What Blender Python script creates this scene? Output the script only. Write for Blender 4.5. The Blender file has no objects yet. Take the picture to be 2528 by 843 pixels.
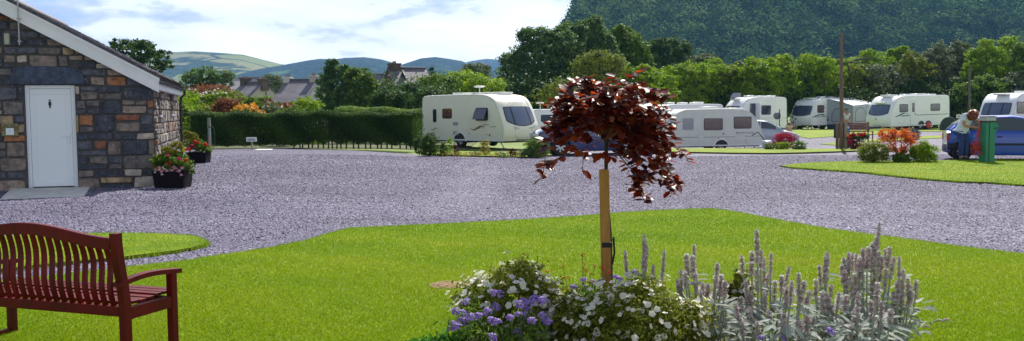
import bpy, bmesh, math, random
import numpy as np
from mathutils import Matrix, Vector, Euler
R = math.radians
random.seed(7); rng = np.random.default_rng(11)
scene = bpy.context.scene
COL = scene.collection
FPX = 2300.0; CAMH = 1.5
# ------------------------------------------------------------------ camera
cam_d = bpy.data.cameras.new('camera'); cam = bpy.data.objects.new('camera', cam_d); COL.objects.link(cam)
scene.camera = cam
cam_d.sensor_width = 36; cam_d.lens = 36*FPX/2528; cam_d.clip_start = .05; cam_d.clip_end = 12000
ROT = Matrix.Rotation(R(90-3.64), 3, 'X') @ Matrix.Rotation(R(-0.5), 3, 'Z')
cam.matrix_world = Matrix.Translation((0, 0, CAMH)) @ ROT.to_4x4()
ROTN = np.array(ROT)
def ray(px, py):
    d = ROTN @ np.array([(px-1264)/FPX, -(py-421.5)/FPX, -1.0])
    return d/d[1]                      # per metre of y
def D(px, py, depth):                  # a point at a given distance
    d = ray(px, py)*depth
    return np.array([d[0], depth, CAMH+d[2]])
def ss(t): t = np.clip(t, 0, 1); return t*t*(3-2*t)
def TH(x, y):                          # terrain height
    x = np.asarray(x, float); y = np.asarray(y, float)
    h = -0.2*ss((x+8)/8)*ss((y-9)/10)
    h = h - 0.68*np.exp(-((x-13)/9.0)**2-((y-55)/9.0)**2)
    return h
def G(px, py):                         # where the line of sight meets the ground
    d = ray(px, py); y = 3.0; py_ = y
    while y < 400:
        if CAMH+d[2]*y <= TH(d[0]*y, y): break
        y += .1
    lo, hi = y-.1, y
    for _ in range(20):
        m = (lo+hi)/2
        if CAMH+d[2]*m <= TH(d[0]*m, m): hi = m
        else: lo = m
    return np.array([d[0]*hi, hi, float(TH(d[0]*hi, hi))])
# ------------------------------------------------------------------ naming
def tag(o, label=None, cat=None, group=None, kind=None):
    if label: o['label'] = label
    if cat: o['category'] = cat
    if group: o['group'] = group
    if kind: o['kind'] = kind
    return o
def empty(name, loc=(0, 0, 0), rz=0, label=None, cat=None, group=None, sc=1):
    o = bpy.data.objects.new(name, None); COL.objects.link(o)
    o.location = tuple(float(v) for v in loc); o.rotation_euler = (0, 0, rz); o.scale = (sc, sc, sc); o.empty_display_size = .2
    return tag(o, label, cat, group)
def link(name, me, parent=None, mats=(), smooth=False):
    for m in (mats if isinstance(mats, (list, tuple)) else [mats]): me.materials.append(m)
    if smooth:
        me.polygons.foreach_set('use_smooth', np.ones(len(me.polygons), bool))
    o = bpy.data.objects.new(name, me); COL.objects.link(o)
    if parent is not None: o.parent = parent
    return o
# ------------------------------------------------------------------ numpy meshes
def npmesh(name, V, F, mats, parent=None, rnd=None, smooth=False, off=None, mi=None):
    V = np.asarray(V, np.float32).reshape(-1, 3)
    if off is not None: V = V-np.asarray(off, np.float32)
    F = np.asarray(F, np.int32); n, k = F.shape
    me = bpy.data.meshes.new(name)
    me.vertices.add(len(V)); me.vertices.foreach_set('co', V.ravel())
    me.loops.add(n*k); me.loops.foreach_set('vertex_index', F.ravel())
    me.polygons.add(n); me.polygons.foreach_set('loop_start', np.arange(0, n*k, k, dtype=np.int32))
    me.update(calc_edges=True)
    if rnd is not None:
        a = me.attributes.new('rnd', 'FLOAT', 'FACE'); a.data.foreach_set('value', np.asarray(rnd, np.float32))
    o = link(name, me, parent, mats, smooth)
    if mi is not None: me.polygons.foreach_set('material_index', np.asarray(mi, np.int32))
    return o
def norm(v): return v/np.maximum(np.linalg.norm(v, axis=-1, keepdims=True), 1e-9)
def frames(nrm, tan=None):
    n = norm(nrm)
    if tan is None: tan = rng.normal(size=n.shape)
    t = norm(tan-(tan*n).sum(-1, keepdims=True)*n)
    b = np.cross(n, t)
    return np.stack([t, b, n], -1)      # columns
def scatter(T, TF, pos, Rm, S):
    T = np.asarray(T, float); TF = np.asarray(TF, int); N = len(pos)
    S = np.asarray(S, float)
    if S.ndim == 1: S = S[:, None]*np.ones(3)
    P = T[None]*S[:, None, :]
    V = np.einsum('nij,nkj->nki', Rm, P)+pos[:, None, :]
    F = TF[None]+(np.arange(N)*len(T))[:, None, None]
    return V.reshape(-1, 3), F.reshape(-1, TF.shape[1])
LEAF_D = ([(-.5, 0, 0), (0, -.32, .06), (.5, 0, 0), (0, .32, .06)], [(0, 1, 2, 3)])
LEAF_O = ([(0, 0, 0), (.28, -.27, .05), (.7, -.25, .04), (1, 0, -.06), (.45, 0, -.02), (.7, .25, .04), (.28, .27, .05)],
          [(0, 1, 2, 3, 4), (0, 4, 3, 5, 6)])
LEAF_L = ([(0, 0, 0), (.3, -.13, .03), (.75, -.12, .0), (1, 0, -.12), (.5, 0, -.03), (.75, .12, 0), (.3, .13, .03)],
          [(0, 1, 2, 3, 4), (0, 4, 3, 5, 6)])
FLOW = ([(0, 0, 0)]+[(math.cos(a)*r, math.sin(a)*r, .12 if r > .4 else .05) for a, r in
        [(i*math.pi/5, .5 if i % 2 == 0 else .4) for i in range(10)]],
        [(0, 10 if i == 0 else 2*i, 2*i+1, 2*i+2) for i in range(5)])
FLOW = (FLOW[0], [(0, 1+(2*i-1) % 10, 1+2*i, 1+(2*i+1) % 10) for i in range(5)])
# ------------------------------------------------------------------ small mesh builder
class MB:
    def __init__(s): s.v = []; s.f = []; s.m = []
    def add(s, vs, fs, m=0):
        o = len(s.v); s.v += [tuple(map(float, p)) for p in vs]
        s.f += [tuple(i+o for i in f) for f in fs]; s.m += [m]*len(fs); return s
    def box(s, x0, x1, y0, y1, z0, z1, m=0, b=0.0, M=None):
        if b > 0:
            bm = bmesh.new(); bmesh.ops.create_cube(bm, size=1)
            for v in bm.verts: v.co = Vector(((x0+x1)/2+v.co.x*(x1-x0), (y0+y1)/2+v.co.y*(y1-y0), (z0+z1)/2+v.co.z*(z1-z0)))
            bmesh.ops.bevel(bm, geom=bm.edges[:], offset=b, segments=2, affect='EDGES', profile=.5)
            bm.verts.index_update()
            vs = [v.co.copy() for v in bm.verts]; fs = [[v.index for v in f.verts] for f in bm.faces]; bm.free()
        else:
            vs = [Vector(p) for p in ((x0, y0, z0), (x1, y0, z0), (x1, y1, z0), (x0, y1, z0), (x0, y0, z1), (x1, y0, z1), (x1, y1, z1), (x0, y1, z1))]
            fs = [(3, 2, 1, 0), (4, 5, 6, 7), (0, 1, 5, 4), (1, 2, 6, 5), (2, 3, 7, 6), (3, 0, 4, 7)]
        if M is not None: vs = [M @ v for v in vs]
        return s.add(vs, fs, m)
    def bar(s, a, b, w, h, m=0, bev=0.0, up=(0, 0, 1)):
        a = Vector(a); b = Vector(b); d = b-a; L = d.length; x = d.normalized()
        y = Vector(up).cross(x)
        if y.length < 1e-4: y = Vector((1, 0, 0)).cross(x) if abs(x.x) < .9 else Vector((0, 1, 0)).cross(x)
        y.normalize(); z = x.cross(y)
        M = Matrix((x, y, z)).transposed().to_4x4(); M.translation = a
        return s.box(0, L, -w/2, w/2, -h/2, h/2, m, bev, M)
    def tube(s, pts, r, n=8, m=0, cap=True):
        pts = [Vector(p) for p in pts]; k = len(pts)
        rr = [r]*k if not isinstance(r, (list, tuple)) else list(r)
        vs = []; fs = []; up = None
        for i, p in enumerate(pts):
            d = (pts[min(i+1, k-1)]-pts[max(i-1, 0)]).normalized()
            if up is None: up = Vector((0, 0, 1)) if abs(d.z) < .9 else Vector((1, 0, 0))
            x = (up-d*up.dot(d)).normalized(); y = d.cross(x); up = x
            for j in range(n):
                a = 2*math.pi*j/n; vs.append(p+(x*math.cos(a)+y*math.sin(a))*rr[i])
        for i in range(k-1):
            for j in range(n):
                fs.append((i*n+j, i*n+(j+1) % n, (i+1)*n+(j+1) % n, (i+1)*n+j))
        if cap: fs += [tuple(range(n))[::-1], tuple((k-1)*n+j for j in range(n))]
        return s.add(vs, fs, m)
    def lathe(s, prof, n=20, c=(0, 0, 0), m=0, axis='z', sx=1, sy=1, cap=True):
        vs = []; fs = []
        for r, z in prof:
            for j in range(n):
                a = 2*math.pi*j/n; p = (r*math.cos(a)*sx, r*math.sin(a)*sy, z)
                if axis == 'y': p = (p[0], z, p[1])
                if axis == 'x': p = (z, p[0], p[1])
                vs.append((c[0]+p[0], c[1]+p[1], c[2]+p[2]))
        for i in range(len(prof)-1):
            for j in range(n): fs.append((i*n+j, i*n+(j+1) % n, (i+1)*n+(j+1) % n, (i+1)*n+j))
        if cap: fs += [tuple(range(n))[::-1], tuple((len(prof)-1)*n+j for j in range(n))]
        return s.add(vs, fs, m)
    def prism(s, poly, f0, f1, m=0):       # poly: 2D, f0/f1 map (u,v)->3D for both ends
        n = len(poly)
        vs = [f0(*p) for p in poly]+[f1(*p) for p in poly]
        fs = [tuple(range(n))[::-1], tuple(range(n, 2*n))]+[(i, (i+1) % n, n+(i+1) % n, n+i) for i in range(n)]
        return s.add(vs, fs, m)
    def grid(s, P, m=0):                   # P[i][j] points
        a = len(P); b = len(P[0])
        return s.add([p for row in P for p in row], [(i*b+j, i*b+j+1, (i+1)*b+j+1, (i+1)*b+j) for i in range(a-1) for j in range(b-1)], m)
    def build(s, name, mats, parent=None, smooth=False, rnd=None, fix=True):
        me = bpy.data.meshes.new(name); me.from_pydata(s.v, [], s.f)
        if not isinstance(mats, (list, tuple)): mats = [mats]
        if fix:
            bm = bmesh.new(); bm.from_mesh(me); bmesh.ops.recalc_face_normals(bm, faces=bm.faces[:]); bm.to_mesh(me); bm.free()
        me.polygons.foreach_set('material_index', s.m)
        o = link(name, me, parent, mats)
        if smooth:
            me.polygons.foreach_set('use_smooth', [True]*len(me.polygons))
            try: me.set_sharp_from_angle(angle=R(35))
            except Exception: pass
        if rnd is not None:
            a = me.attributes.new('rnd', 'FLOAT', 'FACE'); a.data.foreach_set('value', rnd)
        return o
def rrect(x0, x1, z0, z1, r, n=4):
    pts = []
    for cx, cz, a0 in ((x1-r, z1-r, 0), (x0+r, z1-r, 90), (x0+r, z0+r, 180), (x1-r, z0+r, 270)):
        for i in range(n+1):
            a = R(a0+90*i/n); pts.append((cx+r*math.cos(a), cz+r*math.sin(a)))
    return pts
# ------------------------------------------------------------------ materials
def newmat(name):
    m = bpy.data.materials.new(name); m.use_nodes = True; nt = m.node_tree
    return m, nt, nt.nodes['Principled BSDF']
def N(nt, t, **kw):
    n = nt.nodes.new(t)
    for k, v in kw.items():
        if k in n.inputs: n.inputs[k].default_value = v
        else: setattr(n, k, v)
    return n
def ramp(nt, stops, src=None, interp='LINEAR'):
    r = nt.nodes.new('ShaderNodeValToRGB'); cr = r.color_ramp; cr.interpolation = interp
    while len(cr.elements) > 1: cr.elements.remove(cr.elements[-1])
    cr.elements[0].position = stops[0][0]; cr.elements[0].color = (*stops[0][1], 1)
    for p, c in stops[1:]:
        e = cr.elements.new(p); e.color = (*c, 1)
    if src is not None: nt.links.new(src, r.inputs[0])
    return r
def mat(name, col, rough=.6, metal=0, spec=.5, var=.0, vs=4, bump=0, bs=60, coat=0, col2=None, det=6, stretch=None):
    m, nt, b = newmat(name)
    b.inputs['Base Color'].default_value = (*col, 1); b.inputs['Roughness'].default_value = rough
    b.inputs['Metallic'].default_value = metal; b.inputs['Specular IOR Level'].default_value = spec
    if coat: b.inputs['Coat Weight'].default_value = coat; b.inputs['Coat Roughness'].default_value = .05
    if var or col2 or bump:
        tc = N(nt, 'ShaderNodeTexCoord'); src = tc.outputs['Object']
        if stretch:
            mp = N(nt, 'ShaderNodeMapping'); mp.inputs['Scale'].default_value = stretch; nt.links.new(src, mp.inputs[0]); src = mp.outputs[0]
    if var or col2:
        n = N(nt, 'ShaderNodeTexNoise', Scale=vs, Detail=det, Roughness=.6); nt.links.new(src, n.inputs['Vector'])
        c2 = col2 if col2 else tuple(c*(1-var) for c in col); c1 = col if col2 else tuple(min(1, c*(1+var)) for c in col)
        r = ramp(nt, [(.35, c2), (.65, c1)], n.outputs['Fac']); nt.links.new(r.outputs[0], b.inputs['Base Color'])
        ro = N(nt, 'ShaderNodeMapRange'); ro.inputs['To Min'].default_value = max(0, rough-.1); ro.inputs['To Max'].default_value = min(1, rough+.12)
        nt.links.new(n.outputs['Fac'], ro.inputs['Value']); nt.links.new(ro.outputs[0], b.inputs['Roughness'])
    if bump:
        n2 = N(nt, 'ShaderNodeTexNoise', Scale=bs, Detail=5); nt.links.new(src, n2.inputs['Vector'])
        bp = N(nt, 'ShaderNodeBump', Strength=bump, Distance=.02); nt.links.new(n2.outputs['Fac'], bp.inputs['Height']); nt.links.new(bp.outputs[0], b.inputs['Normal'])
    return m
def leafmat(name, stops, trans=.45, rough=.55, spec=.18, tcol=None):
    """colour from the face attribute 'rnd' (each leaf keeps its own shade)"""
    m, nt, b = newmat(name)
    at = N(nt, 'ShaderNodeAttribute', attribute_name='rnd')
    k = len(stops); st = [(i/(k-1) if k > 1 else 0, c) for i, c in enumerate(stops)]
    r = ramp(nt, st, at.outputs['Fac'])
    nt.links.new(r.outputs[0], b.inputs['Base Color']); b.inputs['Roughness'].default_value = rough; b.inputs['Specular IOR Level'].default_value = spec
    if trans > 0:
        t = N(nt, 'ShaderNodeBsdfTranslucent'); mx = N(nt, 'ShaderNodeMixShader'); mx.inputs[0].default_value = trans
        if tcol:
            g = N(nt, 'ShaderNodeMix', data_type='RGBA', blend_type='MULTIPLY'); g.inputs[0].default_value = 1
            nt.links.new(r.outputs[0], g.inputs[6]); g.inputs[7].default_value = (*tcol, 1); nt.links.new(g.outputs[2], t.inputs[0])
        else: nt.links.new(r.outputs[0], t.inputs[0])
        out = nt.nodes['Material Output']
        nt.links.new(b.outputs[0], mx.inputs[1]); nt.links.new(t.outputs[0], mx.inputs[2]); nt.links.new(mx.outputs[0], out.inputs[0])
    return m
def vnoise(x, y, seed=0, oct=4):
    r = np.random.default_rng(seed); out = 0; a = 1
    for o in range(oct):
        for _ in range(3):
            k = r.normal(size=2)*(2**o); p = r.random()*6.28; out = out+a*np.sin(k[0]*x+k[1]*y+p)/3
        a *= .5
    return out
# ------------------------------------------------------------------ light and sky
SUN_AZ, SUN_EL = R(17), R(46)           # sun behind the scene, a little to the right
sd = bpy.data.lights.new('sun', 'SUN'); sd.energy = 5.0; sd.angle = R(.55); sd.color = (1, .955, .88)
so = bpy.data.objects.new('sun', sd); COL.objects.link(so)
sv = Vector((math.sin(SUN_AZ)*math.cos(SUN_EL), math.cos(SUN_AZ)*math.cos(SUN_EL), math.sin(SUN_EL)))
so.rotation_euler = sv.to_track_quat('Z', 'Y').to_euler(); so.location = (0, 0, 30)
w = bpy.data.worlds.new('World'); scene.world = w; w.use_nodes = True
nt = w.node_tree; bg = nt.nodes['Background']; bg.inputs[1].default_value = .06
sky = N(nt, 'ShaderNodeTexSky', sky_type='NISHITA'); sky.sun_disc = False; sky.sun_elevation = SUN_EL; sky.sun_rotation = SUN_AZ
tc = N(nt, 'ShaderNodeTexCoord')
sep = N(nt, 'ShaderNodeSeparateXYZ'); nt.links.new(tc.outputs['Generated'], sep.inputs[0])
mp = N(nt, 'ShaderNodeMapping'); mp.inputs['Scale'].default_value = (1.0, 1.0, 3.2); mp.inputs['Location'].default_value = (.37, .1, .22)
nt.links.new(tc.outputs['Generated'], mp.inputs[0])
n1 = N(nt, 'ShaderNodeTexNoise', Scale=4.6, Detail=9, Roughness=.56, Distortion=.25); nt.links.new(mp.outputs[0], n1.inputs['Vector'])
n2 = N(nt, 'ShaderNodeTexNoise', Scale=11.0, Detail=8, Roughness=.55); nt.links.new(mp.outputs[0], n2.inputs['Vector'])
# cloud shade: bright tops and blue-grey undersides
mxn = N(nt, 'ShaderNodeMath', operation='MULTIPLY_ADD'); nt.links.new(n2.outputs['Fac'], mxn.inputs[0]); mxn.inputs[1].default_value = .35; nt.links.new(n1.outputs['Fac'], mxn.inputs[2])
# the cloud deck thins and brightens towards the sun side (right)
ad = N(nt, 'ShaderNodeMath', operation='MULTIPLY_ADD'); nt.links.new(sep.outputs['X'], ad.inputs[0]); ad.inputs[1].default_value = .16; nt.links.new(mxn.outputs[0], ad.inputs[2])
cr = ramp(nt, [(.49, (6.6, 7.7, 10.0)), (.55, (8.2, 9.1, 11.0)), (.585, (10.5, 11.0, 12.2)), (.625, (15, 15, 15.2)), (.78, (18, 18, 18))], ad.outputs[0])
cm = ramp(nt, [(.36, (0, 0, 0)), (.46, (1, 1, 1))], n2.outputs['Fac'])
mx = N(nt, 'ShaderNodeMix', data_type='RGBA')
cf = N(nt, 'ShaderNodeMath', operation='MULTIPLY_ADD'); nt.links.new(cm.outputs[0], cf.inputs[0]); cf.inputs[1].default_value = .15; cf.inputs[2].default_value = .85
# the cloud deck lies low over the hills and opens to blue overhead and behind
el = N(nt, 'ShaderNodeMapRange', interpolation_type='SMOOTHSTEP'); nt.links.new(sep.outputs['Z'], el.inputs['Value'])
for k_, v_ in (('From Min', .25), ('From Max', .5), ('To Min', 1), ('To Max', .22)): el.inputs[k_].default_value = v_
bk = N(nt, 'ShaderNodeMapRange', interpolation_type='SMOOTHSTEP'); nt.links.new(sep.outputs['Y'], bk.inputs['Value'])
for k_, v_ in (('From Min', -.3), ('From Max', .5), ('To Min', .6), ('To Max', 1)): bk.inputs[k_].default_value = v_
m1 = N(nt, 'ShaderNodeMath', operation='MULTIPLY'); nt.links.new(el.outputs[0], m1.inputs[0]); nt.links.new(bk.outputs[0], m1.inputs[1])
m2 = N(nt, 'ShaderNodeMath', operation='MULTIPLY'); nt.links.new(m1.outputs[0], m2.inputs[0]); nt.links.new(cf.outputs[0], m2.inputs[1])
nt.links.new(m2.outputs[0], mx.inputs[0]); nt.links.new(sky.outputs[0], mx.inputs[6]); nt.links.new(cr.outputs[0], mx.inputs[7])
nt.links.new(mx.outputs[2], bg.inputs[0])
vs_ = scene.view_settings; vs_.view_transform = 'Standard'; vs_.look = 'None'; vs_.gamma = 1; vs_.exposure = 0.58; vs_.use_curve_mapping = False
# ------------------------------------------------------------------ ground sheets
def noisecol(nt, b, layers):
    """layers: (scale, detail, [(pos,col)...]) first; then (scale, detail, stops, mixfac, blend)"""
    tc = N(nt, 'ShaderNodeTexCoord'); out = None
    for i, L in enumerate(layers):
        n = N(nt, 'ShaderNodeTexNoise', Scale=L[0], Detail=L[1], Roughness=.6); nt.links.new(tc.outputs['Object'], n.inputs['Vector'])
        r = ramp(nt, L[2], n.outputs['Fac'])
        if out is None: out = r.outputs[0]
        else:
            g = N(nt, 'ShaderNodeMix', data_type='RGBA', blend_type=L[4]); g.inputs[0].default_value = L[3]
            nt.links.new(out, g.inputs[6]); nt.links.new(r.outputs[0], g.inputs[7]); out = g.outputs[2]
    nt.links.new(out, b.inputs['Base Color']); return tc, out
GRASS1 = (.15, .22, .004); GRASS2 = (.21, .30, .006); GRASS3 = (.28, .31, .010)
m_lawn, nt, b = newmat('mown_grass'); b.inputs['Roughness'].default_value = .8; b.inputs['Specular IOR Level'].default_value = .15
tc, _ = noisecol(nt, b, [(.9, 5, [(.3, (.135, .235, .004)), (.5, GRASS2), (.72, GRASS3)]),
                 (40, 6, [(.3, (.55, .6, .5)), (.7, (1.25, 1.2, 1.2))], .8, 'MULTIPLY'), (7, 5, [(.35, (.75, .8, .7)), (.65, (1.15, 1.1, 1.2))], .7, 'MULTIPLY')])
nn = N(nt, 'ShaderNodeTexNoise', Scale=130, Detail=6); nt.links.new(tc.outputs['Object'], nn.inputs['Vector'])
bp = N(nt, 'ShaderNodeBump', Strength=.8, Distance=.02); nt.links.new(nn.outputs['Fac'], bp.inputs['Height']); nt.links.new(bp.outputs[0], b.inputs['Normal'])
m_edge = mat('turf_edge_soil', (.10, .075, .04), .95, var=.4, vs=12)
m_soil = mat('bed_soil', (.075, .045, .028), .95, var=.4, vs=14, bump=.6, bs=30)
m_field = mat('meadow_grass', (.13, .19, .02), .9, var=.35, vs=.05)
m_gravel, nt, b = newmat('slate_gravel'); b.inputs['Roughness'].default_value = .75; b.inputs['Specular IOR Level'].default_value = .35
tc = N(nt, 'ShaderNodeTexCoord')
dst = N(nt, 'ShaderNodeTexNoise', Scale=6, Detail=3); nt.links.new(tc.outputs['Object'], dst.inputs['Vector'])
vo = N(nt, 'ShaderNodeTexVoronoi', Scale=26, Randomness=1); nt.links.new(tc.outputs['Object'], vo.inputs['Vector'])
sx = N(nt, 'ShaderNodeSeparateColor'); nt.links.new(vo.outputs['Color'], sx.inputs[0])
r1 = ramp(nt, [(0, (.02, .018, .04)), (.3, (.07, .062, .105)), (.6, (.12, .108, .17)), (.85, (.17, .157, .23)), (1, (.30, .28, .36))], sx.outputs[0])
nb = N(nt, 'ShaderNodeTexNoise', Scale=.35, Detail=6, Roughness=.6); nt.links.new(tc.outputs['Object'], nb.inputs['Vector'])
rb = ramp(nt, [(.3, (.82, .82, .86)), (.7, (1.1, 1.08, 1.08))], nb.outputs['Fac'])
g = N(nt, 'ShaderNodeMix', data_type='RGBA', blend_type='MULTIPLY'); g.inputs[0].default_value = 1
nt.links.new(r1.outputs[0], g.inputs[6]); nt.links.new(rb.outputs[0], g.inputs[7]); nt.links.new(g.outputs[2], b.inputs['Base Color'])
bp = N(nt, 'ShaderNodeBump', Strength=.9, Distance=.03); nt.links.new(sx.outputs[1], bp.inputs['Height']); nt.links.new(bp.outputs[0], b.inputs['Normal'])

def sheet(name, poly, z, m, step=1.5, skirt=0.0, medge=None, label=None):
    bm = bmesh.new(); vs = [bm.verts.new((p[0], p[1], 0)) for p in poly]; bm.faces.new(vs)
    bmesh.ops.triangulate(bm, faces=bm.faces[:])
    xs = [p[0] for p in poly]; ys = [p[1] for p in poly]
    for ax, lo, hi in ((0, min(xs), max(xs)), (1, min(ys), max(ys))):
        c = math.ceil(lo/step)*step
        while c < hi:
            co = (c, 0, 0) if ax == 0 else (0, c, 0); no = (1, 0, 0) if ax == 0 else (0, 1, 0)
            bmesh.ops.bisect_plane(bm, geom=bm.verts[:]+bm.edges[:]+bm.faces[:], plane_co=co, plane_no=no); c += step
    bmesh.ops.recalc_face_normals(bm, faces=bm.faces[:])
    for f in bm.faces:
        if f.normal.z < 0: f.normal_flip()
    for v in bm.verts: v.co.z = float(TH(v.co.x, v.co.y))+z
    if skirt:
        be = [e for e in bm.edges if e.is_boundary]
        r = bmesh.ops.extrude_edge_only(bm, edges=be)
        for v in [g_ for g_ in r['geom'] if isinstance(g_, bmesh.types.BMVert)]: v.co.z -= skirt
        for f in [g_ for g_ in r['geom'] if isinstance(g_, bmesh.types.BMFace)]: f.material_index = 1
    me = bpy.data.meshes.new(name); bm.to_mesh(me); bm.free()
    o = link(name, me, None, [m, medge or m])
    return tag(o, kind='structure')
# far ground, following the yard's dip, out to the hills
def ground():
    xs = np.unique(np.concatenate([np.linspace(-3200, -120, 25), np.linspace(-120, 120, 121), np.linspace(120, 3200, 25)]))
    ys = np.unique(np.concatenate([np.linspace(-60, 140, 101), np.linspace(140, 3700, 40)]))
    X, Y = np.meshgrid(xs, ys, indexing='ij'); Z = TH(X, Y)-.06
    V = np.stack([X, Y, Z], -1).reshape(-1, 3); a, bb = X.shape
    i = np.arange(a-1)[:, None]*bb+np.arange(bb-1)[None]; i = i.ravel()
    F = np.stack([i, i+bb, i+bb+1, i+1], -1)
    tag(npmesh('ground', V, F, m_field), kind='structure')
ground()
def Gp(l): return [tuple(G(*p)[:2]) for p in l]
FRONT = Gp([(2528, 638), (2400, 623), (2200, 595), (2050, 575), (1940, 555), (1850, 537), (1790, 526), (1750, 522), (1700, 523), (1620, 527), (1550, 531), (1430, 541), (1300, 550), (1150, 558), (1000, 565), (920, 569), (870, 571),
            (830, 580), (790, 593), (750, 605), (680, 619), (600, 632), (520, 644), (440, 657), (370, 664), (300, 672), (150, 690), (0, 706)])
FRONT = [(FRONT[0][0]+6, FRONT[0][1]-2.2)]+FRONT+[(-9, 7.2), (-9, -6), (12, -6)]
TONGUE = Gp([(0, 592), (80, 588), (180, 585), (300, 584), (400, 586), (470, 590), (502, 598), (510, 606), (500, 614), (470, 622), (430, 629), (370, 636), (300, 645), (200, 654), (100, 664), (0, 676)])
TONGUE = [(-10.5, 10.6)]+TONGUE+[(-8.5, 8.0)]
ISLAND = Gp([(1925, 413), (1960, 409), (2010, 405), (2100, 402), (2300, 400), (2528, 396)])+[(19, 30.0), (19, 20)]+Gp([(2528, 462), (2450, 456), (2370, 453), (2300, 448), (2200, 438), (2140, 431), (2080, 426), (2000, 421), (1950, 417)])
STRIP = Gp([(1560, 372), (1640, 370), (1760, 369.5), (1900, 371), (2050, 371), (2125, 370), (2140, 372), (2125, 375), (2060, 378), (1980, 380.5), (1900, 382), (1800, 381), (1700, 379), (1600, 377)])
YARD = [(-14, 0), (-14, 41.5)]+Gp([(470, 371), (560, 368.5), (700, 367), (850, 371), (1000, 379.5), (1040, 384), (1130, 387), (1300, 391), (1335, 389), (1400, 372)])+[(3, 50), (3, 76), (60, 76), (60, -8), (-14, -8)]
tag(sheet('gravel_yard', YARD, 0.0, m_gravel, 2.0), kind='structure')
sheet('front_lawn', FRONT, .045, m_lawn, 1.0, .05, m_edge)
sheet('side_lawn', TONGUE, .045, m_lawn, 1.0, .05, m_edge)
sheet('island_lawn', ISLAND, .05, m_lawn, 1.5, .055, m_edge)
sheet('grass_strip', STRIP, .06, m_lawn, 1.5, .065, m_edge)
def strip_at(name, pts_top, pts_bot, z=.045):
    sheet(name, Gp(pts_top)+Gp(pts_bot[::-1]), z, m_lawn, 2.0, .05, m_edge)
BEDG = Gp([(1030, 371), (1120, 375), (1200, 377), (1300, 380), (1330, 386), (1300, 389.5), (1230, 388.5), (1130, 385.5), (1050, 382.5)])
sheet('bed_lawn', BEDG, .04, m_lawn, 1.5, .045, m_edge)
# grass pitches round the far caravans
tag(sheet('pitch_lawn', [(19.5, 61), (23, 62.2), (27.5, 62.8), (27.7, 65.2), (24, 67), (19, 70)], .03, m_lawn, 2, .035), kind='structure')
tag(sheet('pitch_lawn', [(18.8, 53.5), (23.5, 54.6), (30, 55.4), (30, 58.2), (23, 57.4), (18.6, 56.2)], .03, m_lawn, 2, .035), kind='structure')
tag(sheet('pitch_lawn', [(21, 64), (27.4, 66), (34, 66), (42, 66), (42, 75), (21, 75)], .034, m_lawn, 2, .035), kind='structure')
def inpoly(P, x, y):
    x = np.asarray(x); y = np.asarray(y); c = np.zeros(x.shape, bool); n = len(P)
    for i in range(n):
        x0, y0 = P[i]; x1, y1 = P[i-1]
        k = ((y0 > y) != (y1 > y)) & (x < (x1-x0)*(y-y0)/((y1-y0) or 1e-9)+x0); c ^= k
    return c
m_blade = leafmat('grass_blades', [(.12, .245, .003), (.20, .33, .004), (.27, .38, .006), (.38, .40, .02)], .4, .6, .2)
def blades(name, poly, y0, y1, n, h, z, label):
    u = rng.random(n*2); y = y0*(y1/y0)**u; x = (rng.random(n*2)*2-1)*(.57*y+1.8)
    k = inpoly(poly, x, y); x = x[k][:n]; y = y[k][:n]; n = len(x)
    a = rng.random(n)*6.283; wd = (.0022+.0006*y/6)*rng.uniform(.8, 1.6, n); hh = h*rng.uniform(.5, 1.25, n)*(1+.03*y/6)
    base = np.stack([x, y, TH(x, y)+z], -1)
    t = np.stack([np.cos(a), np.sin(a), 0*a], -1)*wd[:, None]
    lean = rng.normal(size=(n, 3))*.45; lean[:, 2] = 1; tip = base+lean*hh[:, None]
    V = np.stack([base-t, base+t, tip], 1)
    patch = np.clip(.5+.30*vnoise(x*.7, y*.7, 71, 4)+.12*vnoise(x*3, y*3, 72, 2)+.10*np.sign(np.sin((x*.5+y)*2.6))*ss((y-6)/4), 0, 1)
    o = npmesh(name, V, np.arange(3*n).reshape(-1, 3), m_blade, rnd=np.clip(patch*.8+rng.random(n)*.28-.05, 0, 1))
    tag(o, label, 'grass', kind='stuff')
blades('grass', FRONT, 5.0, 17, 560000, .019, .043, 'short mown grass covering the large front lawn')
blades('grass', TONGUE, 8.0, 12, 60000, .020, .043, 'short mown grass on the narrow lawn behind the red bench')
blades('grass', ISLAND, 18, 30, 110000, .024, .048, 'short mown grass on the island lawn under the orange shrub')
def edge_detail(name, poly, i0, i1, z, label, per=520, h=.04):
    P = np.array(poly[i0:i1]); seg = np.linalg.norm(np.diff(P, axis=0), axis=1); cum = np.concatenate([[0], np.cumsum(seg)])
    n = int(cum[-1]*per); s = rng.random(n)*cum[-1]; x = np.interp(s, cum, P[:, 0]); y = np.interp(s, cum, P[:, 1])
    k = np.clip(np.searchsorted(cum, s)-1, 0, len(seg)-1); d = np.diff(P, axis=0)[k]/seg[k][:, None]; nr = np.stack([-d[:, 1], d[:, 0]], -1)
    cx, cy = P.mean(0); t = inpoly(poly, x+nr[:, 0]*.15, y+nr[:, 1]*.15); nr[t] *= -1
    off = rng.normal(size=n)*.022-.01+.022*np.sin(s*5)*np.sin(s*1.7); x = x+nr[:, 0]*off; y = y+nr[:, 1]*off
    a = rng.random(n)*6.28; wd = .0035*rng.uniform(.8, 1.7, n); base = np.stack([x, y, TH(x, y)+z-.035], -1); tv = np.stack([np.cos(a), np.sin(a), 0*a], -1)*wd[:, None]
    lean = rng.normal(size=(n, 3))*.4; lean[:, 2] = 1; lean[:, :2] += nr*.35; tip = base+lean*(h*rng.uniform(.6, 1.5, n))[:, None]
    o = npmesh(name, np.stack([base-tv, base+tv, tip], 1), np.arange(3*n).reshape(-1, 3), m_blade, rnd=np.clip(rng.random(n)*.8, 0, 1)); tag(o, label, 'grass', kind='stuff')
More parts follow.
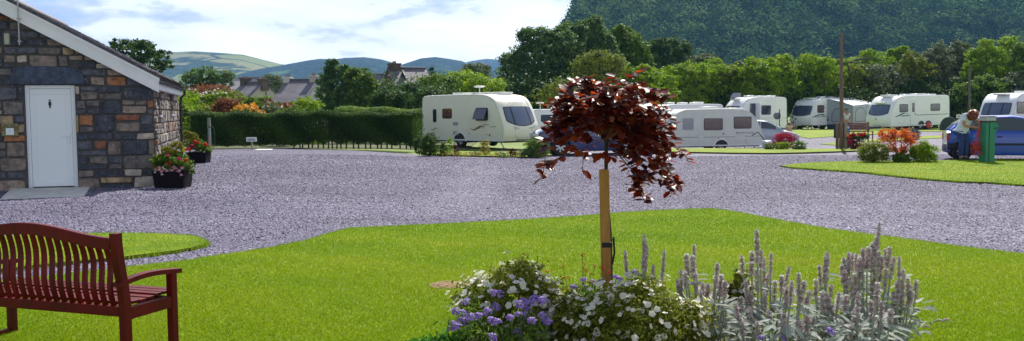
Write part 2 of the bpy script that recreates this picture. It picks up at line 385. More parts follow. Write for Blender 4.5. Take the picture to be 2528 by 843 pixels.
edge_detail('grass_edge', FRONT, 1, 29, .045, 'ragged grass fringe along the gravel side of the large front lawn')
edge_detail('grass_edge', TONGUE, 1, 17, .045, 'ragged grass fringe around the narrow lawn behind the red bench')
edge_detail('grass_edge', ISLAND, 8, 17, .05, 'ragged grass fringe along the near side of the island lawn', 400, .055)
# slate chips lying on the yard
def strays():
    return None
def chips(n=520000):
    u = rng.random(n*2); y0, y1 = 8.3, 34; y = y0*(y1/y0)**u; x = (rng.random(n*2)*2-1)*(.57*y+2.2)
    k = ~inpoly(FRONT, x, y) & ~inpoly(TONGUE, x, y) & ~inpoly(ISLAND, x, y) & ~((x < -7.45-.27/.963*(y-19.3)) & (y > 19.3-.28*(-7.4-x))) & inpoly(YARD, x, y)
    x = x[k][:n]; y = y[k][:n]; n = len(x)
    s = rng.uniform(.014, .034, n)*(1+.012*(y-8)); nr = rng.normal(size=(n, 3))*.38; nr[:, 2] = 1
    T = [(-.6, -.4, 0), (.55, -.5, 0), (.7, .35, 0), (-.5, .5, 0), (-.4, -.25, .3), (.4, -.3, .26), (.45, .25, .3), (-.35, .3, .34)]
    TF = [(4, 5, 6, 7), (0, 1, 5, 4), (1, 2, 6, 5), (2, 3, 7, 6), (3, 0, 4, 7)]
    pos = np.stack([x, y, TH(x, y)+.001], -1)
    S = s[:, None]*np.stack([rng.uniform(.8, 1.5, n), rng.uniform(.6, 1.0, n), rng.uniform(.5, 1.1, n)], -1)
    V, F = scatter(T, TF, pos, frames(nr), S)
    m = leafmat('slate_chips', [(.018, .016, .034), (.065, .056, .10), (.115, .102, .165), (.16, .144, .22), (.215, .197, .28), (.42, .40, .49)], 0, .75, .3)
    tone = .07*vnoise(x*.9, y*.9, 61, 3)+.05*vnoise(x*.25, y*.4, 62, 2)
    for (a0, a1, a2) in ((17.2, .10, -.012), (18.9, .10, -.012), (13.4, -.06, .01), (24.5, .05, .0)):
        dd = np.abs(y-(a0+a1*x+a2*x*x)); tone = tone-.11*np.exp(-(dd/.16)**2)
    o = npmesh('gravel', V, F, m, rnd=np.repeat(np.clip(rng.beta(2.2, 2.0, n)+np.minimum(tone, .05), 0, 1), 5))
    tag(o, 'purple grey slate chippings spread over the yard', 'gravel', kind='stuff')
chips()
# ------------------------------------------------------------------ hills
def hill(name, crest, depth, front, m, base_z=-1, rough=.02, seed=1, nx=160, ny=40, back=.6, label=None):
    xs = [D(px, py, depth)[0] for px, py in crest]; zs = [D(px, py, depth)[2] for px, py in crest]
    X = np.linspace(xs[0], xs[-1], nx); Zc = np.interp(X, xs, zs)
    t = np.linspace(0, 1+back, ny)
    V = []
    for tt in t:
        prof = ss(tt) if tt <= 1 else ss(1-(tt-1)/back*.8)
        yy = depth-front*(1-tt) if tt <= 1 else depth+front*(tt-1)
        n = vnoise(X/depth*9, np.full(nx, yy/depth*9), seed)*rough*depth*.35*min(1, 2*(1-prof))*(prof > 0)
        V.append(np.stack([X*(yy/depth if tt < 1 else 1), np.full(nx, yy), base_z+(Zc-base_z)*prof+n*prof], -1))
    V = np.array(V); i = (np.arange(ny-1)[:, None]*nx+np.arange(nx-1)[None]).ravel()
    F = np.stack([i, i+1, i+nx+1, i+nx], -1)
    return tag(npmesh(name, V, F, m, smooth=True), kind='structure')
def hillmat(name, cells, wood, s1, thr=.5):
    m, nt, b = newmat(name); b.inputs['Roughness'].default_value = .95; b.inputs['Specular IOR Level'].default_value = .05
    tc = N(nt, 'ShaderNodeTexCoord'); mp = N(nt, 'ShaderNodeMapping'); mp.inputs['Scale'].default_value = (1, 1, 2.2); nt.links.new(tc.outputs['Object'], mp.inputs[0])
    v = N(nt, 'ShaderNodeTexVoronoi', Scale=s1); nt.links.new(mp.outputs[0], v.inputs['Vector'])
    sp = N(nt, 'ShaderNodeSeparateColor'); nt.links.new(v.outputs['Color'], sp.inputs[0])
    rr = ramp(nt, [(i/max(1, len(cells)-1), c) for i, c in enumerate(cells)], sp.outputs[0])
    ve = N(nt, 'ShaderNodeTexVoronoi', Scale=s1, feature='DISTANCE_TO_EDGE'); nt.links.new(mp.outputs[0], ve.inputs['Vector'])
    re = ramp(nt, [(.02, (1, 1, 1)), (.05, (0, 0, 0))], ve.outputs['Distance'])
    n = N(nt, 'ShaderNodeTexNoise', Scale=s1*.9, Detail=8, Roughness=.62); nt.links.new(mp.outputs[0], n.inputs['Vector'])
    rn = ramp(nt, [(thr-.015, (0, 0, 0)), (thr+.015, (1, 1, 1))], n.outputs['Fac'])
    mxx = N(nt, 'ShaderNodeMath', operation='MAXIMUM'); nt.links.new(re.outputs[0], mxx.inputs[0]); nt.links.new(rn.outputs[0], mxx.inputs[1])
    n2 = N(nt, 'ShaderNodeTexNoise', Scale=s1*14, Detail=6); nt.links.new(tc.outputs['Object'], n2.inputs['Vector'])
    rw = ramp(nt, [(.35, tuple(c*.5 for c in wood)), (.65, tuple(c*1.5 for c in wood))], n2.outputs['Fac'])
    g = N(nt, 'ShaderNodeMix', data_type='RGBA'); nt.links.new(mxx.outputs[0], g.inputs[0]); nt.links.new(rr.outputs[0], g.inputs[6]); nt.links.new(rw.outputs[0], g.inputs[7])
    nt.links.new(g.outputs[2], b.inputs['Base Color'])
    bp = N(nt, 'ShaderNodeBump', Strength=.8, Distance=6); nt.links.new(n2.outputs['Fac'], bp.inputs['Height']); nt.links.new(bp.outputs[0], b.inputs['Normal'])
    return m
m_past = hillmat('hill_pasture', [(.11, .19, .04), (.22, .22, .09), (.08, .17, .04), (.26, .23, .12), (.13, .20, .05)], (.02, .05, .03), .0062, .57)
m_wood = hillmat('hill_woodland', [(.03, .085, .06), (.025, .07, .055), (.08, .16, .06)], (.010, .04, .05), .008, .42)  # blue of the distant haze partly mixed into these woodland colours
m_mwood = mat('mountain_floor', (.014, .03, .012), .95, var=.4, vs=.03)
hill('pasture_hill', [(-300, 190), (100, 165), (300, 140), (400, 133), (480, 130), (540, 134), (600, 138), (640, 148), (690, 160), (760, 170), (860, 185), (980, 200)], 2100, 900, m_past, seed=3)
hill('wooded_hill', [(380, 230), (520, 200), (640, 172), (700, 162), (760, 151), (790, 147), (830, 148), (850, 145), (900, 143), (940, 148), (985, 160), (1060, 185), (1200, 220)], 1700, 600, m_wood, seed=5)
hill('round_hill', [(900, 200), (970, 168), (1000, 158), (1040, 145), (1075, 142), (1110, 147), (1140, 152), (1170, 165), (1230, 185), (1330, 205)], 1800, 500, m_wood, seed=8)
hill('far_hill', [(1000, 190), (1110, 165), (1165, 151), (1200, 146), (1240, 148), (1350, 160), (1480, 190)], 2900, 500, m_wood, seed=9)
def hillcopse(px, py, depth, n, w, h, hh, seed):
    r = np.random.default_rng(seed); c = D(px, py, depth)
    pos = np.stack([c[0]+r.normal(size=n)*w, c[1]+r.normal(size=n)*w, c[2]+r.random(n)*h-h*.4], -1)
    return pos
# right mountain: steep wooded slope
MB0 = 430.0
def mount_z(x, y):
    """height field: rises away from the valley; the left end drops steeply"""
    t = (y-MB0)/640.0
    z = 235*np.clip(t, 0, 1)**.85*(.92+.08*np.sin(x/140+1))+16*vnoise(x/85, y/85, 21, 4)*ss(t*3)
    left = x-(.068*y-26+z*.10+10*vnoise(x/60*0, y/60, 5, 2))
    return -3+(z+3)*ss(left/(24+26*np.clip(t, 0, 1)))
def mountain():
    xs = np.linspace(-40, 1250, 220); ys = np.linspace(MB0-20, 1350, 110)
    X, Y = np.meshgrid(xs, ys, indexing='ij'); Z = mount_z(X, Y)
    V = np.stack([X, Y, Z], -1).reshape(-1, 3); a, bb = X.shape
    i = (np.arange(a-1)[:, None]*bb+np.arange(bb-1)[None]).ravel()
    tag(npmesh('mountain', V, np.stack([i, i+bb, i+bb+1, i+1], -1), m_mwood, smooth=True), kind='structure')
    # trees as one mass
    r = np.random.default_rng(4); n = 15000
    y = r.uniform(MB0-10, 1150, n); x = r.uniform(.0, 1, n)*(.62*y+30)+20
    z = mount_z(x, y); k = z > -1.5; x, y, z = x[k], y[k], z[k]
    ang = (268-(z-1.5)/y*2300); k = ang > -60; x, y, z = x[k], y[k], z[k]
    con = (vnoise(x/70, y/70, 31, 3)+r.normal(size=len(x))*.25) > .15
    Vs = []; Fs = []; rn = []; o = 0
    for isc in (0, 1):
        kk = con == bool(isc); xx, yy, zz = x[kk], y[kk], z[kk]; m = len(xx); L = 84 if not isc else 44
        tone = np.clip(.42+.28*vnoise(xx/90, yy/90, 41, 3)+r.normal(size=m)*.34, .02, .98)
        u = norm(r.normal(size=(m, L, 3))); u[:, :, 2] = np.abs(u[:, :, 2])*1.1-.15
        hh = r.uniform(9, 17, m); ww = r.uniform(4.5, 9.5, m)
        if isc:
            f = r.random((m, L)); an = r.random((m, L))*6.28; rad = (1-f)*(ww*.5)[:, None]+.2; hh = hh*1.25
            P = np.stack([np.cos(an)*rad, np.sin(an)*rad, f*hh[:, None]], -1); sz = 1.5; nr = np.stack([np.cos(an), np.sin(an), .5+0*an], -1)
        else:
            P = u*np.stack([ww, ww, hh*.6], -1)[:, None]*r.uniform(.75, 1.05, (m, L, 1)); P[:, :, 2] += (hh*.5)[:, None]; sz = 1.75; nr = u
        P = P+np.stack([xx, yy, zz], -1)[:, None]
        V, F = scatter(LEAF_D[0], LEAF_D[1], P.reshape(-1, 3), frames(nr.reshape(-1, 3)+r.normal(size=(m*L, 3))*.28), r.uniform(.7, 1.3, m*L)*sz)
        rr = np.repeat(tone*(.55 if isc else 1), L)*.8+r.random(m*L)*.2
        Vs.append(V); Fs.append(F+o); o += len(V); rn.append(rr)
    mm = leafmat('mountain_trees', [(.005, .028, .016), (.016, .06, .026), (.045, .12, .035), (.11, .21, .05), (.22, .32, .12)], .12, 1, 0)
    tag(npmesh('woodland', np.concatenate(Vs), np.concatenate(Fs), mm, rnd=np.concatenate(rn)), 'dense mixed woodland covering the steep blue green mountainside', 'woodland', kind='stuff')
mountain()
# haze between here and the hills
def haze():
    hm = bpy.data.materials.new('air_haze'); hm.use_nodes = True; nt = hm.node_tree; nt.nodes.clear()
    o = nt.nodes.new('ShaderNodeOutputMaterial'); v = nt.nodes.new('ShaderNodeVolumePrincipled')
    v.inputs['Color'].default_value = (.26, .53, 1.0, 1); v.inputs['Density'].default_value = HAZE_D; v.inputs['Anisotropy'].default_value = 0.2
    nt.links.new(v.outputs[0], o.inputs['Volume'])
    mb = MB(); mb.box(-3300, 3300, -80, 3800, -6, 420); ob = mb.build('haze', hm)
    tag(ob, 'thin blue haze hanging between the yard and the hills', 'haze', kind='stuff')
HAZE_D = .00015
haze()
# ------------------------------------------------------------------ shared materials
m_upvc = mat('white_upvc', (.80, .86, .92), .35, spec=.5)
m_white = mat('white_painted_board', (.76, .78, .80), .5, var=.06, vs=3)
m_black = mat('black_plastic', (.012, .012, .014), .5)
m_rubber = mat('rubber', (.015, .015, .016), .8)
m_steel = mat('galvanised_steel', (.35, .36, .37), .4, metal=.8, var=.2, vs=20)
m_conc = mat('concrete', (.62, .61, .58), .85, var=.16, vs=5, bump=.3, bs=80)
def stonemat(name):
    m, nt, b = newmat(name); b.inputs['Roughness'].default_value = .85; b.inputs['Specular IOR Level'].default_value = .25
    at = N(nt, 'ShaderNodeAttribute', attribute_name='rnd')
    r = ramp(nt, [(0, (.05, .06, .085)), (.2, (.085, .095, .125)), (.34, (.12, .115, .12)), (.48, (.17, .15, .14)), (.64, (.24, .205, .18)), (.74, (.13, .125, .13)), (.81, (.27, .13, .065)), (.86, (.19, .085, .055)), (.90, (.30, .24, .16)), (.96, (.33, .31, .29))], at.outputs['Fac'], 'CONSTANT')
    tc = N(nt, 'ShaderNodeTexCoord')
    n = N(nt, 'ShaderNodeTexNoise', Scale=7, Detail=9, Roughness=.68); nt.links.new(tc.outputs['Object'], n.inputs['Vector'])
    rn = ramp(nt, [(.28, (.38, .40, .46)), (.5, (1.32, 1.24, 1.17)), (.72, (2.2, 1.95, 1.75))], n.outputs['Fac'])
    g = N(nt, 'ShaderNodeMix', data_type='RGBA', blend_type='MULTIPLY'); g.inputs[0].default_value = 1
    nt.links.new(r.outputs[0], g.inputs[6]); nt.links.new(rn.outputs[0], g.inputs[7])
    n3 = N(nt, 'ShaderNodeTexNoise', Scale=16, Detail=6, Roughness=.7); nt.links.new(tc.outputs['Object'], n3.inputs['Vector'])
    r3 = ramp(nt, [(.60, (0, 0, 0)), (.68, (1, 1, 1))], n3.outputs['Fac'])
    g2 = N(nt, 'ShaderNodeMix', data_type='RGBA'); nt.links.new(r3.outputs[0], g2.inputs[0]); nt.links.new(g.outputs[2], g2.inputs[6]); g2.inputs[7].default_value = (.33, .30, .28, 1)
    nt.links.new(g2.outputs[2], b.inputs['Base Color'])
    n2 = N(nt, 'ShaderNodeTexNoise', Scale=22, Detail=8, Roughness=.65); nt.links.new(tc.outputs['Object'], n2.inputs['Vector'])
    bp = N(nt, 'ShaderNodeBump', Strength=.9, Distance=.03); nt.links.new(n2.outputs['Fac'], bp.inputs['Height']); nt.links.new(bp.outputs[0], b.inputs['Normal'])
    return m
m_stone = stonemat('rubble_stone'); m_mortar = mat('mortar', (.075, .07, .072), .95, var=.3, vs=10)
m_slate_r = mat('roof_slate', (.13, .125, .15), .6, var=.4, vs=9, bump=.3)
m_slate_m = mat('mossy_slate', (.20, .15, .085), .8, col2=(.07, .06, .05), vs=14, bump=.4)
m_lintel = mat('blue_slate_lintel', (.050, .068, .115), .75, var=.45, vs=9, bump=.5, bs=25)

def stones(U0, U1, Z0, Z1, holes, top, f, rows=(.12, .30), wr=(.18, .62), seed=1, depth=(.015, .045), gap=.005, vertical=False):
    """random coursed rubble: f(u,z,d)->3D; holes: rectangles; top(u)->max z"""
    r = random.Random(seed); mb = MB(); rn = []
    def block(u0, u1, z0, z1):
        for (a, b_, c, d) in holes:
            if u0 < b_ and u1 > a and z0 < d and z1 > c:
                if a <= u0 and u1 <= b_: 
                    if z1-d > .05: z0 = max(z0, d)
                    elif c-z0 > .05: z1 = min(z1, c)
                    else: return
                elif u0 < a and (a-u0) >= (u1-b_): u1 = a
                else: u0 = max(u0, b_)
        if u1-u0 < .035 or z1-z0 < .035: return
        j = min(.03, .16*min(u1-u0, z1-z0)); q = gap
        c = [(u0+q+r.random()*j, z0+q+r.random()*j), (u1-q-r.random()*j, z0+q+r.random()*j), (u1-q-r.random()*j, z1-q-r.random()*j), (u0+q+r.random()*j, z1-q-r.random()*j)]
        poly = []
        for i in range(4):
            p, n_, pr = c[i], c[(i+1) % 4], c[i-1]
            k = r.uniform(.03, .14); poly.append((p[0]+(pr[0]-p[0])*k, p[1]+(pr[1]-p[1])*k)); 
            k = r.uniform(.03, .14); poly.append((p[0]+(n_[0]-p[0])*k, p[1]+(n_[1]-p[1])*k))
            poly.append(((p[0]+n_[0])/2, (p[1]+n_[1])/2+r.uniform(-.006, .006)))
        poly = [(u, min(z, top(u)-.005)) for u, z in poly]
        if max(z for _, z in poly)-min(z for _, z in poly) < .03: return
        cu = sum(p[0] for p in poly)/len(poly); cz = sum(p[1] for p in poly)/len(poly); d = r.uniform(*depth)
        n = len(poly); s1, s2 = .975, .90
        tilt = (r.uniform(-.03, .03), r.uniform(-.03, .03))
        V = [f(u, z, 0) for u, z in poly]+[f(cu+(u-cu)*s1, cz+(z-cz)*s1, d*.7) for u, z in poly]+[f(cu+(u-cu)*s2, cz+(z-cz)*s2, d+tilt[0]*(u-cu)+tilt[1]*(z-cz)+r.uniform(-.002, .002)) for u, z in poly]
        F = [(i, (i+1) % n, n+(i+1) % n, n+i) for i in range(n)]+[(n+i, n+(i+1) % n, 2*n+(i+1) % n, 2*n+i) for i in range(n)]+[tuple(range(2*n, 3*n))]
        mb.add(V, F); rn.extend([r.random()]*len(F))
    z = Z0
    while z < Z1:
        h = r.uniform(*rows); u = U0-r.random()*.2
        while u < U1:
            w_ = r.uniform(*wr)
            a, b_ = max(u, U0), min(u+w_, U1)
            if h > .2 and r.random() < .45:
                k = r.uniform(.35, .65); block(a, b_, z, z+h*k); 
                if w_ > .35 and r.random() < .5: m_ = a+(b_-a)*r.uniform(.35, .65); block(a, m_, z+h*k, z+h); block(m_, b_, z+h*k, z+h)
                else: block(a, b_, z+h*k, z+h)
            else: block(a, b_, z, min(z+h, Z1+.02))
            u += w_
        z += h
    return mb, rn
def building():
    C = np.array([-7.4, 19.3]); E = np.array([-.963, -.27]); S = np.array([-.27, .963]); ang = math.atan2(S[1], S[0])-math.pi/2
    root = empty('stone_building', (C[0], C[1], 0), ang, 'stone outbuilding with white door and slate roof at the edge of the gravel', 'building')
    # local frame: x = -u (u runs left along the gable), y = along the side wall (t), z up
    HW = 2.80; W = 2*HW; LEN = 6.7; EH = 2.27; PK = 3.80
    def top(u): return EH+(PK-EH)*(1-abs(u-HW)/HW)-.02
    door = (1.48, 2.41, -.1, 2.11); lint = (1.38, 2.62, 2.11, 2.47)
    mb, rn = stones(0, W, -.05, PK, [door, (1.40, 2.60, 2.11, 2.45)], top, lambda u, z, d: (-u, -.001-d, z), seed=5, rows=(.12, .38), wr=(.18, .68))
    g = mb.build('gable_wall', m_stone, root, rnd=rn, fix=True)
    # mortar backing with the door opening cut out
    mb = MB()
    mb.prism([(0, -.05), (1.48, -.05), (1.48, 2.11), (2.41, 2.11), (2.41, -.05), (W, -.05), (W, EH), (HW, PK), (0, EH)], lambda u, z: (-u, 0, z), lambda u, z: (-u, .3, z))
    mb.build('mortar', m_mortar, g)
    wins = [(.62, 1.12, 1.48, 2.14), (3.75, 4.45, 1.50, 2.12)]
    mb, rn = stones(.0, LEN, -.05, EH, wins, lambda u: EH, lambda u, z, d: (.001+d, u, z), seed=9, rows=(.12, .3), wr=(.12, .38), depth=(.02, .06))
    sw = mb.build('side_wall', m_stone, root, rnd=[.4+.3*r_ if r_ < .6 else (.97 if r_ > .85 else r_) for r_ in rn])  # stones shifted to lighter tones: this wall's sunlight is put into their colour
    mb = MB(); ys = [0, .62, 1.12, 3.75, 4.45, LEN]
    for i in range(5):
        if i % 2 == 0: mb.box(-.3, 0, ys[i]+(.301 if i == 0 else 0), ys[i+1], -.05, EH)
        else:
            wv = wins[i//2]; mb.box(-.3, 0, ys[i], ys[i+1], -.05, wv[2]); mb.box(-.3, 0, ys[i], ys[i+1], wv[3], EH)
    mb.build('mortar', m_mortar, sw)
    glass = mat('window_glass_dark', (.02, .025, .03), .1, spec=.8)
    for a, b_, c, d in wins:
        mb = MB(); mb.box(-.20, -.15, a, b_, c, c+.05); mb.box(-.20, -.15, a, b_, d-.05, d); mb.box(-.20, -.15, a, a+.05, c+.05, d-.05); mb.box(-.20, -.15, b_-.05, b_, c+.05, d-.05)
        fr = mb.build('window', mat('brown_window_frame', (.09, .06, .045), .6), root)
        mb = MB(); mb.box(-.185, -.175, a+.05, b_-.05, c+.05, d-.05); mb.build('pane', glass, fr)
        mb = MB(); mb.box(-.14, .09, a-.06, b_+.06, c-.05, c, b=.01); mb.build('sill', mat('slate_sill', (.30, .27, .29), .6, var=.2), fr)
    mb = MB(); mb.box(-W, -W+.3, .301, LEN, -.05, EH); mb.build('side_wall', m_mortar, root)
    mb = MB(); mb.prism([(.3, -.05), (W-.3, -.05), (W-.3, EH), (HW, PK-.1), (.3, EH)], lambda u, z: (-u, LEN-.3, z), lambda u, z: (-u, LEN, z)); mb.build('rear_wall', m_mortar, root)
    # roof: two slabs with slates laid in courses
    sl = (PK-EH)/HW; ov = .16; VG = .24; cs = math.cos(math.atan(sl)); sn = math.sin(math.atan(sl))
    Lr = (HW+ov)/cs
    for side in (1, -1):
        def rp(s, t, h):      # s: from ridge down the slope, t: along, h: normal offset
            x = -HW+side*(s*cs+h*sn); z = PK+.03-s*sn+h*cs
            return (x, t, z)
        mb = MB()
        P = [rp(0, -VG, 0), rp(Lr, -VG, 0), rp(Lr, LEN+.2, 0), rp(0, LEN+.2, 0), rp(0, -VG, .05), rp(Lr, -VG, .05), rp(Lr, LEN+.2, .05), rp(0, LEN+.2, .05)]
        mb.add(P, [(3, 2, 1, 0), (4, 5, 6, 7), (0, 1, 5, 4), (1, 2, 6, 5), (2, 3, 7, 6), (3, 0, 4, 7)])
        r = random.Random(3); nrow = 17
        for i in range(nrow):
            s0 = Lr*i/nrow; s1 = s0+Lr/nrow*1.25+.04; t = -VG-.03-r.random()*.2*(i % 2)
            while t < LEN+.2:
                w_ = r.uniform(.22, .34); a, b_ = max(t, -VG-.035-r.random()*.02), t+w_-.008
                q = r.uniform(0, .012); e = s1+r.uniform(-.02, .03)
                h0, h1 = .055, .085+q
                V = [rp(s0, a, h0), rp(e, a, h1), rp(e, b_, h1+r.uniform(-.006, .006)), rp(s0, b_, h0), rp(s0, a, h0-.012), rp(e, a, h1-.016), rp(e, b_, h1-.016), rp(s0, b_, h0-.012)]
                mb.add(V, [(0, 1, 2, 3), (7, 6, 5, 4), (0, 4, 5, 1), (1, 5, 6, 2), (2, 6, 7, 3), (3, 7, 4, 0)], 0 if (i < nrow-1) else 1)
                t += w_
        # lead ridge
        mb.build('roof', [m_slate_r, m_slate_m], root)
        # bargeboard
        mb = MB(); bh = .27
        def bp_(s, d, y): x = -HW+side*s; return (x, y, PK+.02-s*sl-d)
        y0, y1 = -VG+.02, -VG-.012
        e = HW+ov-.02
        pts = [(0.0, .0), (e, .0), (e, bh), (0, bh)]
        mb.prism(pts, lambda s, d: bp_(s, d, y0), lambda s, d: bp_(s, d, y1)); mb.build('bargeboard', m_white, root)
        mb = MB(); mb.prism([(0, -.03), (e+.02, -.03), (e+.02, .03), (0, .03)], lambda s, d: bp_(s, d, y1-.002), lambda s, d: bp_(s, d, y1-.022)); mb.build('verge_trim', m_white, root)
        # soffit boards under verge and eaves
        mb = MB()
        ex = -HW+side*(HW+ov-.03); ez = PK-(HW+ov)*sl
        mb.box(min(ex, ex-side*.03), max(ex, ex-side*.03), -VG+.025, LEN+.15, ez-.17, ez+.02); mb.build('fascia', m_white, root)
        mb = MB(); n = 8; P = []
        for i in range(n+1):
            a = math.pi*i/n; P.append([(ex+side*(.055+.05*math.cos(a)), y, ez-.0-.05*math.sin(a)) for y in (-VG+.2, LEN+.19)])
        mb.grid(P); o = mb.build('gutter', m_black, root)
        sd_ = o.modifiers.new('s', 'SOLIDIFY'); sd_.thickness = .004
        mb = MB(); mb.box(min(ex, -HW+side*HW), max(ex, -HW+side*HW), -VG+.025, LEN+.1, ez-.18, ez-.172); mb.build('soffit', m_white, root)
    mb = MB(); mb.lathe([(.0, -VG-.03), (.09, -VG-.03), (.09, LEN+.2), (0, LEN+.2)], 12, (-HW, 0, PK+.08), axis='y'); mb.build('ridge_tiles', m_slate_r, root, True)
    ex = ov+.03; ez = PK-(HW+ov)*sl
    mb = MB(); mb.tube([(ex, LEN+.10, ez-.03), (ex, LEN+.10, ez-.14), (.10, LEN-.02, ez-.24), (.085, LEN-.04, ez-.4), (.085, LEN-.04, .02)], .036, 8); mb.build('downpipe', m_black, root, True)
    # lintel, door
    mb = MB(); mb.prism([(1.30, 2.125), (2.62, 2.125), (2.635, 2.30), (2.58, 2.43), (2.30, 2.475), (1.95, 2.485), (1.60, 2.455), (1.36, 2.40), (1.30, 2.30)], lambda u, z: (-u, .1, z), lambda u, z: (-u, -.075, z)); mb.build('lintel', m_lintel, root)
    mb = MB(); z1 = 2.105; yf = .055
    mb.box(-1.56, -1.482, yf, yf+.07, .03, z1, b=.006); mb.box(-2.408, -2.33, yf, yf+.07, .03, z1, b=.006); mb.box(-2.33, -1.56, yf, yf+.07, z1-.07, z1, b=.006)
    dr = MB(); dr.box(-2.325, -1.565, yf+.02, yf+.07, .06, z1-.075)
    for bx in ((-2.325, -1.565, .06, .17), (-2.325, -1.565, z1-.19, z1-.075), (-2.325, -2.215, .17, z1-.19), (-1.675, -1.565, .17, z1-.19)):
        dr.box(bx[0], bx[1], yf+.006, yf+.02, bx[2], bx[3], b=.004)
    d = dr.build('door', m_upvc, root)
    mb.build('frame', m_upvc, d)
    mb = MB(); mb.box(-1.645, -1.60, yf-.012, yf+.006, .93, 1.16, b=.006); mb.tube([(-1.622, yf-.01, 1.07), (-1.622, yf-.05, 1.07), (-1.74, yf-.055, 1.07)], .010, 8); mb.build('handle', m_upvc, d, True)
    mb = MB(); c = -1.96
    mb.lathe([(.0, 0), (.018, 0), (.018, .004), (0, .004)], 12, (c, yf+.013, 1.80), axis='y')
    mb.prism([(c-.026, 1.775), (c+.026, 1.775), (c+.028, 1.70), (c+.016, 1.695), (c+.013, 1.64), (c-.013, 1.64), (c-.016, 1.695), (c-.028, 1.70)], lambda x, z: (x, yf+.019, z), lambda x, z: (x, yf+.014, z)); mb.build('gents_symbol', m_black, d)
    mb = MB(); mb.box(-2.41, -1.48, -.0, .3, -.05, .045); mb.build('threshold', mat('dark_threshold', (.02, .022, .03), .6), d)
    # mast on the gable
    def at(px, py, off):   # point on the plane y=off in front of the gable -> local
        dd = ray(px, py); nrm = np.array([-S[0], -S[1]]); p0 = C+nrm*off
        t = (p0@S)/(dd[:2]@S); P = dd*t; P[2] += CAMH
        rel = P[:2]-C; return (-(rel@E), rel@S, P[2])
    a = at(48, 112, .31); b_ = at(48, -40, .31)
    ms = empty('steel_mast', root.matrix_basis @ Vector((a[0], a[1], a[2])), ang, 'thin steel mast fixed up the stone gable above the lintel', 'mast')
    bpy.context.view_layer.update()
    mb = MB(); mb.tube([(0, 0, 0), (0, 0, b_[2]-a[2])], .014, 8); mb.build('pole', m_steel, ms, True)
    for z_ in (.06, .5): mb = MB(); mb.box(-.03, .03, .0, .30, z_, z_+.03); mb.build('bracket', m_steel, ms)
    # bulkhead lamp and leaflet box
    a = at(18, 97, .05)
    lp = empty('wall_lamp', root.matrix_basis @ Vector((a[0], 0, a[2])), ang, 'small rectangular bulkhead lamp high on the stone gable beside the mast', 'wall lamp')
    mb = MB(); mb.box(-.065, .065, -.07, -.03, -.13, .13, b=.015); mb.build('housing', mat('lamp_housing', (.13, .12, .09), .6), lp)
    mb = MB(); mb.box(-.048, .048, -.11, -.071, -.11, .11, b=.015); mb.build('diffuser', mat('lamp_diffuser', (.34, .38, .30), .3), lp)
    a = at(25, 321, .05)
    bx = empty('notice_box', root.matrix_basis @ Vector((a[0], 0, a[2])), ang, 'olive metal box holding a white card on the stone wall left of the door', 'notice box')
    mb = MB(); mb.box(-.15, .15, -.08, -.03, -.125, -.02, b=.004); mb.box(-.15, .15, -.08, -.03, .055, .125, b=.004); mb.box(-.15, -.145, -.08, -.03, -.02, .055); mb.box(.145, .15, -.08, -.03, -.02, .055); mb.box(-.145, .145, -.045, -.03, -.02, .055)
    for i in (-4, -3, -2, 1, 2, 3): mb.box(i*.028, i*.028+.012, -.0825, -.08, .07, .10, 1)
    mb.build('case', [mat('olive_metal', (.20, .19, .09), .5, metal=.3), m_black], bx)
    mb = MB(); mb.box(-.07, .075, -.088, -.082, -.10, .035); mb.box(-.008, .012, -.0905, -.088, -.035, -.025, 1); mb.build('card', [mat('white_card', (.75, .8, .85), .6), mat('card_ink', (.1, .15, .3), .6)], bx)
    # door slab
    P = [G(40, 461), G(228, 458), G(207, 487), G(0, 495), ]
    mb = MB(); n = 4
    zt = [.055, .05, .02, .02]
    V = [(p[0], p[1], -.02) for p in P]+[(p[0], p[1], z_) for p, z_ in zip(P, zt)]
    mb.add(V, [(3, 2, 1, 0), (4, 5, 6, 7), (0, 1, 5, 4), (1, 2, 6, 5), (2, 3, 7, 6), (3, 0, 4, 7)])
    o = mb.build('door_slab', m_conc); tag(o, 'pale concrete ramp slab laid before the white door', 'slab')
building()
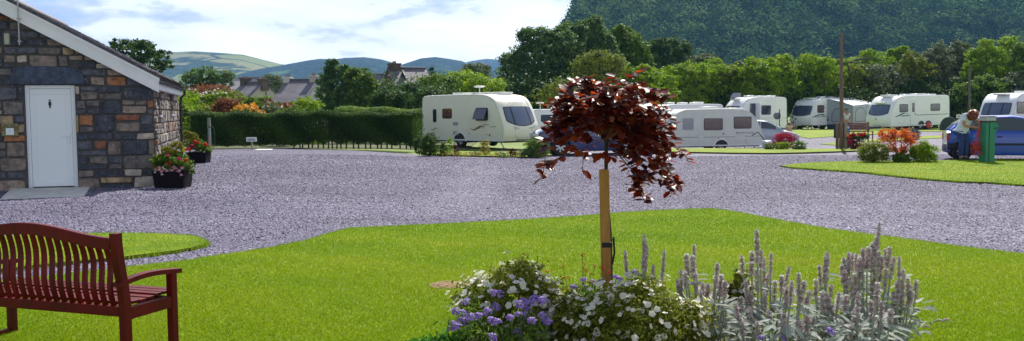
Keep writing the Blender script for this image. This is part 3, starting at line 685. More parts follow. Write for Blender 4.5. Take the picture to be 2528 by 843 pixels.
# ------------------------------------------------------------------ garden bench
m_bench = mat('red_stained_wood', (.145, .001, .003), .5, spec=.25, col2=(.075, .001, .002), vs=9, stretch=(1, 1, .25))
def bench():
    root = empty('garden_bench', (-2.262, 5.37, .02), R(160)-math.pi, 'dark red stained garden bench seen from behind on the front lawn', 'bench')
    # local: x along to the right(+) ... built with x negative to the left, y towards the seat front
    L = 1.33; Dp = .40
    def yb(z):           # how the back leans towards the viewer above the seat
        return -.055*ss((z-.34)/.45)
    for x in (0, -L):
        mb = MB(); zs = [0, .2, .38, .5, .62, .74, .80]
        P = [[], [], [], []]
        for z in zs:
            y = float(yb(z)); w_ = .024
            for k, (dx, dy) in enumerate(((-w_, -.025), (w_, -.025), (w_, .025), (-w_, .025))): P[k].append((x+dx, y+dy, z))
        for k in range(4): mb.grid([P[k], P[(k+1) % 4]])
        mb.add([P[k][-1] for k in range(4)], [(0, 1, 2, 3)]); c = (x, float(yb(.8)), .804)
        mb.v.append(c); i0 = len(mb.v)-1
        mb.f[-1:] = [(i0-4+k, i0-4+(k+1) % 4, i0) for k in range(4)]; mb.m += [0]*3
        mb.add([P[k][0] for k in range(4)], [(3, 2, 1, 0)])
        mb.build('leg', m_bench, root)
        mb = MB(); mb.box(x-.023, x+.023, Dp-.024, Dp+.024, 0, .505, b=.003); mb.build('leg', m_bench, root)
        mb = MB(); P = []
        for i in range(9):
            t = i/8; y = -.06+(Dp+.12)*t; z = .500+.018*math.sin(t*math.pi*1.2)+.012*t; hw = .026+.006*t
            P.append([(x-hw, y, z+.014), (x+hw, y, z+.014), (x+hw, y, z-.014), (x-hw, y, z-.014), (x-hw, y, z+.014)])
        mb.grid(P); mb.add(P[0][:4], [(0, 1, 2, 3)]); mb.add(P[-1][:4], [(3, 2, 1, 0)]); mb.build('armrest', m_bench, root)
        mb = MB(); mb.box(x-.02, x+.02, .03, Dp-.03, .285, .355); mb.build('side_rail', m_bench, root); mb = MB(); mb.box(x-.016, x+.016, .03, Dp-.03, .02, .055); mb.build('stretcher', m_bench, root)
    mb = MB(); mb.box(-L+.031, -.031, -.022, .022, .305, .365, b=.003); mb.box(-L+.031, -.031, Dp-.02, Dp+.02, .29, .345, b=.003); mb.build('seat_rail', m_bench, root)
    mb = MB()
    for i in range(7):
        y0 = .03+i*.0665; z = .365-.012*math.sin(min(1, i/4)*math.pi)
        mb.box(-L+.035 if i < 6 else -L-.0+.035, -.035 if i < 6 else -.035, y0, y0+.055, z, z+.018, b=.002)
    mb.build('seat', m_bench, root)
    # camel back top rail
    def zt(x): t = (x+L/2)/(L/2); return .737+.068*(math.cos(min(1, abs(t)*1.0)*math.pi)*.5+.5)
    mb = MB(); P = []
    for i in range(33):
        x = -L+.03+(L-.06)*i/32; z1 = zt(x)+.035; z0 = z1-.068; y = float(yb(z1))
        P.append([(x, y-.02, z0), (x, y-.02, z1-.006), (x, y-.014, z1), (x, y+.014, z1), (x, y+.02, z1-.006), (x, y+.02, z0), (x, y-.02, z0)])
    mb.grid(P); mb.build('top_rail', m_bench, root)
    n = 20
    for i in range(n):
        x = -L+.03+(L-.06)*(i+.8)/(n+.6); mb = MB(); P = []
        z1 = zt(x)-.02
        for k in range(13):
            t = k/12; z = .36+(z1-.36)*t; y = float(yb(z))+.028*math.sin(t*math.pi*2)*(-1)+.0
            xx = x+.010*math.sin(t*6.28)
            P.append([(xx-.0145, y-.009, z), (xx+.0145, y-.009, z), (xx+.0145, y+.009, z), (xx-.0145, y+.009, z), (xx-.0145, y-.009, z)])
        mb.grid(P); mb.build('back_slat', m_bench, root)
bench()
# ------------------------------------------------------------------ foliage tools
def clumps(lobes, n, leaf, cl=None, seed=0, shell=(.62, 1.03), T=LEAF_D, spread=.8, csig=.16, updown=.25, keep=None, rough=.22):
    """lobes: list of (centre xyz, radii xyz) ; n leaves gathered in clumps over the lobes' outer volume"""
    r = np.random.default_rng(seed)
    C = np.array([l[0] for l in lobes], float); Rr = np.array([l[1] for l in lobes], float)
    area = (Rr[:, 0]*Rr[:, 2]+Rr[:, 0]*Rr[:, 1]+Rr[:, 1]*Rr[:, 2]); p = area/area.sum()
    nc = cl or max(6, n//22)
    pos = []; nr = []; tone = []
    while sum(len(a) for a in pos) < nc:
        li = r.choice(len(lobes), size=nc*2, p=p); u = norm(r.normal(size=(nc*2, 3))); u[:, 2] = np.where((u[:, 2] < -.35) & (r.random(nc*2) < .6), -u[:, 2], u[:, 2])
        ph = li*1.7; lump = 1+rough*(np.sin(u[:, 0]*5+ph)*np.sin(u[:, 1]*5+ph*2)+np.sin(u[:, 2]*6+ph*3)*.6+.5*np.sin(u[:, 0]*11+ph)*np.cos(u[:, 2]*12))
        rad = r.uniform(shell[0]**2, shell[1]**2, nc*2)**.5*lump
        P = C[li]+u*Rr[li]*rad[:, None]
        ins = np.zeros(len(P), bool)
        for j in range(len(lobes)):
            q = ((P-C[j])/Rr[j]); ins |= ((q**2).sum(1) < .42) & (li != j)
        if keep is not None: ins |= ~keep(P)
        pos.append(P[~ins]); nr.append(u[~ins]); tone.append(r.random((~ins).sum()))
    P = np.concatenate(pos)[:nc]; U = np.concatenate(nr)[:nc]; Tn = np.concatenate(tone)[:nc]
    k = n//nc; sig = csig*np.mean(Rr)
    PP = P[:, None]+r.normal(size=(nc, k, 3))*np.array([sig, sig, sig*.7]); UU = U[:, None]+r.normal(size=(nc, k, 3))*spread; UU[:, :, 2] += updown
    PP = PP.reshape(-1, 3); UU = UU.reshape(-1, 3)
    V, F = scatter(T[0], T[1], PP, frames(UU, None), leaf*r.uniform(.6, 1.35, len(PP)))
    rn = np.clip(np.repeat(Tn*.5, k)+r.random(len(PP))*.5, 0, 1)
    return V, F, np.repeat(rn, len(T[1]))
def plant(name, label, cat, base, lobes, n, leaf, m, trunk=None, mt=None, group=None, seed=0, part='foliage', **kw):
    root = empty(name, base, 0, label, cat, group)
    V, F, rn = clumps(lobes, n, leaf, seed=seed, **kw)
    npmesh(part, V, F, m, root, rnd=rn, off=base)
    mb = MB(); b = Vector(base); r = random.Random(seed)
    w_ = max(l[1][0] for l in lobes)
    tr = trunk or w_*.08
    for i, (c, rd) in enumerate(sorted(lobes, key=lambda l: -l[1][0])[:7]):
        c = Vector(c)-b; mid = Vector((c.x*.25+r.uniform(-.1, .1)*w_, c.y*.25, c.z*.45))
        mb.tube([(0, 0, -.1), mid, c*.85, c], [tr, tr*.8, tr*.35, tr*.12], 7)
    mb.build('trunk' if part == 'crown' else 'stems', mt or m_bark, root, True)
    return root
m_bark = mat('bark', (.075, .06, .045), .9, var=.4, vs=8, bump=.5, bs=30)
def L3(*c): return [tuple(x) for x in c]
m_hedge = leafmat('hedge_needles', [(.010, .025, .004), (.022, .055, .006), (.045, .10, .012), (.12, .19, .03)], .4, .6, .15)
G_DARK = [(.018, .045, .010), (.038, .085, .015), (.07, .135, .022), (.13, .20, .04)]
G_MID = [(.038, .085, .010), (.085, .165, .016), (.145, .24, .024), (.23, .34, .05)]
G_BRI = [(.075, .16, .005), (.17, .29, .008), (.27, .41, .012), (.38, .50, .03)]
G_SIL = [(.04, .065, .025), (.11, .155, .06), (.20, .25, .12), (.38, .40, .25)]
G_OLV = [(.07, .10, .012), (.145, .19, .02), (.23, .29, .035), (.34, .37, .07)]
M_DARK = leafmat('leaves_dark', G_DARK); M_MID = leafmat('leaves_mid', G_MID); M_BRI = leafmat('leaves_bright', G_BRI); M_SIL = leafmat('leaves_silver', G_SIL, .3); M_OLV = leafmat('leaves_olive', G_OLV)
M_BLUEG = leafmat('leaves_bluegreen', [(.035, .08, .022), (.08, .16, .04), (.15, .25, .07), (.26, .36, .13)])
def hedge(name, label, line, hgt, th, n, m, leaf=.06, stems=0, stem_from=0.0, clear=.0, seed=0):
    base = np.array([*line[0], float(TH(*line[0]))])
    root = empty(name, base, 0, label, 'hedge')
    P = np.array(line); seg = np.linalg.norm(np.diff(P, axis=0), axis=1); cum = np.concatenate([[0], np.cumsum(seg)])
    r = np.random.default_rng(seed)
    s = r.random(n)*cum[-1]; x = np.interp(s, cum, P[:, 0]); y = np.interp(s, cum, P[:, 1])
    dx = np.interp(s, (cum[1:]+cum[:-1])/2, (np.diff(P[:, 0])/seg)); dy = np.interp(s, (cum[1:]+cum[:-1])/2, np.diff(P[:, 1])/seg)
    face = r.random(n); u = np.where(face < .55, -1, np.where(face < .9, r.uniform(-1, 1, n), 1)); v = np.where((face >= .55) & (face < .9), 1, r.random(n))
    bump = .14*vnoise(s*1.6, v*2.2, 3, 4)+.07*np.sin(s*5.3+v*7)
    lo = clear*(.4+.6*ss((s/cum[-1]-stem_from)*6))*(.75+.5*np.sin(s*3.7)**2)
    hh = hgt*(1+.02*np.sin(s*1.3)+.025*np.sin(s*3.1)); z = lo+(hh-lo)*v-(.22*hgt*(np.abs(u)**4)*(v > .93))*.35+r.normal(size=n)*.025
    ww = th/2*(1-.25*(1-v)*(v < .3))*u*(1+bump*.9)+r.normal(size=n)*.04
    X = x-dy*ww; Y = y+dx*ww; Z = TH(X, Y)+z
    nr = np.stack([-dy*u, dx*u, np.where(v > .93, 1.2, .15)], -1)+r.normal(size=(n, 3))*.7
    V, F = scatter(LEAF_D[0], LEAF_D[1], np.stack([X, Y, Z], -1), frames(nr), leaf*r.uniform(.6, 1.5, n))
    rn = np.clip(.28*(1+np.sin(s*2.7+z*3)*.6)+r.random(n)*.45+.2*(v > .93), 0, 1)
    npmesh('foliage', V, F, m, root, rnd=rn, off=base)
    if stems:
        for i in range(stems):
            t = cum[-1]*(stem_from+(1-stem_from)*(i+.5+.7*(r.random()-.5))/stems); a = np.interp(t, cum, P[:, 0]); b = np.interp(t, cum, P[:, 1]); j = r.normal()*.04
            mb = MB(); mb.tube([(a-base[0], b-base[1], -.05), (a-base[0]+j, b-base[1]+j, hgt*.85)], [.035, .018], 6); mb.build('stem', m_bark, root, True)
    return root
HL = Gp([(452, 369.5), (560, 366), (700, 364.5), (850, 367), (950, 370), (1030, 374)])
hedge('conifer_hedge', 'long clipped dark conifer hedge running along the back of the gravel', [(p[0], p[1]+.5) for p in HL], 1.52, 1.0, 120000, m_hedge, .05, 24, .42, .26, 1)
HB = [tuple(D(830, 290, 47)[:2]), tuple(D(1060, 290, 47)[:2])]
hedge('conifer_hedge', 'second trimmed green hedge lying behind and above the long dark hedge', HB, 1.72, 1.2, 26000, M_MID, .06, 0, 0, 0, 2)
# ------------------------------------------------------------------ planters
m_pf = {k: leafmat('petals_'+k, v, .3, .6, .2) for k, v in dict(red=[(.45, .01, .008), (.75, .03, .015)], pink=[(.62, .10, .25), (.8, .35, .5), (.85, .6, .62)], magenta=[(.5, .01, .10), (.72, .04, .22)],
        white=[(.66, .62, .50), (.78, .76, .68), (.82, .82, .76)], yellow=[(.72, .42, .02), (.8, .55, .03)], orange=[(.75, .22, .01), (.8, .4, .02)], purple=[(.20, .10, .46), (.34, .20, .62), (.48, .36, .72)], lilac=[(.30, .24, .42), (.45, .38, .55)], cream=[(.7, .66, .42), (.8, .78, .6)]).items()}
def flowerballs(pts, size, m, parent, off, k=26, name='flower', seed=0, mat2=None):
    r = np.random.default_rng(seed)
    for i, p in enumerate(pts):
        u = norm(r.normal(size=(k, 3))); u[:, 2] = np.abs(u[:, 2])*1.0; u[:, 1] -= .3
        V, F = scatter(LEAF_D[0], LEAF_D[1], np.array(p)+u*size*.38, frames(u+r.normal(size=u.shape)*.3), size*r.uniform(.4, .7, k))
        npmesh(name, V, F, m if not isinstance(m, list) else m[i % len(m)], parent, rnd=r.random(k), off=off)
def planter(base, s, label, seed, plan):
    root = empty('flower_planter', base, 0, label, 'planter', 'flower planters along the side wall')
    tub = MB(); w0, w1, h = .22*s, .25*s, .27*s
    P = []
    for z, ww in ((0, w0), (h*.97, w1), (h, w1+.012), (h, w1-.03), (h*.85, w1-.035)):
        P.append([(ww, -ww*.85, z), (ww, ww*.85, z), (-ww, ww*.85, z), (-ww, -ww*.85, z), (ww, -ww*.85, z)])
    tub.grid(P); tub.add(P[0][:4], [(0, 1, 2, 3)]); tub.add(P[-1][:4], [(3, 2, 1, 0)])
    tub.build('tub', mat('tub_black_%d' % seed, (.010, .006, .010), .8, spec=.15), root)
    b = np.array(base)
    V, F, rn = clumps([(b+[-.05, 0, h+.14*s], (.25*s, .22*s, .15*s)), (b+[.16*s, -.05, h+.06*s], (.17*s, .16*s, .12*s))], 2600, .045*s, seed=seed, T=LEAF_D)
    npmesh('foliage', V, F, M_MID, root, rnd=rn, off=base)
    V, F, rn = clumps([(b+[x*s, .02, h+z*s], (.09*s, .08*s, .11*s)) for x, z in plan['yel']], 2000, .034*s, seed=seed+1)
    npmesh('golden_foliage', V, F, leafmat('golden_leaves_%d' % seed, [(.10, .13, .01), (.24, .25, .015), (.40, .38, .03)]), root, rnd=rn, off=base)
    for ci, (col, pts, sz) in enumerate(plan['fl']):
        flowerballs([b+[x*s, -.20*s+.05*y, h+z*s] for x, y, z in pts], sz*s, m_pf[col], root, base, seed=seed+ci)
p1 = G(428, 464)
planter(tuple(p1), 1.3, 'near black planter of golden foliage and pink and red flowers by the side wall', 3,
        dict(yel=[(-.22, .16), (-.12, .28), (-.02, .20), (.08, .34), (-.25, .05), (.0, .32)], fl=[('red', [(.02, .6, .12), (.30, 1.5, .33), (.28, 1, .16)], .085), ('magenta', [(.0, .5, .24), (.16, .5, .18)], .08),
             ('pink', [(-.18, 0, .02), (-.10, 0, -.01), (-.02, 0, .0), (.06, 0, .01), (.12, 0, .04), (.17, 0, .0), (.21, .4, -.06), (-.14, 0, .05), (.09, 0, .06), (.22, .2, .05)], .062), ('white', [(-.09, 0, -.05), (-.05, 0, .03), (-.20, 0, -.02)], .05)]))
p2 = G(491, 403)
planter(tuple(p2), 1.25, 'further black planter with red and magenta flowers near the dark hedge', 13,
        dict(yel=[(-.28, .30), (-.2, .40), (-.34, .2), (-.1, .34), (-.3, .42)], fl=[('red', [(.0, 0, .22), (.08, 0, .22), (.24, 0, .19), (.27, 0, .17), (-.02, 0, .26)], .10), ('magenta', [(-.10, 0, .12), (-.08, 0, .15)], .11), ('cream', [(.0, 0, .1), (.12, 0, .04), (.2, 0, .0)], .05)]))
# ------------------------------------------------------------------ caravans
m_cream = mat('cream_caravan_skin', (.84, .82, .70), .35, spec=.5, coat=.2, var=.03, vs=1.5)
m_cwhite = mat('white_caravan_skin', (.92, .94, .95), .35, spec=.5, coat=.2, var=.03, vs=1.5)
m_grp = mat('moulded_white', (.80, .81, .80), .3, coat=.3)
m_glassb = mat('caravan_glass', (.012, .020, .045), .06, spec=.9, coat=1)
m_glassf = mat('front_glass', (.06, .085, .16), .08, spec=.9, coat=1)
m_glassw = mat('curtained_glass', (.10, .065, .075), .08, spec=.8, coat=.8, col2=(.16, .10, .09), vs=3, stretch=(6, 1, .6))
m_blind = mat('glass_with_blind', (.33, .35, .38), .1, coat=.8)
m_seal = mat('rubber_seal', (.02, .02, .022), .6)
m_dkgrey = mat('dark_chassis', (.03, .03, .032), .7)
m_rim = mat('wheel_trim', (.72, .73, .75), .35, metal=.15)
m_redl = mat('red_lamp', (.5, .015, .01), .25, coat=.6); m_orl = mat('amber_lamp', (.75, .16, .02), .25, coat=.6)
m_grey = mat('grey_trim', (.18, .19, .20), .5); m_lgrey = mat('light_grey_trim', (.50, .52, .53), .5)
m_teal = mat('teal_stripe', (.12, .20, .24), .4); m_bronze = mat('bronze_stripe', (.30, .18, .08), .4)
def chaikin(P, it=2):
    P = [np.array(p, float) for p in P]
    for _ in range(it):
        Q = [P[0]]
        for a, b in zip(P[:-1], P[1:]): Q += [a*.75+b*.25, a*.25+b*.75]
        Q.append(P[-1]); P = Q
    return P
def text(s, size, m, parent, loc, rot, name='lettering', shear=0, sp=1.0, ext=.002, align='CENTER', font=None):
    cu = bpy.data.curves.new(name, 'FONT'); cu.body = s; cu.size = size; cu.extrude = ext; cu.align_x = align; cu.shear = shear; cu.space_character = sp; cu.resolution_u = 3; cu.offset = size*.01
    t = bpy.data.objects.new(name, cu); COL.objects.link(t); bpy.context.view_layer.update()
    me = bpy.data.meshes.new_from_object(t); bpy.data.objects.remove(t)
    o = link(name, me, parent, m); o.location = loc; o.rotation_euler = rot; return o
def wheel(parent, x, y, r, wd, side, nsp=6, trim=None, hub=True):
    t = MB(); a = wd/2
    t.lathe([(r*.62, -a), (r*.93, -a), (r, -a*.7), (r, a*.7), (r*.93, a), (r*.62, a), (r*.62, -a)], 24, (x, y, r), axis='y', cap=False)
    w_ = MB().build('wheel', m_dkgrey, parent) if False else None
    o = t.build('wheel', m_rubber, parent, True)
    mb = MB(); s = side
    mb.lathe([(0, a*.3), (r*.60, a*.3), (r*.64, a*.9), (r*.56, a*.85), (r*.50, a*.45), (0, a*.5)] if s > 0 else [(0, -a*.5), (r*.50, -a*.45), (r*.56, -a*.85), (r*.64, -a*.9), (r*.60, -a*.3), (0, -a*.3)], 24, (x, y, r), axis='y', m=1)
    for i in range(nsp):
        an = i*2*math.pi/nsp+.3; c, s_ = math.cos(an), math.sin(an); yy = y+s*a*.62
        mb.bar((x+c*.02, yy, r+s_*.02), (x+c*r*.58, yy, r+s_*r*.58), r*.16, a*.35, 0, up=(0, 1, 0))
    mb.lathe([(0, y+s*a*.55), (r*.15, y+s*a*.55), (r*.13, y+s*a*.9), (0, y+s*a*.9)] if s > 0 else [(0, y+s*a*.9), (r*.13, y+s*a*.9), (r*.15, y+s*a*.55), (0, y+s*a*.55)], 12, (x, 0, r), axis='y')
    mb.build('rim', [trim or m_rim, m_dkgrey], o, True)
    return o
def caravan(name, label, cat, base, yaw, L, W, H, side, prof=None, skin=None, wins=(), door=None, axles=(-.2,), fw=None, sc=1, vents=(), bulge=.14, rear=None, tilt=0, slats=(), hatches=(), group=None):
    root = empty(name, base, yaw, label, cat, group, sc)
    if tilt: root.rotation_euler = (0, tilt, yaw)
    skin = skin or m_cwhite
    if prof is None:
        prof = [(L/2-.12, .34), (L/2-.02, .60), (L/2, .95), (L/2-.06, 1.15), (L/2-.42, 1.92), (L/2-.72, 2.26), (L/2-1.15, H-.08), (L/2-1.9, H), (-L/2+.5, H-.02), (-L/2+.12, H-.06), (-L/2+.02, H-.22), (-L/2, 1.0), (-L/2, .34)]
    P = chaikin(prof, 3); P = np.array(P); n = len(P)
    d = np.gradient(P, axis=0); nr = norm(np.stack([d[:, 1], -d[:, 0]], -1)); nr = -nr
    if (nr[:, 0]*(P[:, 0])).sum() < 0: nr = -nr
    def wb(x): return ss((x-(L/2-1.6))/1.5)
    def wr_(x): return ss((-x-(L/2-.8))/.8)
    def bul(x, y): return -bulge*abs(2*y/W)**2.6*wb(x)+.03*abs(2*y/W)**3*wr_(x)
    rows = []
    st = [(-1, .07), (-.994, .035), (-.97, .008), (-.93, 0), (-.6, 0), (-.3, 0), (0, 0), (.3, 0), (.6, 0), (.93, 0), (.97, .008), (.994, .035), (1, .07)]
    for v, ins in st:
        y = v*W/2; Q = P-nr*ins; rows.append([(q[0]+bul(q[0], y), y, q[1]) for q in Q])
    mb = MB(); mb.grid(rows); mb.add(rows[0], [tuple(range(n))]); mb.add(rows[-1], [tuple(range(n))[::-1]])
    mb.add([r_[0] for r_ in rows]+[r_[-1] for r_ in rows], [(i, i+1, len(rows)+i+1, len(rows)+i) for i in range(len(rows)-1)])
    body = mb.build('body', skin, root, True)
    fr = P[P[:, 0] > L/2-1.9]; zs = fr[:, 1]; xs = fr[:, 0]
    order = np.argsort(zs); zs = zs[order]; xs = xs[order]
    def fx(z): return float(np.interp(z, zs, xs))
    def fpt(z, y, off=.0):
        x = fx(z); dx = (fx(z+.03)-fx(z-.03))/.06; nn = np.array([1, -dx]); nn /= np.linalg.norm(nn)
        return (x+bul(x, y)+nn[0]*off, y, z+nn[1]*off)
    if fw:      # front window: z0,z1, half widths bottom/top, curve depth
        z0, z1, wbo, wto, cv, divs = fw
        def patch(name, grow, off, m, par, ya=-1, yb=1, nz=9, ny=17):
            mb = MB(); rows = []
            for i in range(nz):
                t = i/(nz-1); row = []
                for j in range(ny):
                    v = ya+(yb-ya)*j/(ny-1); e = 1-abs(v)**6
                    zb = z0-grow+cv*abs(v)**2.4; zt_ = z1+grow-.03*abs(v)**4
                    z = zb+(zt_-zb)*t; hw = (wbo+(wto-wbo)*t)+grow-.05*(1-t)**4-.02*t**6
                    row.append(fpt(z, v*hw, off))
                rows.append(row)
            mb.grid(rows); return mb.build(name, m, par, True)
        f_ = patch('front_window', .035, .006, m_seal, root)
        patch('pane', 0, .016, m_glassf, f_)
        for dv in divs:
            patch('divider', 0, .024, m_seal, f_, dv-.035, dv+.035, 9, 3)
    Y = side*(W/2)
    def sprism(pts, d0, d1, name, m, par, smooth=False):
        mb = MB(); mb.prism(pts, lambda x, z: (x, Y+side*d0, z), lambda x, z: (x, Y+side*d1, z)); return mb.build(name, m, par, smooth)
    for wv in wins:
        x0, x1, z0, z1 = wv[:4]; gm = wv[4] if len(wv) > 4 else m_glassb
        o = sprism(rrect(x0-.03, x1+.03, z0-.03, z1+.03, .09), -.02, .012, 'window', m_seal if gm is not m_blind else m_lgrey, root)
        if len(wv) > 5 and wv[5] == 'open':
            mb = MB(); mb.prism(rrect(x0, x1, z0, z1, .07), lambda x, z: (x, Y+side*(.02+.42*(z1-z)), z+.08*(z1-z)), lambda x, z: (x, Y+side*(.035+.42*(z1-z)), z+.08*(z1-z))); mb.build('pane', gm, o)
            sprism(rrect(x0+.03, x1-.03, z0+.03, z1-.03, .05), .012, .016, 'opening', m_glassb, o)
            for xx in (x0+.05, x1-.05):
                mb = MB(); mb.tube([(xx, Y, z0+.15), (xx, Y+side*.16, z0+.04)], .008, 6); mb.build('stay', m_grey, o)
        else: sprism(rrect(x0, x1, z0, z1, .07), .012, .024, 'pane', gm, o)
    if door:
        x0, x1, z0, z1 = door
        o = sprism(rrect(x0-.02, x1+.02, z0-.02, z1+.02, .08), -.02, .004, 'door', m_lgrey, root)
        sprism(rrect(x0, x1, z0, z1, .07), .004, .018, 'panel', skin, o)
        sprism(rrect((x0+x1)/2-.14, (x0+x1)/2+.14, 1.38, z1-.12, .06), .018, .028, 'pane', m_glassb, o)
        mb = MB(); mb.box(x0+.05 if side > 0 else x1-.15, x0+.15 if side > 0 else x1-.05, Y+side*.018-.02, Y+side*.018+.02, 1.18, 1.28, b=.01); mb.build('handle', m_black, o)
    for h in hatches:
        x0, x1, z0, z1 = h
        o = sprism(rrect(x0-.012, x1+.012, z0-.012, z1+.012, .04), -.02, .003, 'hatch', m_lgrey, root); sprism(rrect(x0, x1, z0, z1, .035), .003, .010, 'hatch_lid', skin, o)
    for s_ in slats:
        x0, x1, z0, z1 = s_[:4]; mb = MB(); k = max(2, int((z1-z0)/.03)); mb.prism(rrect(x0, x1, z0, z1, .02), lambda x, z: (x, Y-side*.02, z), lambda x, z: (x, Y+side*.006, z))
        for i in range(k): mb.box(x0+.02, x1-.02, Y+side*.006-.004, Y+side*.006+.006, z0+.02+i*(z1-z0-.04)/k, z0+.02+i*(z1-z0-.04)/k+.012, 1)
        mb.build('vent', [m_lgrey, m_grey], root)
    # awning rail and skirt rail
    for s2 in (1, -1):
        mb = MB(); Q = (P-nr*.045); yy = s2*(W/2+.002)
        mb.tube([(q[0]+bul(q[0], yy), yy, q[1]) for q in Q[(Q[:, 1] > .5)][::2]], .012, 5); mb.build('awning_rail', m_lgrey, root)
        mb = MB(); mb.box(-L/2+.03, L/2-.20, s2*W/2-.01, s2*W/2+.012, .33, .40, b=.004); mb.build('skirt_rail', m_grp, root)
    # wheel arches and wheels
    r = .32
    for ax in axles:
        for s2 in (1, -1):
            mb = MB(); pts = [(ax+(r+.10)*math.cos(a), max(.30, .30+(r+.08)*math.sin(a))) for a in np.linspace(0, math.pi, 13)]
            mb.prism(pts, lambda x, z: (x, s2*(W/2-.18), z), lambda x, z: (x, s2*(W/2+.004), z)); o = mb.build('wheel_arch', m_black, root)
            mb = MB(); rows = []
            for a in np.linspace(0, math.pi, 15):
                c, s_ = math.cos(a), math.sin(a); R1, R2 = r+.09, r+.16
                rows.append([(ax+R1*c, s2*(W/2+.003), .30+(R1-.02)*s_), (ax+R1*c, s2*(W/2+.03), .30+(R1-.02)*s_), (ax+R2*c, s2*(W/2+.022), .30+(R2-.02)*s_), (ax+R2*c, s2*(W/2-.005), .30+(R2-.02)*s_)])
            mb.grid(rows); mb.build('arch_trim', m_grp, o, True)
            wheel(root, ax, s2*(W/2-.12), r, .19, s2)
    mb = MB(); mb.box(-L/2+.1, L/2-.3, -W/2+.25, W/2-.25, .26, .36); mb.box(min(axles)-.1, max(axles)+.1, -W/2+.15, W/2-.15, .22, .30); mb.build('chassis', m_dkgrey, root)
    mb = MB(); z = .38
    mb.bar((L/2-.5, .45, z), (L/2+1.05, .02, z), .05, .10); mb.bar((L/2-.5, -.45, z), (L/2+1.05, -.02, z), .05, .10); mb.box(L/2+.95, L/2+1.2, -.05, .05, .36, .46, b=.02); mb.build('drawbar', m_steel, root)
    mb = MB(); mb.tube([(L/2+.85, .08, .75), (L/2+.85, .08, .12)], .025, 8); mb.lathe([(0, -.03), (.09, -.03), (.09, .03), (0, .03)], 14, (L/2+.85, .08, .09), axis='y'); mb.build('jockey_wheel', m_dkgrey, root, True)
    for xx in (L/2-.7, -L/2+.4):
        for s2 in (1, -1):
            mb = MB(); mb.tube([(xx, s2*(W/2-.3), .33), (xx+(.25 if xx > 0 else -.25), s2*(W/2-.3), .03)], .022, 6); mb.box(xx+(.17 if xx > 0 else -.33), xx+(.33 if xx > 0 else -.17), s2*(W/2-.3)-.08, s2*(W/2-.3)+.08, 0, .03); mb.build('corner_steady', m_steel, root)
    # rear lights
    for s2 in (1, -1):
        mb = MB(); mb.prism(rrect(s2*(W/2-.16)-.05, s2*(W/2-.16)+.05, .75, 1.15, .03), lambda y, z: (-L/2-.002, y, z), lambda y, z: (-L/2-.035, y, z)); mb.build('tail_lamp', m_redl, root)
        mb = MB(); mb.box(L/2-1.3, L/2-1.22, s2*W/2, s2*(W/2+.02), .62, .66); mb.build('marker_lamp', m_orl, root)
    for v in vents:     # x, y, lx, ly, h
        x, y, lx, ly, h = v; mb = MB(); zz = float(np.interp(x, P[:, 0][::-1][: n] if P[0, 0] < P[-1, 0] else P[::-1, 0], P[::-1, 1])) if False else H
        sel = P[P[:, 1] > H*.7]; zz = float(np.interp(x, sel[::-1, 0], sel[::-1, 1]))
        mb.box(x-lx/2, x+lx/2, y-ly/2, y+ly/2, zz-.03, zz+h*.5, b=.015); mb.box(x-lx/2-.03, x+lx/2+.03, y-ly/2-.03, y+ly/2+.03, zz+h*.5, zz+h, b=min(.03, h*.2)); mb.build('roof_vent', m_grp, root, True)
    return root, Y, fpt, sprism
# the cream caravan near the hedge
near = G(1244, 369); yaw = R(-45)
L_, W_ = 5.95, 2.3
fwd = np.array([math.cos(yaw), math.sin(yaw)]); lft = np.array([-math.sin(yaw), math.cos(yaw)])
cen = near[:2]-fwd*(L_/2-.15)+lft*W_/2
Hc = 2.52
c1, Y, fpt, sp = caravan('touring_caravan', 'cream touring caravan with a big dark front window beside the long dark hedge', 'caravan', (cen[0], cen[1], float(TH(*cen))), yaw, L_, W_, Hc, -1, skin=m_cream,
    fw=(1.05, 1.88, .93, .86, .22, (-.56, .62)), wins=[(-2.05, -1.85, 1.22, 1.80), (-1.35, -.72, 1.40, 1.82), (1.00, 1.78, 1.30, 1.84, m_glassb, 'open')], axles=(-.15,),
    slats=[(-.62, -.25, 1.04, 1.22), (-.62, -.25, .58, .78)], vents=[(-.9, -.3, .7, .5, .10), (.3, -.3, .5, .5, .08), (1.0, .3, 1.1, .8, .10)], hatches=[])
def ribbon(o, pts, w, name, m, Y, side, par):
    mb = MB(); rows = []
    k = len(pts)
    for i, (x, z) in enumerate(pts):
        a = pts[max(i-1, 0)]; b = pts[min(i+1, k-1)]; d = np.array([b[0]-a[0], b[1]-a[1]]); d = d/np.linalg.norm(d); hw = w*math.sin(math.pi*(i+.3)/(k-.4))*.5+.004
        rows.append([(x-d[1]*hw, Y+side*.007, z+d[0]*hw), (x+d[1]*hw, Y+side*.007, z-d[0]*hw)])
    mb.grid(rows); return mb.build(name, m, par)
def bird(x0, z0, s, par, Y, side):
    pts = [(x0+s*(t-.5)*1.0, z0+.10*s*math.sin(t*math.pi*2+math.pi)*(.6+.6*t)) for t in np.linspace(0, 1, 15)]
    ribbon(None, pts, .075*s, 'swoosh_decal', m_bronze, Y, side, par)
bird(1.05, .92, .95, c1, Y, -1); bird(1.25, .96, .7, c1, Y, -1); bird(-2.0, .86, .55, c1, Y, -1)
z_ = 2.04; p_ = fpt(z_, 0, .02)
sl_ = math.atan2(fpt(z_+.05, 0)[0]-fpt(z_-.05, 0)[0], .1)
text('AVONDALE', .12, m_grey, c1, p_, Euler((R(90)+sl_*1.0, 0, R(90)), 'XYZ'), sp=1.7)
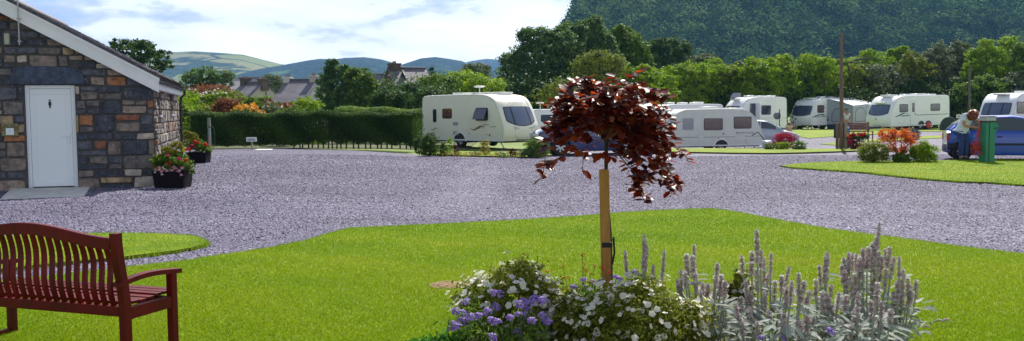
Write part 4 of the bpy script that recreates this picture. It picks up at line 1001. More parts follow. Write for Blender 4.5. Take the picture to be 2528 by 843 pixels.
for x_, z_2, w_2 in ((1.5, 1.06, .36), (1.95, .98, .36)):
    mb = MB(); r = random.Random(int(x_*10)); x = x_
    mb.box(x_, x_+w_2, Y-.006, Y-.002, z_2, z_2+.008)
    while x < x_+w_2: mb.box(x, x+.022, Y-.006, Y-.002, z_2+.008, z_2+r.uniform(.03, .05)); x += r.uniform(.035, .05)
    mb.build('lettering', m_grey, c1)
mb = MB()
for v in (-.75, .75):
    rr_ = []
    for t in np.linspace(0, 1, 7):
        a = fpt(1.02-.10*t, v+.0-.35*t*(1 if v > 0 else -1)+.1, .012); b_ = fpt(1.02-.10*t-.035-.02*math.sin(t*3.14), v-.35*t*(1 if v > 0 else -1)+.1, .012); rr_.append([a, b_])
    mb = MB(); mb.grid(rr_); mb.build('headlamp_moulding', m_lgrey, c1)
mb = MB(); rr_ = [fpt(z, y, .008) for z, y in ((.92, -.55), (.92, .55), (.5, .45), (.5, -.45), (.92, -.55))]
mb.tube(rr_, .008, 5); mb.build('locker_seam', m_grey, c1)
mb = MB(); pl = np.array([fpt(z, .86 , .006) for z in np.linspace(1.95, 2.45, 8)]); mb.tube([tuple(p) for p in pl], .008, 5); mb.build('roof_seam', m_lgrey, c1)
mb = MB(); mb.tube([(.62, -.55, Hc-.05), (.62, -.55, Hc+.30)], .02, 8); mb.lathe([(0, .30), (.16, .31), (.235, .34), (.235, .37), (.12, .39), (0, .395)], 20, (.62, -.55, Hc), sx=1.35); mb.build('television_aerial', m_grp, c1, True)
mb = MB(); mb.tube([(.25, -.6, Hc-.03), (.25, -.6, Hc+.09)], .03, 8); mb.build('flue', m_lgrey, c1)
mb = MB(); mb.box(1.86, 1.95, Y-.012, Y, .56, .66, b=.01); mb.build('water_inlet', m_grey, c1)
mb = MB(); mb.box(.50, .56, Y-.02, Y, .66, .70); mb.build('side_lamp', m_orl, c1)
def facing(pxn, pyn, yawdeg, L, W, side, nf=.15, sc=1):
    """base point of a caravan whose front corner on the viewed side stands at a ground pixel"""
    p = G(pxn, pyn); yw = R(yawdeg); f = np.array([math.cos(yw), math.sin(yw)]); l = np.array([-math.sin(yw), math.cos(yw)])
    c = p[:2]-f*(L/2-nf)*sc-l*side*W/2*sc; return (c[0], c[1], float(TH(*c))), yw
# large twin axle caravan
L_, W_ = 7.0, 2.25
b_, yw = facing(2196, 323, 208, L_, W_, 1)
c2, Y, fpt, sp = caravan('touring_caravan', 'long white twin axle caravan with a red wheel clamp behind the orange shrub', 'caravan', b_, yw, L_, W_, 2.66, 1, fw=(1.20, 1.98, .93, .86, .16, ()),
    wins=[(1.35, 2.25, 1.42, 1.98), (-2.3, -1.25, 1.45, 1.95)], door=(.45, 1.05, .42, 2.22), axles=(-1.25, -.45) if False else (-.95, -.15), vents=[(2.1, 0, .8, .9, .14), (.4, .2, .9, .5, .12), (-.9, .2, 1.0, .6, .14), (-2.2, .2, .8, .6, .1), (2.9, 0, .5, .9, .06)],
    hatches=[(1.9, 2.5, .55, .92), (1.2, 1.75, .55, .92), (-2.2, -1.4, .5, .85)], slats=[], tilt=R(.9))
def stripe(par, Y, side, x0, x1, z, h, m, name='side_stripe'):
    mb = MB(); mb.box(x0, x1, Y+side*.004 if side > 0 else Y-.007, Y+side*.007 if side > 0 else Y-.004, z, z+h); return mb.build(name, m, par)
stripe(c2, Y, 1, -3.3, .42, 1.12, .05, m_teal); stripe(c2, Y, 1, 1.08, 2.2, 1.10, .03, m_teal)
ribbon(None, [(2.75-2.2*t*.5, 1.08+.32*t**1.5) for t in np.linspace(0, 1, 10)], .12, 'swoosh_decal', m_teal, Y, 1, c2)
ribbon(None, [(2.1-1.0*t, 1.24+.06*math.sin(t*3.14)) for t in np.linspace(0, 1, 10)], .03, 'swoosh_decal', m_teal, Y, 1, c2)
text('Supreme', .22, m_teal, c2, (1.62, Y+.008, 1.08), Euler((R(90), 0, R(180))), shear=.35)
mb = MB(); mb.lathe([(0, .0), (.24, .0), (.24, .04), (.10, .06), (0, .06)], 20, (-.95, Y+.01, .33), axis='y'); 
cl = mb.build('wheel_clamp', mat('red_clamp', (.65, .02, .01), .4), c2, True)
mb = MB(); mb.prism([(-.03, -.09), (.03, -.09), (0, .10)], lambda x, z: (3.40, x, .93+z), lambda x, z: (3.53, x, .93+z)); mb.build('badge', m_grey, c2)
# caravan with awning
L_, W_ = 6.0, 2.2
b_, yw = facing(2004, 320.5, 214, L_, W_, 1)
c3, Y, fpt, sp = caravan('touring_caravan', 'white caravan with a grey striped awning beside the tall wooden pole', 'caravan', b_, yw, L_, W_, 2.58, 1, fw=(1.12, 1.92, .93, .86, .14, (-.5, .5)),
    wins=[(1.35, 2.15, 1.38, 1.95, m_glassw)], door=(-.1, .5, .42, 2.1), axles=(-.3,), vents=[(1.6, 0, .9, .8, .08), (.6, .2, .5, .5, .14), (-.6, .2, .5, .5, .12), (-1.8, .2, .5, .5, .12)], hatches=[(1.3, 1.9, .5, .8)])
stripe(c3, Y, 1, .6, 2.7, 1.0, .05, m_teal); ribbon(None, [(2.9-1.9*t, .98+.22*math.sin(t*2.2)) for t in np.linspace(0, 1, 10)], .10, 'swoosh_decal', m_teal, Y, 1, c3)
# awning: pitched tent along the viewed side of that caravan, behind the pole
m_awn = mat('awning_canvas', (.34, .38, .42), .9, var=.1, vs=3); m_awr = mat('awning_roof', (.74, .75, .76), .8); m_awc = mat('clear_awning_window', (.30, .34, .38), .25); m_navy = mat('navy_mud_wall', (.02, .03, .09), .8)
aw = empty('caravan_awning', b_, yw, 'grey canvas awning with arched windows and white roof joined to the caravan by the pole', 'awning')
x0, x1, y0, y1 = -2.6, .95, Y+.02, Y+2.5
mb = MB(); zr = 2.48; ze = 1.92
rows = [[(x, y0+(y1-y0)*t, zr+(ze-zr)*t+(.12*(1-abs(2*(x-x0)/(x1-x0)-1)) if t > .95 else .05*math.sin(t*3.14))) for t in np.linspace(0, 1, 9)] for x in np.linspace(x0, x1, 9)]
mb.grid(rows); o = mb.build('roof', m_awr, aw); o.modifiers.new('s', 'SOLIDIFY').thickness = .01
mb = MB(); f = lambda d: (lambda x, z: (x, y1+d, z)); mb.prism([(x0, .4), (x1, .4), (x1, 1.92), ((x0+x1)/2, 2.03), (x0, 1.92)], f(0), f(-.012)); mb.build('front_wall', m_awn, aw)
mb = MB(); mb.prism([(x0, .02), (x1, .02), (x1, .399), (x0, .399)], f(0), f(-.012)); mb.build('mud_wall', m_navy, aw)
for xx in (x0, x1):
    mb = MB(); g_ = lambda d: (lambda y, z: (xx+d, y, z)); mb.prism([(y0, .4), (y1-.013, .4), (y1-.013, 1.90), (y0, 2.44)], g_(0), g_(-.012)); mb.build('side_wall', m_awn, aw)
    mb = MB(); mb.prism([(y0, .02), (y1-.013, .02), (y1-.013, .399), (y0, .399)], g_(0), g_(-.012)); mb.build('mud_wall', m_navy, aw)
def arch(c, hw, z0, z1, n=10):
    return [(c-hw, z0), (c+hw, z0)]+[(c+hw*math.cos(a), z1-hw*.8+hw*.8*math.sin(a)) for a in np.linspace(0, math.pi, n)]
for c in (x0+.85, x0+2.6):
    mb = MB(); mb.prism(arch(c, .70, .62, 1.78), f(.001), f(.008)); w_ = mb.build('window', m_navy, aw)
    mb = MB(); mb.prism(arch(c, .655, .66, 1.74), f(.009), f(.014)); mb.build('pane', m_awc, w_)
h_ = lambda d: (lambda y, z: (x1+d, y, z))
mb = MB(); mb.prism(arch((y0+y1)/2, .8, .62, 1.75), h_(.001), h_(.008)); w_ = mb.build('window', m_navy, aw)
mb = MB(); mb.prism(arch((y0+y1)/2, .75, .66, 1.71), h_(.009), h_(.014)); mb.build('pane', m_awc, w_)
for (x, y, z) in ((x0, y1, 1.92), (x1, y1, 1.92), ((x0+x1)/2, y1, 2.03)):
    mb = MB(); mb.tube([(x, y+.02, 0), (x, y+.02, z)], .018, 6); mb.build('pole', m_lgrey, aw)
# rear caravan behind the silver car
L_, W_ = 4.5, 2.2
b_, yw = facing(1820, 331, 200, L_, W_, 1)
c4, Y, fpt, sp = caravan('touring_caravan', 'white caravan with its door open standing behind the silver car', 'caravan', b_, yw, L_, W_, 2.64, 1, fw=(1.15, 1.95, .93, .86, .14, (-.5, .5)),
    wins=[(-.75, .02, 1.35, 1.98)], axles=(-.3,), vents=[(1.3, -.2, .7, .6, .12), (.4, 0, .5, .5, .14), (-.4, .2, .5, .5, .1), (-1.3, .2, .6, .5, .12)], hatches=[(-1.8, -1.3, .5, .9)])
stripe(c4, Y, 1, -2.2, .4, 1.05, .02, m_lgrey)
sp(rrect(.55, 1.05, .5, 2.16, .08), -.015, .006, 'door_opening', m_glassb, c4)
mb = MB(); mb.box(.46, .54, Y, Y+.58, .5, 2.18, b=.02); o = mb.build('door', m_cwhite, c4); mb = MB(); mb.box(.45, .462, Y+.14, Y+.42, 1.35, 1.95); mb.build('pane', m_glassb, o)
mb = MB(); mb.prism([(-.28, 0), (.28, 0), (.22, .34), (-.05, .34)], lambda x, z: (1.55-x, -.25, 2.60+z), lambda x, z: (1.55-x, .35, 2.60+z)); mb.build('open_rooflight', m_glassf, c4)
# right hand caravan behind the blue car
L_, W_ = 6.0, 2.25
b_, yw = facing(2497, 331.5, 212, L_, W_, 1)
c5, Y, fpt, sp = caravan('touring_caravan', 'white caravan with a three part front window behind the blue car', 'caravan', b_, yw, L_, W_, 2.62, 1, fw=(1.20, 1.95, .95, .88, .06, (-.45, .45)),
    wins=[(1.2, 2.3, 1.30, 2.0, m_glassw), (-.6, .3, 1.4, 1.95)], door=(-1.9, -1.3, .42, 2.1), axles=(-.2,), vents=[(1.9, 0, 1.0, .8, .08), (.3, .2, .5, .5, .12)])
# boxy older caravan with letters
L_, W_ = 5.75, 2.1; H = 2.50
prof = [(L_/2-.10, .34), (L_/2, .70), (L_/2-.02, .80), (L_/2-.52, 1.85), (L_/2-.80, 2.15), (L_/2-1.25, H-.07), (L_/2-1.6, H-.02), (.4, H), (-L_/2+1.0, H-.02), (-L_/2+.8, H-.03), (-L_/2+.25, H-.24), (-L_/2+.16, 1.95), (-L_/2+.02, 1.2), (-L_/2, .34)]
pr = G(1676, 371)
yw = R(10); f_ = np.array([math.cos(yw), math.sin(yw)])
d0 = 53.5; pA = D(1660, 377, d0)
cen = pA[:2]+f_*L_/2+np.array([-f_[1], f_[0]])*W_/2
c6, Y, fpt, sp = caravan('touring_caravan', 'older cream white caravan with thin grey stripe and three side windows in a row', 'caravan', (cen[0], cen[1], pA[2]), yw, L_, W_, H, -1, prof=prof, skin=mat('aged_caravan_skin', (.70, .73, .66), .45, var=.05, vs=2),
    fw=(1.0, 1.75, .85, .80, .02, (-.4, .4)), wins=[(-2.25, -1.62, 1.30, 1.92, m_blind), (-.95, .15, 1.28, 1.90, m_glassw), (.88, 1.92, 1.35, 1.98, m_glassw)], axles=(.10,), bulge=.05,
    hatches=[(-1.32, -1.0, .62, 1.05), (.95, 1.55, .55, .92)], vents=[(-.2, .3, .9, .6, .12), (1.4, .4, .9, .7, .08)])
stripe(c6, Y, -1, -2.75, -1.34, .84, .025, m_grey); stripe(c6, Y, -1, -.98, .93, .84, .025, m_grey); stripe(c6, Y, -1, 1.57, 2.55, .86, .025, m_grey)
text('MUSKETEER', .16, m_grey, c6, (1.55, Y-.006, 1.02), Euler((R(90), 0, 0)), sp=1.35)
mb = MB(); mb.lathe([(0, 0), (.06, 0), (.045, .02), (0, .02)][::-1], 12, (.22, Y-.012, 1.04), axis='y'); mb.build('vent_cap', m_grey, c6)
for x_ in (-.1, 2.6): mb = MB(); mb.box(x_, x_+.08, Y-.02, Y, .76, .82); mb.build('reflector', m_orl, c6)
for wx0, wx1, wz in ((-2.25, -1.62, 1.95), (-.95, .15, 1.93), (.88, 1.92, 2.01)):
    mb = MB(); mb.box(wx0-.08, wx1+.08, Y-.03, Y+.0, wz, wz+.025); mb.build('window_rail', m_lgrey, c6)
# two partly hidden caravans
L_ = 5.6
pB = D(1640, 330, 64); yw = R(198)
c7, Y, fpt, sp = caravan('touring_caravan', 'white caravan mostly hidden behind the older caravan and the copper leaved tree', 'caravan', (pB[0]+1.2, pB[1]+.6, -.72), yw, L_, 2.2, 2.62, 1, fw=(1.15, 1.95, .9, .85, .1, ()), wins=[(1.2, 2.0, 1.4, 1.9), (-1.5, -.6, 1.4, 1.9)], axles=(-.2,),
    vents=[(.9, .1, .5, .5, .14), (-.1, .1, .5, .5, .12), (-1.2, .1, .8, .5, .14), (2.2, .1, .5, .5, .06)])
pC = D(1352, 335, 60)
c8, Y, fpt, sp = caravan('touring_caravan', 'low white caravan glimpsed between the cream caravan and the dark blue car', 'caravan', (pC[0]+.6, pC[1]+1.5, float(TH(*pC[:2]))), R(25), 5.0, 2.1, 1.95, -1,
    prof=[(2.4, .34), (2.5, .9), (2.1, 1.6), (1.5, 1.9), (0, 1.95), (-2.0, 1.93), (-2.45, 1.8), (-2.5, 1.0), (-2.5, .34)], fw=(.95, 1.5, .8, .75, .02, ()), wins=[(-1.6, -.6, 1.15, 1.55)], axles=(0,))
mb = MB(); mb.tube([(-1.55, -.8, 1.85), (-1.55, -.8, 2.30)], .025, 8); mb.lathe([(0, .0), (.22, .02), (.26, .06), (.22, .10), (0, .12)], 16, (-1.55, -.8, 2.28)); mb.build('television_aerial', m_grp, c8, True)
# ------------------------------------------------------------------ cars
def paint(name, c, rough=.3): return mat(name, c, rough, spec=.5, coat=1.0)
m_carglass = mat('car_glass', (.03, .045, .05), .05, spec=.9, coat=1); m_carglassl = mat('pale_car_glass', (.36, .44, .46), .08, coat=1)
m_dblack = mat('car_black_trim', (.012, .010, .03), .5)
def car(name, label, base, yaw, Lc, Wc, stations, ztop, cabin, wheels, m, side, wins, ws=None, rwin=None, rr=.29, lower=None, glass=None, extras=None, sc=1, wsglass=None):
    """stations: (x, z_shoulder); ztop(x): roof curve; cabin=(x_rear_base,x_rear_top,x_front_top,x_front_base)"""
    root = empty(name, base, yaw, label, 'car', None, sc)
    glass = glass or m_carglass
    xs = np.unique(np.round(np.concatenate([np.linspace(-Lc/2, Lc/2, 45), [w_+d for w_ in wheels for d in np.linspace(-rr*1.25, rr*1.25, 13)]]), 3))
    sx_, sz_ = zip(*stations)
    def zs(x): return float(np.interp(x, sx_, sz_))
    def zt(x): return float(np.interp(x, *zip(*ztop)))
    def hw(x): t = abs(x)/(Lc/2); return Wc/2*(1-.16*max(0, (t-.72)/.28)**2.2)
    rows = []
    for x in xs:
        zb = .20
        for w_ in wheels:
            dx = abs(x-w_)
            if dx < rr*1.22: zb = max(zb, rr+math.sqrt(max(0, (rr*1.2)**2-dx*dx)))
        e = 1-max(0, (abs(x)/(Lc/2)-.93)/.07)**2*.18
        s = zs(x); h = hw(x); T = max(s, s+.02)
        zb = min(zb, s-.08)
        if abs(x) > Lc/2-.25: zb = max(zb, .28)
        row = [(x*1, -h*.97, zb), (x, -h, zb+.35*(s-zb)), (x, -h*.985, zb+.75*(s-zb)), (x, -h*.93, s-.01), (x, -h*.80, s+.025), (x, -h*.4, s+.05*e), (x, 0, s+.058*e)]
        row += [(a, -b, c) for a, b, c in row[:-1][::-1]]
        rows.append(row)
    mb = MB(); mb.grid(rows); mb.add(rows[0], [tuple(range(len(rows[0])))]); mb.add(rows[-1], [tuple(range(len(rows[0])))])
    body = mb.build('body', m, root, True)
    # arches
    for w_ in wheels:
        for s2 in (1, -1):
            mb = MB(); pts = [(w_+rr*1.19*math.cos(a), rr+rr*1.19*math.sin(a)) for a in np.linspace(-.25, math.pi+.25, 16)]
            mb.prism(pts, lambda x, z: (x, s2*(Wc/2-.30), z), lambda x, z: (x, s2*(Wc/2-.26), z)); mb.build('wheel_arch', m_black, root)
            wheel(root, w_, s2*(Wc/2-.11), rr, .19, s2, 7)
    mb = MB(); mb.box(-Lc/2+.3, Lc/2-.3, -Wc/2+.2, Wc/2-.2, .17, .26); mb.build('underbody', m_dkgrey, root)
    a, b, c, d = cabin
    def yr(x, t):      # half width of the glasshouse at height fraction t
        return hw(x)*(.91-.20*t)
    xr = np.unique(np.round(np.concatenate([np.linspace(a, b, 6), np.linspace(b, c, 12), np.linspace(c, d, 8)]), 3))
    rows = []
    for x in xr:
        z0 = zs(x)+.0; z1 = max(z0+.012, zt(x)); fr_ = (z1-z0)/.5
        row = [(x, -yr(x, 0), z0), (x, -yr(x, .5*min(1, fr_)), z0+(z1-z0)*.5), (x, -yr(x, .93*min(1, fr_)), z0+(z1-z0)*.93), (x, -yr(x, min(1, fr_))*.90, z0+(z1-z0)*.985), (x, -yr(x, 1)*.5, z1+.015), (x, 0, z1+.02)]
        row += [(p, -q, r_) for p, q, r_ in row[:-1][::-1]]; rows.append(row)
    mb = MB(); mb.grid(rows); cab = mb.build('roof', m, root, True)
    def gp(x, t, s2, off=.008):
        z0 = zs(x); z1 = max(z0+.012, zt(x)); fr_ = min(1, (z1-z0)/.5); y = yr(x, t*fr_)+off; return (x, s2*y, z0+(z1-z0)*t)
    for s2 in (1, -1):
        for (x0, x1) in wins:
            P_ = []
            for x in np.linspace(x0, x1, 10): P_.append([gp(x, t, s2, .010) for t in (.10, .3, .5, .7, .86)])
            mb = MB(); mb.grid(P_); w_ = mb.build('window', glass, cab, True)
    def endglass(xb, xt, nm, gm):
        P_ = []
        for t in np.linspace(.10 if nm == 'windscreen' else .3, .92, 7):
            x = xb+(xt-xb)*t; z0 = max(zt(x), zs(x)); row = []
            dz = (zt(xt)-zs(xb)); dx = (xt-xb); nn = np.array([-dz, dx]) if dx > 0 else np.array([dz, -dx]); nn = nn/np.linalg.norm(nn)
            for v in np.linspace(-1, 1, 9):
                fr_ = min(1, (z0-zs(x))/.5); y = v*yr(x, fr_)*.88; row.append((x+nn[0]*.010, y, z0+.022-.02*abs(v)**1.5*1+nn[1]*.010))
            P_.append(row)
        mb = MB(); mb.grid(P_); return mb.build(nm, gm, cab, True)
    endglass(d, c, 'windscreen', wsglass or glass); endglass(a, b, 'rear_window', mat('rear_glass', (.02, .03, .04), .35, spec=.4))
    if lower:      # black bumpers and rubbing strips
        for (x0, x1, z0, z1, off) in lower:
            for s2 in (1, -1):
                P_ = []
                for x in np.linspace(x0, x1, 14): P_.append([(x, s2*(hw(x)*q+off), z) for z, q in ((z0, .975), ((z0+z1)/2, 1.0), (z1, .99))])
                mb = MB(); mb.grid(P_); o = mb.build('rubbing_strip', m_dblack, root, True); o.modifiers.new('s', 'SOLIDIFY').thickness = .012
    for e_ in (-1, 1):
        P_ = []
        for v in np.linspace(-1, 1, 15):
            y = v*Wc/2*.87; x = e_*(Lc/2+.05-.12*abs(v)**3); P_.append([(x-e_*.10, y, .24), (x, y, .26), (x+e_*.01, y, .42), (x-e_*.03, y, .52), (x-e_*.12, y, .53)])
        mb = MB(); mb.grid(P_); mb.build('bumper', m_dblack if lower else m, root, True)
    for s2 in (1, -1):
        xm = d-.32; mb = MB(); z = zs(xm)+.12; mb.box(xm-.07, xm+.07, s2*(hw(xm)*.93+.03)-.0, s2*(hw(xm)*.93+.19) if s2 > 0 else s2*(hw(xm)*.93+.19)+.16, z-.06, z+.08, b=.03) if s2 > 0 else mb.box(xm-.07, xm+.07, -(hw(xm)*.93+.19), -(hw(xm)*.93+.03), z-.06, z+.08, b=.03)
        mb.bar((xm, s2*hw(xm)*.86, z-.05), (xm, s2*(hw(xm)*.93+.06), z-.02), .05, .04); mb.build('mirror', m_dblack if lower else m, root, True)
        mb = MB(); zz = zs(-Lc/2+.05); y0, y1 = s2*(Wc/2*.66), s2*(Wc/2*.88); mb.box(-Lc/2-.012, -Lc/2+.07, min(y0, y1), max(y0, y1), zz-.27, zz-.03, b=.02); mb.build('tail_lamp', m_redl, root)
        mb = MB(); zz = zs(Lc/2-.1); mb.box(Lc/2-.10, Lc/2+.02, min(y0, y1), max(y0, y1), zz-.14, zz+.0, b=.03); mb.build('headlamp', mat('headlamp_glass', (.6, .63, .66), .1, coat=1), root)
    return root, gp, hw, zs, cab
m_bluep = paint('blue_car_paint', (.002, .065, .52))
# blue hatchback: rear to the left
yw = R(-19); pr_ = G(2374, 397)
rc = np.array([pr_[0], pr_[1]]); f_ = np.array([math.cos(yw), math.sin(yw)]); l_ = np.array([-f_[1], f_[0]])
Wc, Lc = 1.62, 3.75
cen = rc+f_*1.44+l_*(Wc/2-.1)
blue, gp, hw, zs, cab = car('parked_car', 'blue hatchback with black bumpers parked behind the woman and the green post', (cen[0], cen[1], float(TH(*cen))), yw, Lc, Wc,
    [(-1.88, .90), (-1.6, .93), (.6, .90), (1.0, .86), (1.6, .74), (1.875, .60)], [(-1.80, .95), (-1.62, 1.16), (-1.28, 1.36), (-.9, 1.41), (0, 1.43), (.30, 1.385), (1.02, .90)], (-1.78, -1.30, .28, 1.02), (-1.44, 1.10), m_bluep, -1,
    [(-1.30, -.62), (-.52, .52)], lower=[(-.88, .92, .46, .56, .006), (-1.85, -1.52, .34, .55, .008)], wsglass=m_carglassl, glass=m_carglass, rr=.285)
for s2 in (-1, 1):
    for xd in (-.57, .75):
        mb = MB(); mb.tube([(xd, s2*(hw(xd)*.978), .28), (xd, s2*(hw(xd)*1.0+.001), .5), (xd, s2*(hw(xd)*.985+.001), .75), (xd, s2*(hw(xd)*.93+.002), .90)], .005, 4); mb.build('door_seam', m_dblack, blue)
    mb = MB(); mb.box(-.44, -.30, s2*(hw(0)*.985+.0)-.012, s2*(hw(0)*.985)+.012, .74, .78, b=.006); mb.build('door_handle', m_dblack, blue)
# silver car
yw = R(-8); d0 = 55.0; pS = D(1938, 359, d0)
f_ = np.array([math.cos(yw), math.sin(yw)]); l_ = np.array([-f_[1], f_[0]]); cen = pS[:2]-f_*1.33+l_*.8
silv, gp, hw, zs, cab = car('parked_car', 'silver grey car behind the crimson bush with an arched roof', (cen[0], cen[1], pS[2]), yw, 4.3, 1.76,
    [(-2.15, 1.0), (-1.2, .98), (.8, .92), (1.4, .84), (1.95, .68), (2.15, .52)], [(-2.1, 1.02), (-1.7, 1.32), (-1.1, 1.46), (-.3, 1.50), (.35, 1.42), (1.25, .92)], (-2.05, -1.6, .30, 1.25), (-1.25, 1.33), paint('silver_car_paint', (.42, .46, .55)), -1, [(-1.75, -1.05), (-.97, -.12), (-.04, .80)], rr=.31)
# dark blue estate behind the copper tree, facing left
yw = R(188); d0 = 35.5; pD = D(1384, 386, d0); f_ = np.array([math.cos(yw), math.sin(yw)]); l_ = np.array([-f_[1], f_[0]])
cen = pD[:2]-f_*1.35-l_*(.85)
dk, gp, hw, zs, cab = car('parked_car', 'large dark blue off road car half hidden behind the copper leaved tree', (cen[0], cen[1], pD[2]), yw, 4.55, 1.85,
    [(-2.27, 1.12), (.9, 1.12), (1.1, 1.10), (1.9, 1.02), (2.2, .86), (2.275, .7)], [(-2.24, 1.2), (-2.15, 1.55), (-1.9, 1.76), (0, 1.80), (.35, 1.76), (1.15, 1.12)], (-2.2, -2.05, .38, 1.12), (-1.32, 1.36), paint('navy_car_paint', (.012, .03, .16)), 1, [(-2.0, -1.2), (-1.1, -.15), (-.05, .72)], rr=.35, glass=mat('bluish_car_glass', (.08, .11, .2), .05, coat=1))
mb = MB()
mb.tube([(-1.9, .62, 1.80), (-1.8, .62, 1.86), (.1, .62, 1.86), (.25, .62, 1.79)], .018, 6); mb.build('roof_rail', m_lgrey, dk); mb = MB(); mb.tube([(-1.9, -.62, 1.80), (-1.8, -.62, 1.86), (.1, -.62, 1.86), (.25, -.62, 1.79)], .018, 6); mb.build('roof_rail', m_lgrey, dk)
# ------------------------------------------------------------------ green supply post, hose reel
m_gpost = mat('green_enamel', (.006, .21, .115), .4, var=.08, vs=3); 
def supply_post():
    p = G(2436, 404); a = R(12)
    root = empty('service_post', (p[0], p[1], p[2]+.04), a, 'square green service post with a grey cap on the island lawn beside the woman', 'service post')
    h = 1.21
    mb = MB(); mb.box(-.17, .15, -.15, .15, -.05, h, b=.008); mb.build('column', m_gpost, root)
    mb = MB(); mb.box(-.065, -.048, -.158, -.148, .0, h-.01); mb.build('corner_groove', m_black, root)
    mb = MB(); mb.box(-.19, .17, -.17, .17, h, h+.03, b=.004, m=0); mb.box(-.185, .165, -.165, .165, h+.031, h+.16, b=.02, m=1); mb.box(-.195, .175, -.175, .175, h+.161, h+.18, b=.006, m=0)
    mb.build('cap', [m_black, mat('grey_cap', (.42, .44, .47), .5)], root)
    mb = MB(); mb.prism([(.151, h-.02), (.24, h-.03), (.28, h-.12), (.25, h-.24), (.20, h-.30), (.151, h-.32)], lambda x, z: (x, -.12, z), lambda x, z: (x, .10, z)); mb.build('side_housing', m_gpost, root)
    mb = MB(); mb.tube([(.10, -.17, h-.20), (.17, -.21, h-.17), (.22, -.19, h-.22)], .012, 6); mb.build('hook', m_black, root)
    # cable reel hanging on the post's side
    r2 = empty('cable_reel', (p[0]-.28, p[1]+.05, p[2]+.05), 0, 'coiled orange extension cable hanging on the left of the green post', 'cable reel')
    mo = mat('orange_cable', (.50, .035, .008), .5); 
    mb = MB(); r = random.Random(5)
    for i in range(16):
        c = Vector((.04+r.uniform(-.06, .05), r.uniform(-.08, .08), .40+r.uniform(-.06, .12))); ra = r.uniform(.09, .18); ax = r.uniform(-.4, .4); pts = []
        for k in range(19):
            t = 2*math.pi*k/18; pts.append(c+Vector((math.cos(t)*ra, math.sin(t)*ra*math.sin(ax), math.sin(t)*ra*(.85 if i % 3 else 1.15))))
        mb.tube(pts, .009, 5)
    mb.tube([(.05, 0, .72), (.08, -.02, .95), (.06, 0, 1.15), (.10, 0, 1.28)], .012, 6); mb.tube([(-.06, 0, .75), (.02, -.05, 1.0), (.10, 0, 1.2)], .010, 6)
    for k in range(5): mb.tube([(r.uniform(-.06, .08), r.uniform(-.04, .04), .70), (r.uniform(0, .1), 0, .95), (.08, 0, 1.12)], .010, 5)
    mb.tube([(-.18, 0, .42), (-.2, -.05, .28), (-.02, -.08, .20), (.12, -.06, .30), (.2, -.05, .25)], .008, 6); mb.build('cable', mo, r2, True)
    mb = MB(); mb.lathe([(.0, -.05), (.05, -.05), (.05, .05), (0, .05)], 16, (.04, 0, .40), axis='y'); mb.build('drum', mat('drum_dark_red', (.16, .02, .02), .5), r2, True)
supply_post()
# ------------------------------------------------------------------ people
def skin_obj(name, joints, edges, m, parent, sub=2, root_i=0):
    me = bpy.data.meshes.new(name); me.from_pydata([j[:3] for j in joints], edges, [])
    o = bpy.data.objects.new(name, me); COL.objects.link(o); o.parent = parent; me.materials.append(m)
    sm = o.modifiers.new('k', 'SKIN'); sm.use_smooth_shade = True
    for i, j in enumerate(joints):
        rr_ = j[3] if isinstance(j[3], tuple) else (j[3], j[3])
        me.skin_vertices[0].data[i].radius = rr_
    me.skin_vertices[0].data[root_i].use_root = True
    sb = o.modifiers.new('s', 'SUBSURF'); sb.levels = sub; sb.render_levels = sub
    bpy.context.view_layer.update()
    dg = bpy.context.evaluated_depsgraph_get(); m2 = bpy.data.meshes.new_from_object(o.evaluated_get(dg))
    o.modifiers.clear(); o.data = m2
    if not len(m2.materials): m2.materials.append(m)
    return o
m_skin = mat('skin', (.50, .23, .15), .55, var=.08, vs=6)
def head(parent, c, d, up, s, m, hairm, hair='bob'):
    """head looking along d; geometry: face features on an ellipsoid"""
    d = Vector(d).normalized(); up = Vector(up); up = (up-d*up.dot(d)).normalized(); rt = d.cross(up)
    M = Matrix((d, -rt, up)).transposed().to_4x4(); M.translation = Vector(c)
    def T(pts): return [M @ (Vector(p)*s) for p in pts]
    bm = bmesh.new(); bmesh.ops.create_icosphere(bm, subdivisions=3, radius=1)
    for v in bm.verts:
        x, y, z = v.co; v.co = Vector((x*.095*(1-.10*max(0, -z)), y*.075*(1-.22*max(0, -z)**1.5), z*.118))
        if x > .5: v.co.x -= .006*max(0, z)*1
        if x > .7 and abs(y) < .2 and -.35 < z < .12: v.co.x += .020*(1-abs(y)/.2)*(1-abs(z+.15)/.3)
        if x > .5 and z < -.6 and abs(y) < .4: v.co.x += .012
    vs = [M @ (v.co*s) for v in bm.verts]; fs = [[v.index for v in f.verts] for f in bm.faces]; bm.free()
    mb = MB(); mb.add(vs, fs)
    for sy in (1, -1):
        mb.lathe([(0, -.004), (.012, -.004), (.03, .0), (.026, .01), (0, .008)], 10, (0, 0, 0)); k = 50; mb.v[-k:] = [tuple(M @ (Vector((p[1]*.6-.005, sy*(.073+p[2]), p[0]))*s)) for p in mb.v[-k:]]
    return mb, M
def eyes(mb2, M, s):
    for sy in (1, -1):
        i0 = len(mb2.v); mb2.lathe([(0, -.006), (.012, -.003), (.012, .003), (0, .006)], 8); mb2.v[i0:] = [tuple(M @ (Vector((.083+p[2]*.6, sy*.03+p[0], .012+p[1]*.5))*s)) for p in mb2.v[i0:]]
    i0 = len(mb2.v); mb2.lathe([(0, -.003), (.022, -.001), (.022, .001), (0, .003)], 8); mb2.v[i0:] = [tuple(M @ (Vector((.082+p[2]*.6, p[0], -.052+p[1]*.25))*s)) for p in mb2.v[i0:]]
